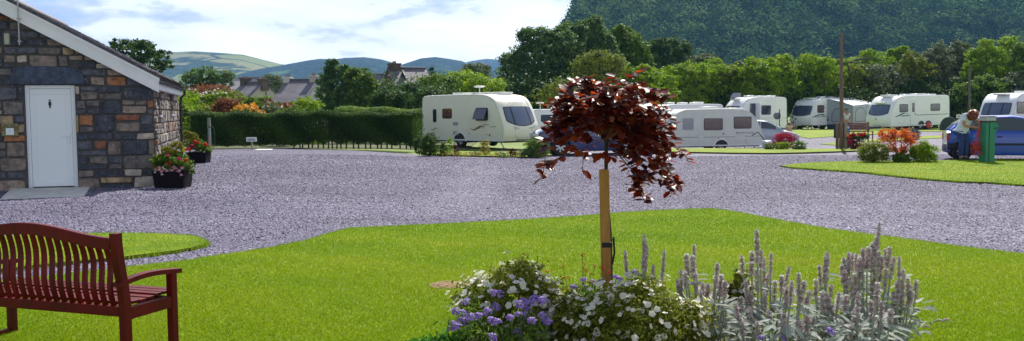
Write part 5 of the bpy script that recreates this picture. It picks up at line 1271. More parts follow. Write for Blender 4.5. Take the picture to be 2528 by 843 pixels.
def hairmesh(name, parent, M, s, m, seed, ln, cond, n=900, thick=.012):
    r = np.random.default_rng(seed); u = norm(r.normal(size=(n*3, 3))); k = cond(u); u = u[k][:n]; n = len(u)
    P = u*np.array([.108, .090, .130])
    Mn = np.array(M.to_3x3()); c = np.array(M.translation); W = (P*s)@Mn.T+c; nr = u@Mn.T
    down = np.tile([0, 0, -1.0], (n, 1)); tan = down*.7+np.cross(nr, r.normal(size=(n, 3)))*.25+nr*.1
    Rm = frames(nr, tan); V, F = scatter([(-.25, -.5, 0), (.5, -.35, .1), (1, 0, -.05), (.5, .35, .1), (-.25, .5, 0)], [(0, 1, 2, 3, 4)], W+nr*r.uniform(-.004, thick, (n, 1)), Rm, ln*s*r.uniform(.6, 1.3, n))
    return npmesh(name, V, F, m, parent, rnd=r.random(n))
def hand(parent_mb_list, root, wrist, d, palm_n, s, m, name='hand', curl=.6):
    d = Vector(d).normalized(); n = Vector(palm_n); n = (n-d*n.dot(d)).normalized(); x = d.cross(n)
    w_ = Vector(wrist); js = [(*w_, .026*s), (*(w_+d*.05*s), (.036*s, .018*s)), (*(w_+d*.09*s), (.038*s, .014*s))]; ed = [(0, 1), (1, 2)]
    for i, (off, L) in enumerate(((-.03, .070), (-.010, .080), (.010, .076), (.029, .060))):
        b0 = w_+d*.085*s+x*off*s; p1 = b0+(d*math.cos(curl*.5)+n*math.sin(curl*.5))*L*.5*s; p2 = p1+(d*math.cos(curl*1.3)+n*math.sin(curl*1.3))*L*.5*s
        k = len(js); js += [(*b0, .0095*s), (*p1, .009*s), (*p2, .0075*s)]; ed += [(2, k), (k, k+1), (k+1, k+2)]
    t0 = w_+d*.03*s-x*.03*s; t1 = t0+(d*.6-x*.7+n*.3).normalized()*.035*s; t2 = t1+(d*.9-x*.1+n*.4).normalized()*.03*s
    k = len(js); js += [(*t0, .012*s), (*t1, .011*s), (*t2, .009*s)]; ed += [(1, k), (k, k+1), (k+1, k+2)]
    return js, ed
def woman():
    p = G(2380, 398.5); base = (p[0], p[1], p[2]+.05)
    root = empty('person', base, 0, 'woman with auburn hair in a white shirt and jeans bending towards the green post', 'person')
    # x towards the post (right in the photo), y away; bends forward to the right
    pel = (-.04, .12, .93)
    J = [(*pel, (.15, .13)), (-.02, .09, 1.06, (.13, .12)), (.04, .02, 1.24, (.14, .13)), (.10, -.05, 1.38, (.13, .12)), (.12, -.15, 1.44, .055), (.12, -.20, 1.44, .05),
         (-.10, .08, .88, .10), (-.10, -.02, .50, .062), (-.12, .0, .09, .042), (-.10, -.12, .04, .035),
         (.05, .12, .88, .10), (.08, .02, .50, .062), (.06, .06, .09, .042), (.10, -.06, .04, .035),
         (-.06, -.08, 1.38, .062), (-.13, -.20, 1.08, .045), (.16, -.28, 1.02, .032), (.24, -.29, 1.02, .026),
         (.27, -.04, 1.40, .062), (.36, -.14, 1.16, .045), (.34, -.30, 1.06, .032), (.35, -.37, 1.05, .026)]
    E = [(0, 1), (1, 2), (2, 3), (3, 4), (4, 5), (0, 6), (6, 7), (7, 8), (8, 9), (0, 10), (10, 11), (11, 12), (12, 13), (3, 14), (14, 15), (15, 16), (16, 17), (3, 18), (18, 19), (19, 20), (20, 21)]
    for wr, d_, nn in ((17, (.85, .2, .15), (.2, .5, -.8)), (21, (.8, -.25, .1), (.2, -.5, -.8))):
        js, ed = hand(None, root, J[wr][:3], d_, nn, 1.0, m_skin); k = len(J); J += js[1:]; E += [((wr if a == 0 else a-1+k), b-1+k) for a, b in ed]
    body = skin_obj('body', J, E, m_skin, root, 1)
    hm, M = head(root, (.11, -.27, 1.41), (.25, -.55, -.80), (.15, -.70, .55), 1.02, m_skin, None)
    hd = hm.build('head', m_skin, body, True)
    e = MB(); eyes(e, M, 1.02); e.build('face_features', mat('eye_dark', (.05, .02, .02), .4), hd, True)
    m_hair = leafmat('auburn_hair', [(.10, .022, .008), (.22, .05, .015), (.34, .10, .03), (.42, .16, .06)], .2, .45, .4)
    hairmesh('hair', root, M, 1.15, m_hair, 3, .085, lambda u: (u[:, 0] < .62) & ((u[:, 2] > -.5) | (u[:, 0] < .1)), 1500, .02)
    m_sh = mat('white_shirt', (.72, .80, .86), .8, var=.05, vs=9, bump=.6, bs=14); m_jn = mat('blue_jeans', (.03, .055, .20), .85, var=.35, vs=7, bump=.4, bs=18)
    S = [(-.05, .12, .84, (.19, .17)), (-.04, .12, .92, (.21, .19)), (-.02, .09, 1.06, (.205, .18)), (.04, .02, 1.24, (.205, .185)), (.10, -.05, 1.38, (.18, .165)), (.115, -.12, 1.44, (.09, .08)),
         (-.06, -.08, 1.38, .085), (-.10, -.16, 1.20, .075), (.27, -.04, 1.40, .085), (.33, -.11, 1.24, .075)]
    skin_obj('shirt', S, [(0, 1), (1, 2), (2, 3), (3, 4), (4, 5), (4, 6), (6, 7), (4, 8), (8, 9)], m_sh, root, 2, 2)
    Tt = [(-.04, .12, .95, (.17, .155)), (-.10, .08, .84, .125), (-.10, -.02, .50, .085), (-.12, .0, .10, .082), (.05, .12, .84, .125), (.08, .02, .50, .085), (.06, .06, .10, .082)]
    skin_obj('jeans', Tt, [(0, 1), (1, 2), (2, 3), (0, 4), (4, 5), (5, 6)], m_jn, root, 2, 0)
    for x, y in ((-.11, -.05), (.08, .01)):
        mb = MB(); mb.box(x-.045, x+.045, y-.14, y+.11, .0, .075, b=.025); mb.build('shoe', m_black, root, True)
woman()
def far_person():
    c = D(2089, 318, 64); base = (c[0], c[1], float(TH(c[0], c[1])))
    root = empty('person', base, 0, 'person in a green hat and pale shirt standing by the awning beyond the notice board', 'person')
    J = [(0, 0, .92, (.15, .11)), (0, 0, 1.1, (.13, .10)), (0, 0, 1.38, (.16, .10)), (0, 0, 1.5, .05), (-.09, 0, .85, .09), (-.1, .02, .48, .06), (-.1, .05, .08, .04), (-.1, -.06, .04, .035), (.09, 0, .85, .09), (.1, -.02, .48, .06), (.1, 0, .08, .04), (.1, -.11, .04, .035),
         (-.2, 0, 1.38, .055), (-.25, .02, 1.12, .042), (-.18, -.14, .98, .03), (.2, 0, 1.38, .055), (.26, .02, 1.12, .042), (.2, -.14, .98, .03)]
    E = [(0, 1), (1, 2), (2, 3), (0, 4), (4, 5), (5, 6), (6, 7), (0, 8), (8, 9), (9, 10), (10, 11), (2, 12), (12, 13), (13, 14), (2, 15), (15, 16), (16, 17)]
    for wr in (14, 17):
        js, ed = hand(None, root, J[wr][:3], (.1, -.6, -.6), (0, 0, -1), 1.0, m_skin); k = len(J); J += js[1:]; E += [((wr if a == 0 else a-1+k), b-1+k) for a, b in ed]
    body = skin_obj('body', J, E, m_skin, root, 1)
    hm, M = head(root, (0, -.02, 1.63), (-.3, -.9, 0), (0, 0, 1), 1, m_skin, None); hd = hm.build('head', m_skin, body, True)
    e = MB(); eyes(e, M, 1); e.build('face_features', mat('eye_dark2', (.05, .02, .02), .4), hd)
    mb = MB(); mb.lathe([(0, 1.80), (.08, 1.79), (.105, 1.73), (.11, 1.68), (.19, 1.665), (.19, 1.655), (.10, 1.66), (0, 1.66)], 18, (0, -.02, 0)); mb.build('hat', mat('green_hat', (.10, .15, .06), .9), root, True)
    skin_obj('shirt', [(0, 0, .95, (.18, .14)), (0, 0, 1.12, (.17, .13)), (0, 0, 1.36, (.19, .13)), (0, 0, 1.46, .08), (-.2, 0, 1.37, .075), (-.245, .01, 1.2, .065), (.2, 0, 1.37, .075), (.245, .01, 1.2, .065)], [(0, 1), (1, 2), (2, 3), (2, 4), (4, 5), (2, 6), (6, 7)], mat('pale_shirt', (.6, .64, .6), .9), root, 1, 2)
    skin_obj('trousers', [(0, 0, .92, (.17, .13)), (-.09, 0, .82, .11), (-.1, .02, .48, .08), (-.1, .05, .1, .07), (.09, 0, .82, .11), (.1, -.02, .48, .08), (.1, 0, .1, .07)], [(0, 1), (1, 2), (2, 3), (0, 4), (4, 5), (5, 6)], mat('khaki', (.2, .19, .16), .9), root, 1, 0)
far_person()
# ------------------------------------------------------------------ posts, board, signs
m_oldwood = mat('weathered_wood', (.26, .18, .12), .9, col2=(.13, .09, .07), vs=5, bump=.5, bs=20, stretch=(3, 3, .35))
m_palew = mat('pale_weathered_wood', (.30, .26, .20), .9, var=.25, vs=6, stretch=(3, 3, .35))
def post(name, label, cat, px, py, pytop, w_px, m, wood_r=None, rnd_=True, off=0):
    p = G(px, py); s = FPX/p[1]; h = (py-pytop)/s; r = w_px/s/2
    root = empty(name, (p[0], p[1], p[2]), 0, label, cat)
    mb = MB()
    if rnd_: mb.tube([(0, 0, -.1), (.01, 0, h*.3), (-.02, 0, h*.6), (-.045, 0, h)], [r*1.12, r*1.05, r, r*.82], 12)
    else: mb.box(-r, r, -r, r, -.1, h, b=.008)
    mb.build('post_shaft' if rnd_ else 'post_shaft', m, root, True); return root, h, r, s
tp, h_, r_, s_ = post('telegraph_pole', 'tall brown wooden pole standing on the grass strip between two short posts', 'pole', 2076, 370.5, 87, 9, m_oldwood)
mb = MB(); mb.lathe([(0, h_), (r_*.95, h_), (r_*.6, h_+.05), (0, h_+.06)], 12, (-.045, 0, 0)); mb.build('pole_cap', m_oldwood, tp, True)
mb = MB()
for k in range(5): mb.bar((-.15, -.0, 2.6+k*.0), (.13, 0, 2.6+k*.0), .02, .02) if k == 0 else None
mb.build('step_iron', m_steel, tp)
pb_, hb, rb_, _ = post('short_post', 'short dark square post on the left of the tall pole', 'post', 2066.5, 370.5, 306, 6, m_oldwood, rnd_=False)
pc_, hb2, rc_, _ = post('short_post', 'short pale square post on the right of the tall pole', 'post', 2087, 370.5, 302, 6.5, m_palew, rnd_=False)
q0 = G(2063, 369); q1 = G(2091, 369)
nbd = empty('notice_board', (q0[0], q0[1]+.16, q0[2]), 0, 'dark board fixed behind the tall pole between its two short posts', 'notice board')
w_ = q1[0]-q0[0]
mb = MB(); mb.box(-.02, w_, 0, .05, .47, 1.08, b=.006); mb.build('panel', mat('black_board', (.012, .012, .012), .6), nbd)
mb = MB(); mb.box(-.04, w_+.02, -.01, .06, 1.083, 1.12); mb.build('rail', m_oldwood, nbd)
mb = MB(); mb.box(w_+.03, w_+.20, 0, .04, .70, .98); mb.box(w_+.03, w_+.20, -.004, 0, .88, .96, 1); mb.build('blue_notice', [mat('blue_notice_face', (.03, .16, .40), .4), mat('notice_white', (.6, .65, .7), .5)], nbd)
mb = MB(); mb.box(w_+.0, w_+.24, 0, .25, 0, .60, b=.02); o = mb.build('waste_bin', mat('dark_bin', (.035, .012, .018), .5)); o.location = nbd.location; tag(o, 'small dark bin below the blue notice beside the short pale post', 'bin')
# far bench
def slat_bench():
    p = G(2121, 352); root = empty('wooden_bench', (p[0], p[1], p[2]), R(8), 'small slatted wooden bench standing behind the red flower tub', 'bench')
    mm = mat('faded_red_wood', (.22, .10, .075), .7, var=.2, vs=8, stretch=(.4, 3, 3)); W = .64
    for i in range(5):
        mb = MB(); z = .62+i*.115; mb.box(-W, W, .02+i*.02, .05+i*.02, z, z+.085, b=.004); mb.build('back_slat', mm, root)
    for x in (-W+.04, W-.04):
        mb = MB(); mb.bar((x, .04, 0), (x, .14, 1.2), .06, .06); mb.build('leg', mm, root)
        mb = MB(); mb.box(x-.03, x+.03, -.48, -.42, 0, .66); mb.build('leg', mm, root)
        mb = MB(); mb.box(x-.035, x+.035, -.50, .04, .64, .68); mb.build('armrest', mm, root)
    mb = MB()
    for i in range(5): mb.box(-W+.08, W-.08, -.46+i*.1, -.38+i*.1, .43, .455)
    mb.build('seat', mm, root)
slat_bench()
# flower tub
p = G(2115, 371.5)
root = empty('flower_tub', tuple(p), 0, 'dark red round tub of crimson flowers in front of the small slatted bench', 'planter')
mb = MB(); mb.lathe([(0, 0), (.24, 0), (.30, .34), (.32, .36), (.32, .40), (.28, .40), (.27, .33), (0, .33)], 20); mb.build('tub', mat('dark_red_tub', (.10, .012, .02), .45), root, True)
V, F, rn = clumps([(p+[0, 0, .50], (.36, .32, .20)), (p+[.22, -.05, .5], (.2, .2, .18))], 2400, .06, seed=8); npmesh('foliage', V, F, M_DARK, root, rnd=rn, off=p)
V, F, rn = clumps([(p+[-.25, -.12, .55], (.20, .18, .18)), (p+[-.3, -.1, .32], (.12, .12, .1)), (p+[.05, -.2, .62], (.25, .1, .08))], 700, .06, seed=9); npmesh('blossoms', V, F, m_pf['red'], root, rnd=rn, off=p)
V, F, rn = clumps([(p+[-.28, -.2, .42], (.10, .1, .12))], 200, .05, seed=19); npmesh('blossoms', V, F, m_pf['magenta'], root, rnd=rn, off=p)
# water container and hose by the old caravan
p = D(1893, 376, 51.5)
wc = empty('water_container', (p[0], p[1], float(TH(p[0], p[1]))+.02), 0, 'pale blue grey water barrel at the right end of the older caravan', 'water container')
mb = MB(); mb.lathe([(0, 0), (.24, 0), (.25, .04), (.25, .36), (.23, .40), (0, .40)], 20); mb.build('barrel', mat('pale_blue_plastic', (.42, .50, .52), .4), wc, True)
mb = MB(); mb.lathe([(0, .40), (.26, .40), (.26, .50), (.2, .53), (0, .53)], 20); mb.build('lid', m_grp, wc, True)
mb = MB(); mb.tube([(-.1, 0, .5), (-.3, 0, .75), (-.5, 0, 1.0), (-.8, .1, .8)], .03, 8); mb.build('hose', mat('navy_hose', (.03, .05, .12), .5), wc, True)
# satellite dish, deck chair, utility tent
p = D(1924, 340, 62)
sdh = empty('satellite_dish', (p[0], p[1], float(TH(p[0], p[1]))), 0, 'small dark satellite dish on a thin pole beside the folding chair', 'satellite dish')
hh = (312-255)/FPX*62+1.2
mb = MB(); mb.tube([(0, 0, 0), (0, 0, 1.95)], .03, 6); mb.build('pole', m_dkgrey, sdh)
mb = MB(); mb.lathe([(0, .0), (.15, .02), (.24, .06), (.25, .09), (.23, .08), (.13, .04), (0, .03)], 20, (-.14, .0, 1.52), axis='y'); mb.build('dish', m_grey, sdh, True)
mb = MB(); mb.tube([(-.14, .05, 1.35), (-.14, -.25, 1.48), (-.14, -.28, 1.52)], .012, 6); mb.build('feed_arm', m_dkgrey, sdh)
p = D(1940, 335, 60)
dc = empty('folding_chair', (p[0], p[1], float(TH(p[0], p[1]))), R(200), 'folding chair with an orange brown slatted back by the open door caravan', 'chair')
mb = MB()
for i in range(7): mb.box(-.26, .26, .20+i*.035, .22+i*.035, .50+i*.085, .56+i*.085, i % 2)
mb.build('backrest', [mat('orange_slats', (.42, .14, .05), .6), mat('cream_slats', (.55, .42, .3), .6)], dc)
mb = MB(); mb.box(-.25, .25, -.25, .2, .42, .45, b=.01); mb.build('seat', mat('cream_seat', (.5, .42, .34), .7), dc)
for x in (-.27, .27):
    mb = MB(); mb.tube([(x, -.25, 0), (x, .45, 1.12)], .018, 6); mb.build('leg', m_lgrey, dc)
    mb = MB(); mb.tube([(x, .35, 0), (x, -.25, .45)], .018, 6); mb.build('leg', m_lgrey, dc)
p = G(2339, 323)
ut = empty('utility_tent', (p[0], p[1], p[2]), R(-12), 'small dark green domed cover standing at the rear of the long twin axle caravan', 'tent')
P_ = []
for i in range(13):
    t = i/12; a = math.pi*t
    P_.append([(-.62*math.cos(a)*(1-.75*v**1.6), -.35+.9*v, (1.0*math.sin(a)**.7 if 0 < t < 1 else 0)*(1-.75*v**2)) for v in np.linspace(0, 1, 8)])
mb = MB(); mb.grid(P_); mb.add([r_[0] for r_ in P_], [tuple(range(13))]); mb.add([r_[-1] for r_ in P_], [tuple(range(13))]); mb.build('canvas', mat('dark_green_canvas', (.035, .055, .045), .8), ut, True)
mb = MB(); mb.tube([(r_[0][0], r_[0][1]-.01, r_[0][2]+.01) for r_ in P_], .018, 6); mb.build('hoop', m_grey, ut)
# thin far pole and small square sign in the right hand trees
post('wooden_pole', 'thin grey brown pole in front of the trees behind the stooping woman', 'pole', 2392, 321, 166, 5.5, mat('grey_pole', (.13, .11, .10), .9))
sg, h_, _, s_ = post('sign_post', 'small square white sign low before the trees behind the stooping woman', 'sign', 2365, 318, 288, 2, m_grey, rnd_=False)
mb = MB(); mb.box(-.18, .18, -.06, -.04, h_-.15, h_+.17); o = mb.build('plate', mat('sign_white', (.6, .6, .58), .6), sg); mb = MB(); mb.prism([(-.10, h_-.05), (.02, h_+.05), (.10, h_+.04), (.02, h_-.03)], lambda x, z: (x, -.061, z), lambda x, z: (x, -.065, z)); mb.build('symbol', m_black, o)
# little reserved sign, slab, standpipe
p = G(624, 370)
sg = empty('small_sign', (p[0], p[1]-.12, p[2]), 0, 'little white two line sign on a short stake in front of the dark hedge', 'sign')
mb = MB(); mb.box(-.03, .03, -.02, .02, 0, .36, b=.004); mb.build('stake', m_palew, sg)
mb = MB(); mb.box(-.215, .215, -.035, -.02, .34, .52, b=.003); pl = mb.build('plate', mat('sign_plate', (.70, .76, .76), .5), sg)
mb = MB(); r = random.Random(4)
mb.box(-.17, .17, -.0365, -.035, .405, .428)
for z, x0, x1 in ((.452, -.16, .16), (.382, -.17, .17)):
    x = x0
    while x < x1:
        w_ = r.uniform(.008, .016); mb.box(x, min(x+w_, x1), -.0375, -.035, z-r.uniform(.012, .018), z+r.uniform(.012, .022)); x += w_+r.uniform(.006, .012)
mb.build('lettering', mat('sign_ink', (.08, .16, .14), .6), pl)
P4 = [G(628, 373.2), G(674, 372.6), G(672, 369.5), G(636, 369.8)]
mb = MB(); mb.add([(q[0], q[1], q[2]-.05) for q in P4]+[(q[0], q[1], q[2]+.03) for q in P4], [(3, 2, 1, 0), (4, 5, 6, 7), (0, 1, 5, 4), (1, 2, 6, 5), (2, 3, 7, 6), (3, 0, 4, 7)]); o = mb.build('paving_slab', mat('pale_slab', (.55, .54, .53), .8)); tag(o, 'pale flat paving slab at the foot of the little white sign', 'slab')
p = G(520, 371.5)
spp = empty('standpipe', (p[0], p[1]-.1, p[2]), 0, 'grey timber standpipe post with a green hose beside the flower planters', 'standpipe')
mb = MB(); mb.box(-.055, .055, -.05, .05, -.05, 1.34, b=.008); mb.build('timber_post', mat('grey_green_timber', (.20, .21, .17), .85, var=.25, vs=5), spp)
mb = MB(); mb.tube([(.03, -.08, 0), (.03, -.08, .85), (.03, -.12, .9)], .035, 8); mb.build('lagged_pipe', mat('blue_grey_lagging', (.22, .28, .32), .6), spp, True)
mb = MB(); mb.box(-.04, .02, -.065, -.051, .42, .56); mb.build('orange_tag', mat('orange_tag', (.6, .16, .03), .6), spp)
mb = MB(); mb.tube([(.03, -.1, .95), (.12, -.1, 1.05), (.22, -.1, .9), (.26, -.1, .45), (.2, -.1, .1), (.08, -.1, .02)], .013, 6); mb.tube([(.0, -.08, .9), (.05, -.12, 1.02), (.09, -.1, .92)], .02, 6); mb.build('hose', mat('green_hose', (.02, .10, .05), .5), spp, True)
# slim pole by the cottage and cable
p = D(657, 250, 70)
lp = empty('wooden_pole', (p[0], p[1], .0), 0, 'slim wooden pole standing in front of the cream gable of the cottage', 'pole')
mb = MB(); mb.tube([(0, 0, 0), (0, 0, CAMH+(280-203)/FPX*70)], [.06, .045], 8); mb.build('shaft', m_oldwood, lp)
# ------------------------------------------------------------------ houses beyond the garden
m_roof = mat('house_slates', (.19, .18, .22), .7, col2=(.12, .105, .12), vs=.9, bump=.3, bs=8, stretch=(1, 1, 2))
m_render = mat('cream_render', (.50, .46, .42), .85, var=.08, vs=1); m_rendw = mat('white_render', (.62, .63, .62), .85, var=.06, vs=1)
m_brick = mat('brown_brick', (.13, .075, .06), .85, col2=(.09, .055, .05), vs=2, bump=.3)
m_chim = mat('chimney_dark', (.11, .085, .075), .85, var=.3, vs=2); m_pot = mat('clay_pot', (.30, .17, .11), .8)
def house(name, label, ridgeL, ridgeR, depth, eave_drop, halfw, wallm, yaw, chims, roofm=None, base=0, wallz=None, skylight=None):
    """ridge ends given as picture points at one distance; yaw turns the ridge about its left end"""
    a = D(*ridgeL, depth); s = FPX/depth; Lr = abs(ridgeR[0]-ridgeL[0])/s/max(.35, math.cos(yaw)+.0)
    root = empty(name, (a[0], a[1], base), yaw, label, 'house')
    zr = a[2]-base; ze = zr-eave_drop
    rm = roofm or m_roof
    mb = MB()
    pr = [(-halfw, 0), (halfw, 0), (halfw, ze), (0, zr-.12), (-halfw, ze)]
    mb.prism(pr, lambda y, z: (0.12, y, z), lambda y, z: (Lr-.12, y, z)); mb.build('wall', wallm, root)
    mb = MB(); ov = .3; k = eave_drop/halfw
    for s2 in (-1, 1):
        mb.add([(0, 0, zr), (Lr, 0, zr), (Lr, s2*(halfw+ov), ze-ov*k), (0, s2*(halfw+ov), ze-ov*k), (0, 0, zr-.1), (Lr, 0, zr-.1), (Lr, s2*(halfw+ov), ze-ov*k-.1), (0, s2*(halfw+ov), ze-ov*k-.1)], [(0, 1, 2, 3), (7, 6, 5, 4), (0, 4, 5, 1), (1, 5, 6, 2), (2, 6, 7, 3), (3, 7, 4, 0)])
    rf = mb.build('roof', rm, root)
    mb = MB(); mb.box(0, Lr, -.12, .12, zr-.05, zr+.10, b=.04); mb.build('ridge_tiles', m_slate_r, rf)
    for (x, w_, h, m_) in chims:
        mb = MB(); mb.box(x*Lr-w_/2, x*Lr+w_/2, -.4, .4, zr-.8, zr+h); mb.box(x*Lr-w_/2-.06, x*Lr+w_/2+.06, -.46, .46, zr+h-.14, zr+h+.0, b=.01); c = mb.build('chimney', m_, rf)
        for yy in (-.2, .2):
            mb = MB(); mb.lathe([(0, 0), (.10, 0), (.08, .18), (0, .18)], 10, (x*Lr, yy, zr+h)); mb.build('chimney_pot', m_pot, c, True)
    for x in (.25, .6):
        mb = MB(); mb.box(x*Lr-.45, x*Lr+.45, -halfw-.03, -halfw+.05, max(.9, ze-1.6), ze-.5); o = mb.build('window', m_white, root)
        mb = MB(); mb.box(x*Lr-.38, x*Lr+.38, -halfw-.04, -halfw-.031, max(.9, ze-1.6)+.07, ze-.57); mb.build('pane', m_glassb, o)
    mb = MB(); mb.box(0.1, Lr-.1, -halfw-ov-.08, -halfw-ov, ze-ov*k-.12, ze-ov*k-.02); mb.build('gutter', m_black, root)
    if skylight:
        u, v = skylight; y = -halfw*v; z = zr-k*halfw*v
        n = Vector((0, -k, 1)).normalized(); t = Vector((0, -1, -k)).normalized()
        mb = MB(); c = Vector((u*Lr, y, z))+n*.06; mb.bar(c-t*.55, c+t*.55, .7, .10, up=(1, 0, 0)) ; mb.build('skylight', m_black, rf)
        mb = MB(); c = c+n*.03; mb.bar(c-t*.47, c+t*.47, .10, .58, up=(1, 0, 0)) if False else mb.bar(c-t*.45, c+t*.45, .56, .10, up=(1, 0, 0)); mb.build('pane', mat('skylight_glass', (.5, .56, .62), .1, coat=1), rf)
    return root
house('stone_cottage', 'grey roofed cottage with two dark chimneys and a cream gable behind the slim pole', (600, 205), (664, 204), 88, 1.75, 2.6, m_render, R(-32), [(.12, .62, .45, m_chim), (.93, .6, .3, m_chim)])
house('house', 'pale grey roof of a house rising just behind the two chimneyed cottage', (560, 193), (638, 190), 112, 2.6, 3.4, m_rendw, R(8), [(.02, .6, .4, m_pot)], roofm=mat('pale_slates', (.30, .28, .31), .7, var=.2, vs=1))
house('white_cottage', 'long low white cottage with two pale chimneys left of the tall dark tree', (706, 198), (790, 193), 80, 1.75, 2.7, m_rendw, R(-12), [(.06, .5, .25, m_rendw), (.86, .5, .35, m_render)])
house('house', 'dark slate roofed wing peeping out left of the brown brick gable', (908, 184), (950, 182), 96, 2.4, 3, m_brick, R(0), [])
house('brick_house', 'brown brick gabled house with a skylight in its slate roof above the trees', (956, 168), (1046, 168), 82, 2.15, 2.5, m_brick, R(28), [(.18, .9, .4, m_chim)], skylight=(.30, .42))
# ------------------------------------------------------------------ garden bank behind the hedge
def bank_z(x, y):
    a = ss((-4.0-x)/9)*ss((y-42)/9)*(1-ss((y-62)/14))*ss((x+32)/8)
    return 2.3*a*ss((-.225-x/np.maximum(y, 1))/.13)
m_bank = mat('garden_bank_soil', (.10, .12, .03), .95, col2=(.06, .07, .02), vs=1.2)
xs = np.linspace(-34, -2, 40); ys = np.linspace(41, 78, 40); X, Y2 = np.meshgrid(xs, ys, indexing='ij'); Z = TH(X, Y2)-.03+bank_z(X, Y2)
i = (np.arange(39)[:, None]*40+np.arange(39)[None]).ravel()
tag(npmesh('garden_bank', np.stack([X, Y2, Z], -1).reshape(-1, 3), np.stack([i, i+40, i+41, i+1], -1), m_bank, smooth=True), kind='structure')
m_rust = leafmat('rusty_plumes', [(.10, .03, .015), (.20, .06, .03), (.28, .12, .05), (.20, .18, .04)]); m_lime = leafmat('lime_leaves', [(.10, .16, .01), (.20, .29, .02), (.32, .38, .04)])
def shrub(name, label, cat, px, pytop, pybot, wpx, depth, m, leaf, n, lobes=3, seed=0, flowers=None, T=LEAF_D, group=None, zb=None, flat=1.0, **kw):
    """bush whose silhouette spans the given picture extents at a given distance"""
    s = FPX/depth; c = D(px, pybot, depth); top = D(px, pytop, depth)[2]; w_ = wpx/s/2; h = top-c[2]
    r = random.Random(seed+100); Ls = [((c[0], c[1], c[2]+h*.52), (w_*.86, w_*.75, h*.46)), ((c[0], c[1], c[2]+h*.24), (w_*.88, w_*.8, h*.24))]
    for i in range(lobes):
        a = r.uniform(0, 6.28); Ls.append(((c[0]+math.cos(a)*w_*.45, c[1]+math.sin(a)*w_*.35, c[2]+h*r.uniform(.35, .68)), (w_*r.uniform(.4, .55), w_*.45, h*r.uniform(.26, .34))))
    gz = zb if zb is not None else c[2]
    base = (c[0], c[1], gz)
    root = plant(name, label, cat, base, Ls, n, leaf, m, group=group, seed=seed, T=T, **kw)
    if flowers:
        for fi, (fm, fn, fs, zone) in enumerate(flowers):
            V, F, rn = clumps([(tuple(np.array(l[0])+[0, 0, zone*h]), tuple(np.array(l[1])*1.04)) for l in Ls], fn, fs, cl=max(3, fn//5), seed=seed+50+fi, shell=(.9, 1.06), updown=.9, csig=.10)
            npmesh('blossoms', V, F, fm, root, rnd=rn, off=base)
    return root
GB = [  # px, top, bot, w, depth, mat, leaf, n, label, flowers
 (478, 222, 285, 60, 50, M_BRI, .12, 3500, 'fresh green garden shrub just right of the outbuilding downpipe', [(m_pf['white'], 60, .12, .2)]),
 (455, 255, 300, 40, 46, m_lime, .12, 1800, 'pale lime shrub low behind the hedge next to the downpipe', [(m_pf['orange'], 110, .10, -.3)]),
 (530, 226, 285, 75, 50, M_BRI, .12, 4500, 'green shrub spotted with white flowers on the garden bank', [(m_pf['white'], 260, .10, .1)]),
 (520, 207, 240, 130, 56, m_rust, .12, 3500, 'row of reddish brown plumed plants along the top of the garden bank', None),
 (562, 218, 286, 22, 48, m_lime, .11, 1300, 'narrow yellow green feathery plant on the garden bank', None),
 (556, 238, 296, 72, 45.5, m_rust, .11, 5000, 'tall rust coloured grassy clump above the hedge', None),
 (505, 262, 300, 70, 46, M_OLV, .1, 2800, 'dull olive shrub above the left part of the hedge', [(m_pf['orange'], 60, .1, 0)]),
 (608, 262, 290, 84, 45, M_OLV, .09, 2500, 'low clump massed with golden orange flowers on top of the hedge', [(m_pf['orange'], 650, .11, .1), (m_pf['yellow'], 400, .11, .1)]),
 (640, 240, 282, 100, 52, M_MID, .13, 4500, 'rounded mid green shrub in front of the cream cottage gable', None),
 (578, 226, 262, 80, 54, M_OLV, .12, 3800, 'olive green bush sloping up towards the rust plumes', None),
 (672, 256, 290, 60, 46, M_SIL, .1, 2000, 'grey green shrub with small cream flowers above the hedge', [(m_pf['cream'], 120, .09, .1)]),
 (665, 244, 272, 30, 50, m_rust, .10, 1200, 'small crimson brown plant below the slim wooden pole', None),
 (708, 250, 284, 60, 47, m_rust, .10, 2600, 'russet seed headed plants at the right end of the garden bank', None),
 (755, 240, 282, 90, 52, M_BRI, .12, 4500, 'bright green rounded bush in front of the long white cottage', None),
 (720, 262, 290, 80, 44, M_MID, .1, 2600, 'low green bush resting behind the middle of the hedge', None),
]
for i, (px, t, b_, w_, d_, m_, lf, n, lab, fl) in enumerate(GB):
    shrub('garden_shrub', lab, 'shrub', px, t, b_+22, w_, d_, m_, lf, n, 3, 60+i, fl, group='shrubs and flowers on the garden bank', zb=float(TH(D(px, b_, d_)[0], d_)+bank_z(D(px, b_, d_)[0], d_))-.1)
# ------------------------------------------------------------------ trees
def tree(label, lobes, depth, m, n, leaf, seed, name='broadleaf_tree', dz=1.0, base_px=None, group=None, trunk=None, **kw):
    """lobes: picture ellipses (cx, cy, rx, ry[, depth shift])"""
    s = FPX/depth; Ls = []
    for l in lobes:
        dd = depth+(l[4] if len(l) > 4 else 0); c = D(l[0], l[1], dd); ss_ = FPX/dd
        Ls.append((tuple(c), (l[2]/ss_, l[2]/ss_*.85*dz, l[3]/ss_)))
    bx = base_px or lobes[0][0]; bp = D(bx, 300, depth); base = (bp[0], bp[1], float(TH(bp[0], bp[1])))
    return plant(name, label, 'tree', base, Ls, n, leaf, m, trunk=trunk or .22, group=group, seed=seed, part='crown', **kw)
tree('dark green tree showing above the outbuilding roof', [(330, 130, 52, 30), (372, 152, 46, 30), (300, 112, 28, 14), (350, 112, 25, 12), (405, 160, 20, 18), (330, 190, 60, 50)], 60, M_DARK, 9000, .16, 1, csig=.10)
tree('light green spreading tree between the outbuilding and the cottages', [(500, 190, 40, 26), (540, 200, 34, 20), (475, 205, 30, 20), (560, 188, 18, 10), (515, 225, 50, 25)], 75, M_BLUEG, 8000, .17, 2, csig=.10)
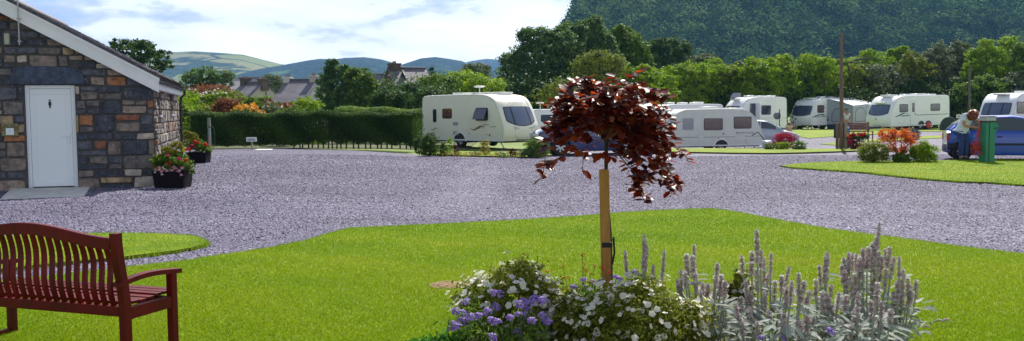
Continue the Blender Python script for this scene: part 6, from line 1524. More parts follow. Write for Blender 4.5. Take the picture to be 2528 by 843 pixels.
tree('soft grey green tree between the two cottages', [(668, 200, 26, 15), (690, 212, 22, 14), (668, 230, 36, 20)], 105, M_SIL, 3500, .22, 3)
tree('tall pointed dark tree left of the brick house', [(822, 190, 24, 42), (835, 215, 36, 40), (806, 225, 24, 40), (822, 160, 12, 14), (850, 180, 12, 20), (830, 260, 46, 30)], 62, M_BLUEG, 13000, .15, 4, csig=.11)
tree('rounder bright dark tree joined to the right of the tall pointed one', [(885, 205, 34, 38), (910, 225, 26, 30), (868, 190, 16, 20), (893, 255, 44, 30)], 61, M_MID, 10000, .15, 5, csig=.11)
for i, (cx, cy, rx, ry, dp, m_, lab) in enumerate([
    (960, 248, 48, 26, 56, M_DARK, 'low dark bushy tree below the brick house'), (1020, 236, 46, 30, 58, M_DARK, 'dark leafy tree right of the brick house'), (1080, 215, 50, 34, 62, M_MID, 'mid green bushy tree behind the left end of the cream caravan'),
    (1075, 250, 60, 34, 52, M_DARK, 'dark bush behind the rear of the cream caravan'), (1140, 205, 50, 30, 64, M_BRI, 'light green bushy tree above the roof of the cream caravan'), (1175, 178, 34, 22, 74, M_SIL, 'grey green tree crown above the cream caravan'),
    (1195, 225, 50, 36, 60, M_BRI, 'yellow green bush above the front of the cream caravan')]):
    tree(lab, [(cx, cy, rx, ry), (cx-rx*.4, cy-ry*.3, rx*.5, ry*.5), (cx+rx*.45, cy-ry*.25, rx*.5, ry*.55), (cx, cy+ry*.9, rx*1.0, ry*.7)], dp, m_, 6500, .13, 20+i, name='bushy_tree', group='bushy trees behind the cream caravan')
tree('slim dark cypress rising beside the brick house roof', [(1065, 180, 7, 16), (1065, 195, 9, 16)], 90, M_DARK, 900, .15, 31, name='cypress_tree')
# the large tree group
tree('broad crowned tree at the left of the tallest tree group', [(1330, 140, 62, 46), (1295, 165, 44, 44), (1330, 100, 46, 30), (1262, 160, 32, 24), (1380, 120, 50, 46), (1250, 205, 30, 28), (1320, 210, 70, 50), (1300, 90, 22, 16), (1290, 250, 50, 40), (1350, 150, 70, 60), (1270, 185, 40, 34)], 72, M_BLUEG, 38000, .17, 40, csig=.09, base_px=1320)
tree('tallest pale green topped tree in the middle of the tree group', [(1440, 90, 44, 40), (1465, 66, 26, 24), (1410, 85, 34, 26), (1480, 110, 36, 34), (1430, 140, 60, 40), (1500, 130, 26, 26), (1440, 200, 70, 46), (1475, 48, 10, 10), (1400, 120, 50, 50), (1490, 150, 50, 50)], 74, M_BLUEG, 38000, .17, 41, csig=.09, base_px=1440)
tree('olive domed tree with deep shade below in front of the tallest tree', [(1480, 155, 56, 30), (1450, 175, 36, 22), (1515, 165, 36, 24), (1480, 205, 50, 30), (1400, 240, 80, 40)], 64, M_OLV, 17000, .14, 42, csig=.09, base_px=1470)
tree('dark ridge topped tree at the right shoulder of the tree group', [(1545, 110, 36, 36), (1530, 85, 24, 22), (1570, 135, 34, 32), (1590, 175, 28, 30), (1550, 170, 50, 40), (1560, 210, 60, 40), (1530, 130, 50, 44)], 78, M_MID, 26000, .17, 43, csig=.09, base_px=1550)
tree('rounded dark tree standing right of the tree group against the mountain', [(1650, 122, 44, 30), (1625, 112, 26, 18), (1680, 130, 26, 24), (1610, 135, 26, 26), (1650, 160, 50, 26)], 98, M_DARK, 11000, .2, 44, csig=.10)
# the bank of trees behind the caravans
ROW = [  # cx, top, halfwidth, bottom, depth, material, leaf, label
 (1580, 165, 46, 290, 70, M_BRI, 'bright green low tree behind the copper tree'), (1620, 172, 40, 290, 74, M_BRI, 'yellow green tree right of the copper tree'), (1690, 158, 48, 290, 78, M_BRI, 'light green tree above the older caravan roof'),
 (1735, 137, 32, 200, 84, M_SIL, 'silvery white topped tree before the mountain'), (1760, 150, 50, 290, 80, M_BRI, 'bright tree left of the open door caravan'), (1815, 158, 40, 290, 80, M_OLV, 'olive tree above the open rooflight caravan'),
 (1870, 146, 46, 295, 78, M_BRI, 'light green tree above the open door caravan'), (1925, 140, 46, 295, 80, M_BRI, 'domed yellow green tree left of the tall pole'), (1975, 152, 40, 295, 82, M_MID, 'mid green tree behind the awning caravan'),
 (2030, 146, 44, 295, 80, M_BRI, 'bright green tree just left of the tall pole'), (2085, 152, 40, 295, 82, M_BRI, 'light green tree directly behind the tall pole'), (2140, 128, 44, 240, 92, M_BRI, 'bright rounded tree crown right of the tall pole'),
 (2120, 165, 50, 298, 82, M_OLV, 'olive leaved tree with a bare branch behind the long caravan front'), (2215, 118, 26, 200, 94, M_BRI, 'small ball shaped yellow green crown on the skyline'), (2190, 165, 56, 300, 82, M_SIL, 'grey leaved bushy tree above the long caravan'),
 (2265, 135, 36, 300, 82, M_OLV, 'loose olive tree above the rear of the long caravan'), (2310, 112, 34, 300, 84, M_SIL, 'tall spiky silvery tree left of the thin pole'), (2360, 104, 34, 250, 86, M_SIL, 'pale pointed tree beside the thin grey pole'),
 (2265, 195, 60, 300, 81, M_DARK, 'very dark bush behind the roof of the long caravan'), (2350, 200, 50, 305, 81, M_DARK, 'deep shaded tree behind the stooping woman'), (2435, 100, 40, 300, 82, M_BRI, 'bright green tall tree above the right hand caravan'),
 (2490, 96, 36, 300, 84, M_BRI, 'bright tree crown close to the right of the tall bright one'), (2530, 108, 40, 300, 80, M_MID, 'mid green tree cut by the right side above the caravan'), (2425, 190, 50, 305, 78, M_MID, 'mid green bush low behind the right hand caravan'), (2510, 180, 46, 305, 78, M_SIL, 'grey green bush low above the right hand caravan roof')]
for i, (cx, top, hw_, bot, dp, m_, lab) in enumerate(ROW):
    r = random.Random(300+i); H_ = bot-top; hw_ *= 1.15; Lb = [(cx, top+H_*.30, hw_*.95, H_*.28), (cx, top+H_*.62, hw_*1.2, H_*.36)]
    for k in range(6): Lb.append((cx+r.uniform(-.75, .75)*hw_, top+H_*r.uniform(.10, .45), hw_*r.uniform(.28, .5), H_*r.uniform(.10, .2), r.uniform(-1.5, 1)))
    Lb.append((cx+r.uniform(-.3, .3)*hw_, top+H_*.08, hw_*.4, H_*.10))
    tree(lab, Lb, dp, m_, 14000, .17, 200+i, name='hedgerow_tree', group='trees banked behind the caravans', csig=.12)
# garden plants filling the bank between the named shrubs
def bankfill(lab, m, n, leaf, seed, y0=45, y1=60):
    r = np.random.default_rng(seed); y = r.uniform(y0, y1, n); x = r.uniform(-.36, -.20, n)*y; z = TH(x, y)+bank_z(x, y)+r.random(n)**2*.55*(1+.4*np.sin(x*2+y))
    V, F = scatter(LEAF_D[0], LEAF_D[1], np.stack([x, y, z], -1), frames(r.normal(size=(n, 3))+[0, -.3, .5]), leaf*r.uniform(.6, 1.4, n))
    tag(npmesh('ground_cover', V, F, m, rnd=np.clip(.4+.3*np.sin(x*1.7)*np.cos(y*1.3)+r.normal(size=n)*.2, 0, 1)), lab, 'ground cover', kind='stuff')
bankfill('mixed green ground cover growing all over the garden bank', M_BRI, 26000, .13, 91)
# bare branch
p = D(2105, 152, 80.5); br = empty('bare_branch', tuple(p), 0, 'bare curved branch reaching out of the olive tree right of the tall pole', 'branch')
mb = MB(); s_ = 80/FPX
mb.tube([(0, 0, -3), (-.2, 0, -1.2), (-.45, 0, -.1), (.3, 0, .15), (1.0, 0, .28), (1.7, .1, .12)], [.12, .10, .07, .06, .05, .02], 6); mb.tube([(-.45, 0, -.1), (.4, 0, -.12), (1.0, 0, -.02)], [.06, .05, .02], 6); mb.tube([(-.45, 0, -.1), (-.7, 0, .12)], [.05, .03], 6); mb.build('limb', m_bark, br, True)
# dark filler of undergrowth under the trees
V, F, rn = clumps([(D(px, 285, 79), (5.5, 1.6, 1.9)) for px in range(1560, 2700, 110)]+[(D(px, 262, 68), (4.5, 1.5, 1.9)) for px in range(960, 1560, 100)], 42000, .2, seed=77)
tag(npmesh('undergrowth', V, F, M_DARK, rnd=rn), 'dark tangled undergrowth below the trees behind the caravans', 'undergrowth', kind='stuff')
# ------------------------------------------------------------------ bed planting by the cream caravan
def bedshrub(px, py, top, w_, m_, leaf, n, lab, seed, fl=None, cat='shrub', **kw):
    g = G(px, py); return shrub('garden_shrub', lab, cat, px, top, py, w_, g[1], m_, leaf, n, 2, seed, fl, group='plants in the narrow bed before the caravans', **kw)
bedshrub(1061, 386, 329, 50, M_DARK, .045, 6000, 'dark ball shaped conifer at the right end of the long hedge', 401)
bedshrub(1035, 380, 338, 30, M_DARK, .045, 2500, 'dark loose bush against the end of the hedge', 402)
bedshrub(1095, 386, 350, 26, M_MID, .045, 1500, 'small green shrub right of the dark ball conifer', 403)
bedshrub(1112, 384, 336, 20, M_BRI, .04, 700, 'wispy light green plant in front of the caravan wheel', 404)
bedshrub(1127, 385, 356, 16, leafmat('maroon_leaves', [(.06, .012, .02), (.12, .02, .03)]), .04, 600, 'small maroon leaved plant by the caravan wheel', 405)
bedshrub(1197, 384, 344, 28, leafmat('golden_conifer', [(.18, .16, .02), (.34, .29, .05), (.45, .38, .10)]), .035, 2200, 'little golden ball conifer in the middle of the bed', 406)
bedshrub(1240, 391, 375, 26, m_lime, .035, 900, 'low clump of white edged pale leaves in the bed', 407, [(m_pf['white'], 90, .05, .1)])
bedshrub(1266, 389, 366, 20, bpy.data.materials['maroon_leaves'], .04, 700, 'purple leaved clump left of the clipped bushes', 408)
bedshrub(1303, 391, 366, 44, M_BLUEG, .035, 3500, 'low grey green cushion bush before the clipped dark one', 409)
bedshrub(1326, 390, 338, 66, M_MID, .04, 7000, 'clipped dark green rounded bush by the front of the cream caravan', 410)
V, F, rn = clumps([(G(px, 387)+[0, 0, .06], (.5, .25, .10)) for px in range(1110, 1300, 20)], 2400, .05, seed=420)
tag(npmesh('ground_cover', V, F, leafmat('bed_mixed', [(.10, .13, .02), (.22, .22, .03), (.35, .28, .06), (.28, .10, .06)]), rnd=rn), 'mixed low yellow green ground cover along the narrow bed', 'ground cover', kind='stuff')
# crimson bush group by the silver car
def at_ground(px, py): g = G(px, py); return g[1]
shrub('garden_shrub', 'crimson leaved bush in front of the silver car', 'shrub', 1935, 326, 366, 58, at_ground(1935, 370.5)+.2, leafmat('crimson_leaves', [(.16, .006, .02), (.35, .015, .05), (.5, .04, .10)]), .055, 3800, 4, 430, T=LEAF_L, spread=1.1)
shrub('garden_shrub', 'orange tinged green bush beneath the crimson one', 'shrub', 1931, 350, 373, 40, at_ground(1931, 372.5), M_BRI, .04, 2500, 2, 431, [(m_pf['orange'], 60, .04, .0)])
shrub('garden_shrub', 'dark green ball bush right of the crimson one', 'shrub', 1972, 348, 373, 40, at_ground(1972, 372.5), M_MID, .04, 3000, 2, 432)
shrub('garden_shrub', 'olive brown bush left of the crimson one beside the water barrel', 'shrub', 1900, 352, 373, 30, at_ground(1900, 372.5), M_OLV, .04, 1800, 2, 433)
# island bed
dI = at_ground(2200, 404)
shrub('garden_shrub', 'yellow flowered bush at the left of the island bed', 'shrub', 2157, 348, 405, 78, dI, M_OLV, .045, 6500, 3, 440, [(m_pf['cream'], 260, .045, .15), (m_pf['yellow'], 120, .035, .1)])
shrub('garden_shrub', 'round green bush at the right of the island bed', 'shrub', 2278, 350, 403, 72, dI, M_BRI, .045, 7500, 3, 441, [(m_pf['cream'], 40, .035, .0)])
shrub('garden_shrub', 'small dark bush between the yellow flowered one and the round green one', 'shrub', 2224, 378, 405, 44, dI-.2, M_MID, .045, 3000, 2, 442, [(m_pf['cream'], 20, .03, .0)])
shrub('lavender_bush', 'purple grey lavender bush behind the orange shrub', 'shrub', 2252, 318, 350, 40, 45, leafmat('lavender', [(.06, .07, .07), (.14, .12, .20), (.22, .18, .32)]), .05, 2500, 2, 443)
ac_base = G(2222, 403); sI = FPX/dI
acl = [(2195, 345, 34, 20), (2225, 338, 28, 18), (2245, 352, 22, 16), (2180, 332, 20, 12), (2205, 368, 24, 14), (2232, 372, 16, 16)]
Ls = [(tuple(D(a, b_, dI+.2)), (c/sI, c/sI*.8, d_/sI)) for a, b_, c, d_ in acl]
m_ac = leafmat('orange_red_leaves', [(.30, .025, .008), (.55, .09, .008), (.75, .20, .012), (.80, .33, .03)], .45, .5)
plant('orange_shrub', 'orange and red leaved shrub with thin pale stems in the island bed', 'shrub', tuple(ac_base), Ls, 3400, .07, m_ac, seed=450, trunk=.035, T=LEAF_L, spread=1.0, mt=mat('pinkish_stem', (.30, .17, .13), .7), shell=(.3, 1.05), rough=.4)
# ------------------------------------------------------------------ foreground bed
bedpoly = [(-.75, 5.0), (-.2, 6.0), (.6, 6.9), (1.6, 6.6), (2.35, 5.9), (2.2, 4.2), (-.6, 4.2)]
def flatpoly(name, poly, z, m):
    mb = MB(); mb.add([(x, y, float(TH(x, y))+z) for x, y in poly], [tuple(range(len(poly)))]); return tag(mb.build(name, m), kind='structure')
flatpoly('flower_bed_soil', bedpoly, .052, m_soil)
m_pot_st = leafmat('potentilla_leaves', [(.06, .085, .010), (.15, .19, .018), (.27, .31, .03), (.36, .30, .08)])
def potentilla(px, top, wpx, depth, n, nf, lab, seed, bot=None, fsz=.030, lobes=None):
    s = FPX/depth; c = D(px, top, depth); h = c[2]+.02; w_ = wpx/s/2
    Ls = [((c[0]+dx*w_, depth+dy*w_, h*z_), (w_*rx, w_*rx*.9, h*rz)) for dx, dy, z_, rx, rz in (lobes or [(0, 0, .45, .8, .50), (-.5, .1, .4, .5, .38), (.5, .0, .38, .5, .36), (.1, -.3, .6, .5, .36)])]
    base = (c[0], depth, 0.05); root = empty('flowering_shrub', base, 0, lab, 'shrub', 'white flowered shrubs in the foreground bed')
    V, F, rn = clumps(Ls, n, .021, seed=seed, T=LEAF_D, csig=.10, shell=(.55, 1.03), spread=1.1); npmesh('foliage', V, F, m_pot_st, root, rnd=rn, off=base)
    mb = MB(); r = random.Random(seed)
    for k in range(26):
        L = r.choice(Ls); a = r.uniform(0, 6.28); e = Vector((L[0][0]-base[0]+math.cos(a)*L[1][0]*.7, L[0][1]-base[1]+math.sin(a)*L[1][1]*.7, L[0][2]-.05+L[1][2]*r.uniform(0, .8)))
        mb.tube([(r.uniform(-.06, .06), r.uniform(-.06, .06), 0), e*.5+Vector((0, 0, .03)), e], [.006, .004, .002], 5)
    mb.build('stems', mat('brown_twig_%d' % seed, (.10, .06, .04), .8), root)
    V, F, rn = clumps(Ls, nf, fsz, cl=nf//2, seed=seed+5, T=FLOW, shell=(.98, 1.12), spread=.35, updown=.6, csig=.10)
    # turn the open faces outwards and a little to the viewer
    npmesh('blossoms', V, F, m_pf['white'], root, rnd=rn, off=base)
    k = nf; P = V.reshape(-1, len(FLOW[0]), 3)[:, 0]; u = norm(rng.normal(size=(len(P), 3)))
    V2, F2 = scatter(LEAF_D[0], LEAF_D[1], P+[0, 0, .002], frames(u*.3+[0, -.3, 1]), np.full(len(P), fsz*.28)); npmesh('blossom_centres', V2, F2, m_pf['yellow'], root, rnd=rng.random(len(P)), off=base)
    return root
potentilla(1265, 650, 300, 5.75, 15000, 620, 'loose shrub of small white flowers at the left of the foreground bed', 500, fsz=.037)
potentilla(1555, 696, 400, 5.35, 24000, 560, 'dense dark green white flowered shrub in front of the wooden stake', 510, fsz=.038)
potentilla(1825, 665, 90, 6.15, 3500, 70, 'small white flowered shrub half hidden among the woolly grey spikes', 520, fsz=.036)
potentilla(1400, 730, 130, 5.55, 5000, 150, 'low white flowered shrub joining the two larger ones', 530, fsz=.036)
# scabious: stems with a mauve head each
m_stem = mat('plant_stem', (.09, .13, .04), .7)
def stems_plant(name, label, cat, heads, depth, base_px, col, size, seed, k=30, flat=.45, thin=.0022, leaves=400, lm=None):
    c = D(base_px, 800, depth); base = (c[0], depth, .05); root = empty(name, base, 0, label, cat); r = np.random.default_rng(seed); rr_ = random.Random(seed)
    mb = MB(); P = []
    for (px, py) in heads:
        q = D(px, py, depth+rr_.uniform(-.18, .18)); P.append(q); e = Vector(q)-Vector(base)
        mb.tube([(e.x*.25+rr_.uniform(-.05, .05), e.y*.3, 0), (e.x*.7, e.y*.7, e.z*.55), e], thin, 5)
    mb.build('stems', m_stem, root)
    V, F, rn = clumps([((base[0], base[1], .16), (max(.12, (max(h[0] for h in heads)-min(h[0] for h in heads))/FPX*depth*.5), .2, .2))], leaves, .05, seed=seed, T=LEAF_L, spread=1.2); npmesh('foliage', V, F, lm or M_MID, root, rnd=rn, off=base)
    for q in P:
        s = size*rr_.uniform(.8, 1.2); u = norm(r.normal(size=(k, 3))); u[:, 2] = np.abs(u[:, 2])
        rad = r.random((k, 1))**.5; ax = norm(np.array([rr_.uniform(-.4, .4), -.7+rr_.uniform(-.3, .3), .9])[None])[0]
        Rm = frames(ax[None])[0]; a = r.random(k)*6.28; loc = np.stack([np.cos(a)*rad[:, 0], np.sin(a)*rad[:, 0], flat*(1-rad[:, 0]**2)], -1)*s*.5
        pos = q+loc@Rm.T; tn = (np.stack([np.cos(a), np.sin(a), 0*a], -1))@Rm.T; nn = ax[None]+tn*.5+r.normal(size=(k, 3))*.2
        V, F = scatter(LEAF_D[0], LEAF_D[1], pos, frames(nn, tn), np.full(k, s*.36)); npmesh('flower_head', V, F, col, root, rnd=r.random(k), off=base)
    return root
sc1 = [(1125, 768), (1140, 772), (1120, 800), (1138, 790), (1150, 795), (1160, 782), (1112, 812), (1128, 806), (1182, 780), (1203, 770), (1152, 745), (1225, 757), (1218, 722), (1232, 726)]
sc2 = [(1285, 752), (1293, 745), (1300, 765), (1290, 780), (1278, 778), (1318, 740), (1332, 738), (1340, 743), (1310, 748), (1345, 790), (1352, 795), (1312, 792), (1216, 832), (1278, 820), (1228, 795), (1215, 792), (1258, 784), (1338, 778)]
sc3 = [(1440, 692), (1462, 696), (1480, 698), (1445, 712), (1522, 686), (1530, 690), (1575, 675), (1565, 672), (1415, 708), (1535, 704)]
stems_plant('scabious_plant', 'mauve scabious at the bottom left of the foreground bed', 'flower', sc1, 5.3, 1160, m_pf['purple'], .050, 600)
stems_plant('scabious_plant', 'mauve scabious in front of the loose white flowered shrub', 'flower', sc2, 5.15, 1290, m_pf['purple'], .050, 601)
stems_plant('scabious_plant', 'mauve scabious scattered round the foot of the wooden stake', 'flower', sc3, 6.0, 1480, m_pf['purple'], .044, 602)
stems_plant('scabious_plant', 'pair of violet flowers low among the woolly grey leaves', 'flower', [(1880, 834), (1932, 838), (2051, 818)], 5.0, 1930, m_pf['purple'], .045, 603, leaves=60)
gm = [(1438, 630), (1441, 654), (1446, 668), (1468, 656), (1486, 661), (1458, 679), (1404, 685), (1396, 688), (1389, 658), (1455, 698), (1427, 718), (1400, 716), (1478, 714), (1505, 672), (1350, 672)]
stems_plant('geum_plant', 'thin stemmed small red flowers left of the wooden stake', 'flower', gm, 6.1, 1440, m_pf['red'], .032, 604, k=12, thin=.0016, leaves=250)
stems_plant('grass_stalk', 'single thin green seed stalk above the loose white flowered shrub', 'grass stalk', [(1327, 632), (1325, 645)], 6.0, 1327, M_MID, .012, 605, k=6, leaves=10)
# low green leafy plant bottom left, hosta like
c = D(1080, 838, 5.35)
plant('leafy_plant', 'low bright green leafy plant at the bottom left corner of the bed', 'plant', (c[0], c[1], .05), [((c[0], c[1], .10), (.15, .12, .09)), ((c[0]+.1, c[1]-.03, .12), (.1, .1, .09))], 900, .04, leafmat('fresh_green', [(.03, .12, .01), (.06, .20, .02), (.10, .28, .04)]), seed=610, trunk=.006, T=LEAF_O)
# lamb's ears: woolly spikes
m_wool = leafmat('woolly_leaves', [(.26, .31, .25), (.38, .43, .36), (.50, .54, .48), (.62, .65, .60)], .4, .9, .1)
m_spk = leafmat('woolly_spike', [(.20, .13, .13), (.36, .25, .26), (.52, .41, .43), (.66, .60, .58), (.82, .82, .77)], .4, .95, .1)
def spike_mesh(parent, b, tip, w_, off, seed):
    r = np.random.default_rng(seed); b = np.array(b); tip = np.array(tip); ax = tip-b; L = np.linalg.norm(ax); k = 7+int(L/.035)
    Rm = frames(norm(ax[None]))[0]; Vs = []; rn = []; n = 0
    pos = []; nn = []; tn = []; sz = []
    lv = int(L/.011)
    for i in range(lv):
        t = i/lv; whorl = .72+.28*math.cos(i*math.pi/1.5)**2
        rad = w_*.5*whorl*(1-max(0, (t-.72)/.28)**2*.75)
        for j in range(8):
            a = j*math.pi/4+i*.5+r.normal()*.15; o = np.array([math.cos(a), math.sin(a), 0])
            pos.append(b+ax*t+Rm@(o*rad*.55)); nn.append(Rm@(o*.55+[0, 0, .7])+r.normal(size=3)*.15); tn.append(Rm@(o+[0, 0, .25])); sz.append(w_*.5*r.uniform(.7, 1.25)*(.55+.45*whorl)); rn.append(min(1, max(0, .25+.5*(whorl > .86)*.3+r.random()*.55+.45*max(0, (t-.80)/.2))))
    V, F = scatter(LEAF_D[0], LEAF_D[1], np.array(pos), frames(np.array(nn), np.array(tn)), np.array(sz))
    return V, F, np.array(rn)
def lambs_ear(label, spikes, depth, cx, seed, leaves=190):
    c = D(cx, 800, depth); base = (c[0], depth, .05); root = empty('woolly_plant', base, 0, label, 'plant', 'woolly grey flower spikes in the foreground bed')
    rr_ = random.Random(seed); r = np.random.default_rng(seed); mb = MB(); lp = []; ln = []; lt = []
    for i, (px, py, ln_) in enumerate(spikes):
        d_ = depth+rr_.uniform(-.16, .16); tip = D(px, py, d_); lean = (px-cx)/FPX*depth*.6
        L = ln_/FPX*depth; bt = np.array([tip[0]-lean*L*1.2-rr_.uniform(-.01, .01), tip[1]+rr_.uniform(-.02, .02), tip[2]-L])
        V, F, rn = spike_mesh(root, bt, tip, .047*rr_.uniform(.85, 1.15), base, seed*50+i); npmesh('flower_spike', V, F, m_spk, root, rnd=rn, off=base)
        g_ = Vector((bt[0]-lean*.5, base[1]*.3+bt[1]*.7, .05))-Vector(base); e = Vector(bt)-Vector(base)
        mb.tube([g_, (g_+e)*.5+Vector((rr_.uniform(-.01, .01), 0, 0)), e, Vector(tip)*.97+Vector(bt)*.03-Vector(base)], [.006, .0055, .005, .003], 6)
        for k in range(7):
            t = rr_.uniform(0, 1); q = np.array(g_)*(1-t)+np.array(e)*t+np.array(base); a = rr_.uniform(0, 6.28)
            lp.append(q); lt.append([math.cos(a), math.sin(a)*.9, rr_.uniform(-.1, .9)]); ln.append([rr_.uniform(-.3, .3), rr_.uniform(-.4, .1), 1])
    mb.build('stems', mat('woolly_stem_%d' % seed, (.30, .32, .27), .95), root, True)
    for k in range(leaves):
        a = rr_.uniform(0, 6.28); rd = rr_.uniform(0, .24); lp.append(np.array([base[0]+math.cos(a)*rd, base[1]+math.sin(a)*rd*.8, .07+rr_.uniform(0, .26)])); lt.append([math.cos(a), math.sin(a), rr_.uniform(-.2, 1.1)]); ln.append([0, -.3, 1])
    V, F = scatter(LEAF_L[0], LEAF_L[1], np.array(lp), frames(np.array(ln)+r.normal(size=(len(lp), 3))*.25, np.array(lt)), r.uniform(.06, .115, len(lp))); npmesh('leaves', V, F, m_wool, root, rnd=np.repeat(r.random(len(lp)), 2), off=base)
lambs_ear('three tall separate woolly spikes just right of the wooden stake', [(1591, 576, 90), (1543, 616, 66), (1641, 614, 100), (1614, 652, 40), (1588, 636, 46), (1597, 600, 70)], 5.9, 1600, 1, 12)
lambs_ear('woolly grey clump at the left of the spiked bed', [(1714, 600, 80), (1695, 624, 60), (1708, 628, 60), (1680, 664, 40), (1690, 668, 44), (1672, 686, 44), (1735, 694, 40), (1772, 646, 56), (1782, 674, 60), (1768, 678, 60), (1790, 690, 40), (1750, 698, 36), (1716, 672, 50), (1730, 715, 40), (1788, 716, 40), (1680, 702, 40), (1762, 740, 40)], 5.55, 1735, 2)
lambs_ear('woolly grey clump with one very tall spike in the middle of the bed', [(1868, 563, 84), (1830, 628, 50), (1857, 618, 60), (1878, 614, 50), (1886, 632, 70), (1904, 622, 64), (1895, 676, 50), (1914, 690, 60), (1842, 690, 50), (1930, 676, 46), (1950, 656, 50), (1870, 660, 60), (1830, 730, 40), (1852, 720, 50), (1935, 740, 46), (1905, 745, 40), (1885, 715, 50)], 5.6, 1885, 3)
lambs_ear('low woolly clump in front of the tallest middle spike', [(1813, 742, 50), (1850, 756, 40), (1935, 770, 46), (1975, 786, 40), (1898, 764, 40), (1828, 780, 46), (1943, 705, 56), (1956, 690, 60), (1972, 670, 60), (1988, 690, 56), (2000, 716, 36), (1995, 775, 46), (2010, 782, 40), (1870, 790, 40), (1980, 800, 36)], 5.2, 1920, 4)
lambs_ear('woolly clump with a tall spike left of the largest clump', [(2043, 620, 56), (2022, 652, 50), (2038, 644, 60), (2014, 686, 46), (2031, 716, 50), (2072, 718, 50), (2054, 700, 40), (2052, 745, 40), (2090, 724, 44), (2043, 726, 40), (2062, 770, 40), (2020, 740, 44)], 5.5, 2043, 5)
lambs_ear('largest dense woolly clump rising to the highest spike at the right', [(2172, 545, 70), (2166, 580, 60), (2155, 596, 66), (2132, 610, 50), (2145, 606, 60), (2170, 616, 60), (2178, 628, 66), (2114, 624, 60), (2122, 632, 60), (2095, 620, 50), (2104, 622, 50), (2083, 634, 50), (2078, 650, 50), (2090, 646, 46), (2198, 606, 56), (2208, 632, 56), (2185, 610, 50), (2188, 660, 50), (2160, 668, 56), (2130, 664, 60), (2110, 672, 60), (2098, 680, 56), (2085, 664, 50)], 5.7, 2145, 6)
lambs_ear('woolly clump leaning out over the lawn at the far right of the bed', [(2220, 630, 56), (2230, 662, 56), (2240, 682, 46), (2262, 688, 50), (2248, 700, 40), (2252, 716, 40), (2215, 690, 50), (2228, 715, 40), (2205, 720, 50)], 5.6, 2205, 7, 60)
lambs_ear('woolly grey leaved clump lowest in front of the largest clump', [(2168, 694, 50), (2120, 720, 56), (2150, 738, 50), (2178, 740, 46), (2200, 760, 44), (2110, 760, 40), (2140, 790, 40), (2075, 790, 40), (2172, 780, 40), (2100, 800, 36)], 5.1, 2140, 8, 130)
# ------------------------------------------------------------------ copper tree with its stake
sx0 = D(1499, 700, 6.25); st = empty('wooden_stake', (sx0[0], sx0[1], .05), 0, 'square tan wooden stake standing among the flowers below the copper leaved tree', 'stake')
tp_ = D(1491, 419, 6.25); e = Vector((tp_[0]-sx0[0], 0, tp_[2]-.05))
mb = MB(); mb.bar((0, 0, -.1), e, .062, .062, 0, .003, up=(0, 1, 0)); mb.build('timber', mat('tan_stake_wood', (.46, .235, .045), .75, col2=(.32, .155, .03), vs=7, bump=.3, bs=40, stretch=(4, 4, .4)), st)
q = D(1498, 604, 6.25); 
mb = MB(); z = q[2]-.05; mb.box(q[0]-sx0[0]-.036, q[0]-sx0[0]+.036, -.036, .036, z-.017, z+.017, b=.004); mb.tube([(q[0]-sx0[0]+.03, .0, z+.02), (q[0]-sx0[0]+.048, .02, z+.045), (q[0]-sx0[0]+.055, .03, z-.06), (q[0]-sx0[0]+.04, .03, z-.14)], .007, 6); mb.build('rubber_tie', m_rubber, st)
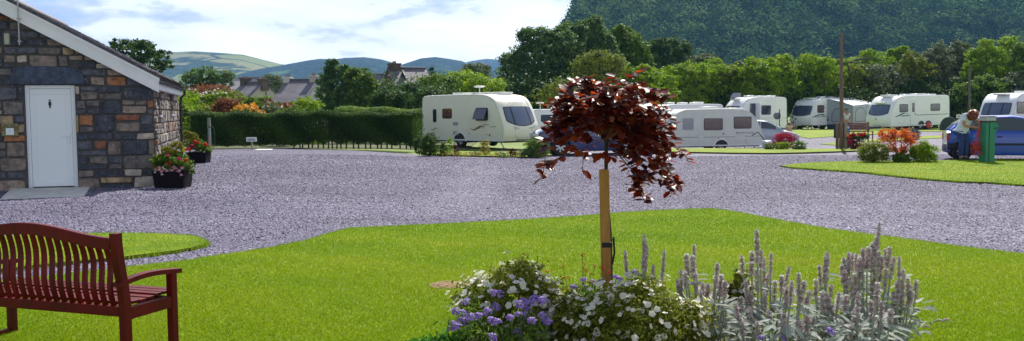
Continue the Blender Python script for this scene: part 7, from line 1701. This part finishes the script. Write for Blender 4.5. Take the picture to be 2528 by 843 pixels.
def copper_tree():
    dpt = 6.32; base = D(1512, 824, dpt); base[2] = .05
    root = empty('copper_beech', tuple(base), 0, 'small weeping copper leaved tree on a slim stem in front of the parked caravans', 'tree')
    B = Vector(base); gr = Vector(D(1497, 345, dpt))-B
    mb = MB(); mb.tube([(0, .07, 0), (-.01, .06, .6), (gr.x, .04, gr.z*.75), (gr.x, 0, gr.z)], [.017, .014, .012, .014], 8); mb.build('trunk', mat('dark_bark', (.035, .022, .02), .7), root, True)
    r = random.Random(12); rn_ = np.random.default_rng(12); lp = []; ln = []; lt = []; sz = []
    m_tw = mat('reddish_twig', (.16, .07, .05), .6); mb = MB()
    def leafs(path, every, s0, side=1):
        for i in range(len(path)-1):
            a = Vector(path[i]); b = Vector(path[i+1]); d_ = b-a; k = max(1, int(d_.length/every))
            for j in range(k):
                q_ = a+d_*((j+r.random())/k); th = d_.normalized(); az = Vector((r.uniform(-1, 1), r.uniform(-1, 1), r.uniform(-.6, .35)))
                t_ = (th*.5+az.normalized()*.8); lp.append(B+q_); lt.append(t_); ln.append(Vector((r.uniform(-.7, .7), r.uniform(-.9, .3), 1))); sz.append(s0*r.uniform(.6, 1.2))
    for i in range(58):
        # branches arch up, out and weep
        a = r.uniform(0, 6.28); out = r.uniform(.18, .46); dx, dy = math.cos(a), math.sin(a)*.8; out *= (.86 if dx < 0 else 1.0); hh = r.uniform(.08, .42)*(1-.45*out)
        droop = r.uniform(.05, .42)*(.4+out)*(.45 if dx < .1 else 1) + (.12 if dx > .2 else 0)
        P = [gr+Vector((dx*out*t*1.1, dy*out*t*1.1, hh*math.sin(min(1, t*1.2)*math.pi*.62)*1.15-droop*max(0, t-.45)**1.5*2.4)) for t in np.linspace(0, 1, 9)]
        mb.tube(P, [.0075*(1-.1*k) for k in range(9)], 5); leafs(P[2:], .015, .070)
        for s_ in range(3):
            k = r.randint(3, 7); q_ = Vector(P[k]); d2 = Vector((dx+r.uniform(-.8, .8), dy+r.uniform(-.8, .8), r.uniform(-.9, .5))).normalized()*r.uniform(.08, .17)
            Q = [q_, q_+d2*.5+Vector((0, 0, .01)), q_+d2+Vector((0, 0, -.03))]; mb.tube(Q, .003, 4); leafs(Q, .014, .066)
    # the long hanging shoots of the photograph
    for pts in ([(1560, 420), (1600, 440), (1640, 450), (1660, 480)], [(1540, 400), (1570, 430), (1580, 470), (1592, 500)], [(1600, 400), (1660, 430), (1680, 455)], [(1640, 380), (1680, 376), (1706, 382)], [(1400, 380), (1360, 400), (1330, 408)], [(1400, 350), (1440, 390), (1438, 425)], [(1650, 350), (1690, 380), (1700, 402)], [(1500, 300), (1512, 220), (1520, 182)], [(1420, 330), (1350, 350), (1340, 440)], [(1580, 430), (1560, 460), (1575, 478)], [(1610, 420), (1655, 440), (1672, 460)], [(1440, 260), (1405, 235), (1390, 225)], [(1560, 260), (1600, 230), (1640, 225)]):
        P = [Vector(D(a, b_, dpt+r.uniform(-.15, .1)))-B for a, b_ in pts]; P = [gr] + P if len(pts) > 2 else P; mb.tube(P, .0028, 4); leafs(P[1:], .03 if pts[0][0] < 1450 and pts[0][1] > 340 else .014, .078)
    mb.build('branches', m_tw, root, True)
    # inner leaves
    for _ in range(260):
        u = rn_.normal(size=3); u /= np.linalg.norm(u); q_ = gr+Vector((.04+u[0]*.37, u[1]*.32, .10+u[2]*.22)); lp.append(B+q_); lt.append(Vector((u[0], u[1]-.2, u[2]*.5-.25))); ln.append(Vector((r.uniform(-.5, .5), r.uniform(-.9, .2), 1))); sz.append(.068*r.uniform(.7, 1.2))
    lp, ln, lt = (np.array([list(v) for v in A]) for A in (lp, ln, lt))
    V, F = scatter(LEAF_O[0], LEAF_O[1], lp, frames(ln, lt), np.array(sz)[:, None]*np.array([1, 1.15, 1]))
    m_cop = leafmat('copper_leaves', [(.025, .005, .008), (.075, .010, .009), (.14, .018, .009), (.20, .04, .012), (.20, .075, .02)], .45, .42, .5, tcol=(2.5, 1.1, .6))
    npmesh('foliage', V, F, m_cop, root, rnd=np.repeat(rn_.random(len(lp)), 2), off=tuple(B), smooth=False)
copper_tree()
# molehill and scraps on the lawn
p = G(1107, 719); c = np.array([p[0], p[1], .045]); mb = MB(); P_ = []; r = random.Random(2)
for i in range(7):
    row = []
    for j in range(18):
        a = j/18*6.283; t = 1-i/6; row.append((c[0]+.17*t*math.cos(a)*(1+.15*math.sin(3*a)), c[1]+.15*t*math.sin(a), c[2]+.035*(1-t*t)+r.uniform(-.003, .004)))
    row.append(row[0]); P_.append(row)
mb.grid(P_); o = mb.build('soil_patch', mat('dry_soil', (.30, .19, .09), .95, var=.4, vs=30, bump=.8, bs=60)); tag(o, 'small patch of bare brown soil on the lawn left of the bed', 'soil patch')
m_scrap = mat('dry_husk', (.45, .40, .33), .9, var=.3, vs=30)
for k, (px, py, L_, a_) in enumerate([(2229, 815, .045, .3), (2244, 836, .075, .1), (2213, 828, .07, -.5), (2318, 823, .06, -.4), (2336, 821, .06, .1), (2286, 838, .04, 0), (2298, 829, .03, 1.0)]):
    p = G(px, py); mb = MB(); mb.tube([(-L_/2, 0, .0), (-L_*.1, .004, .012), (L_*.25, 0, .010), (L_/2, .0, 0)], [.004, .011, .009, .003], 7)
    o = mb.build('fallen_leaf', m_scrap, None, True); o.location = (p[0], p[1], .075); o.rotation_euler = (0, 0, a_)
    tag(o, 'dry pale curled scrap lying on the grass right of the woolly plants', 'dry leaf', 'dry scraps on the lawn')
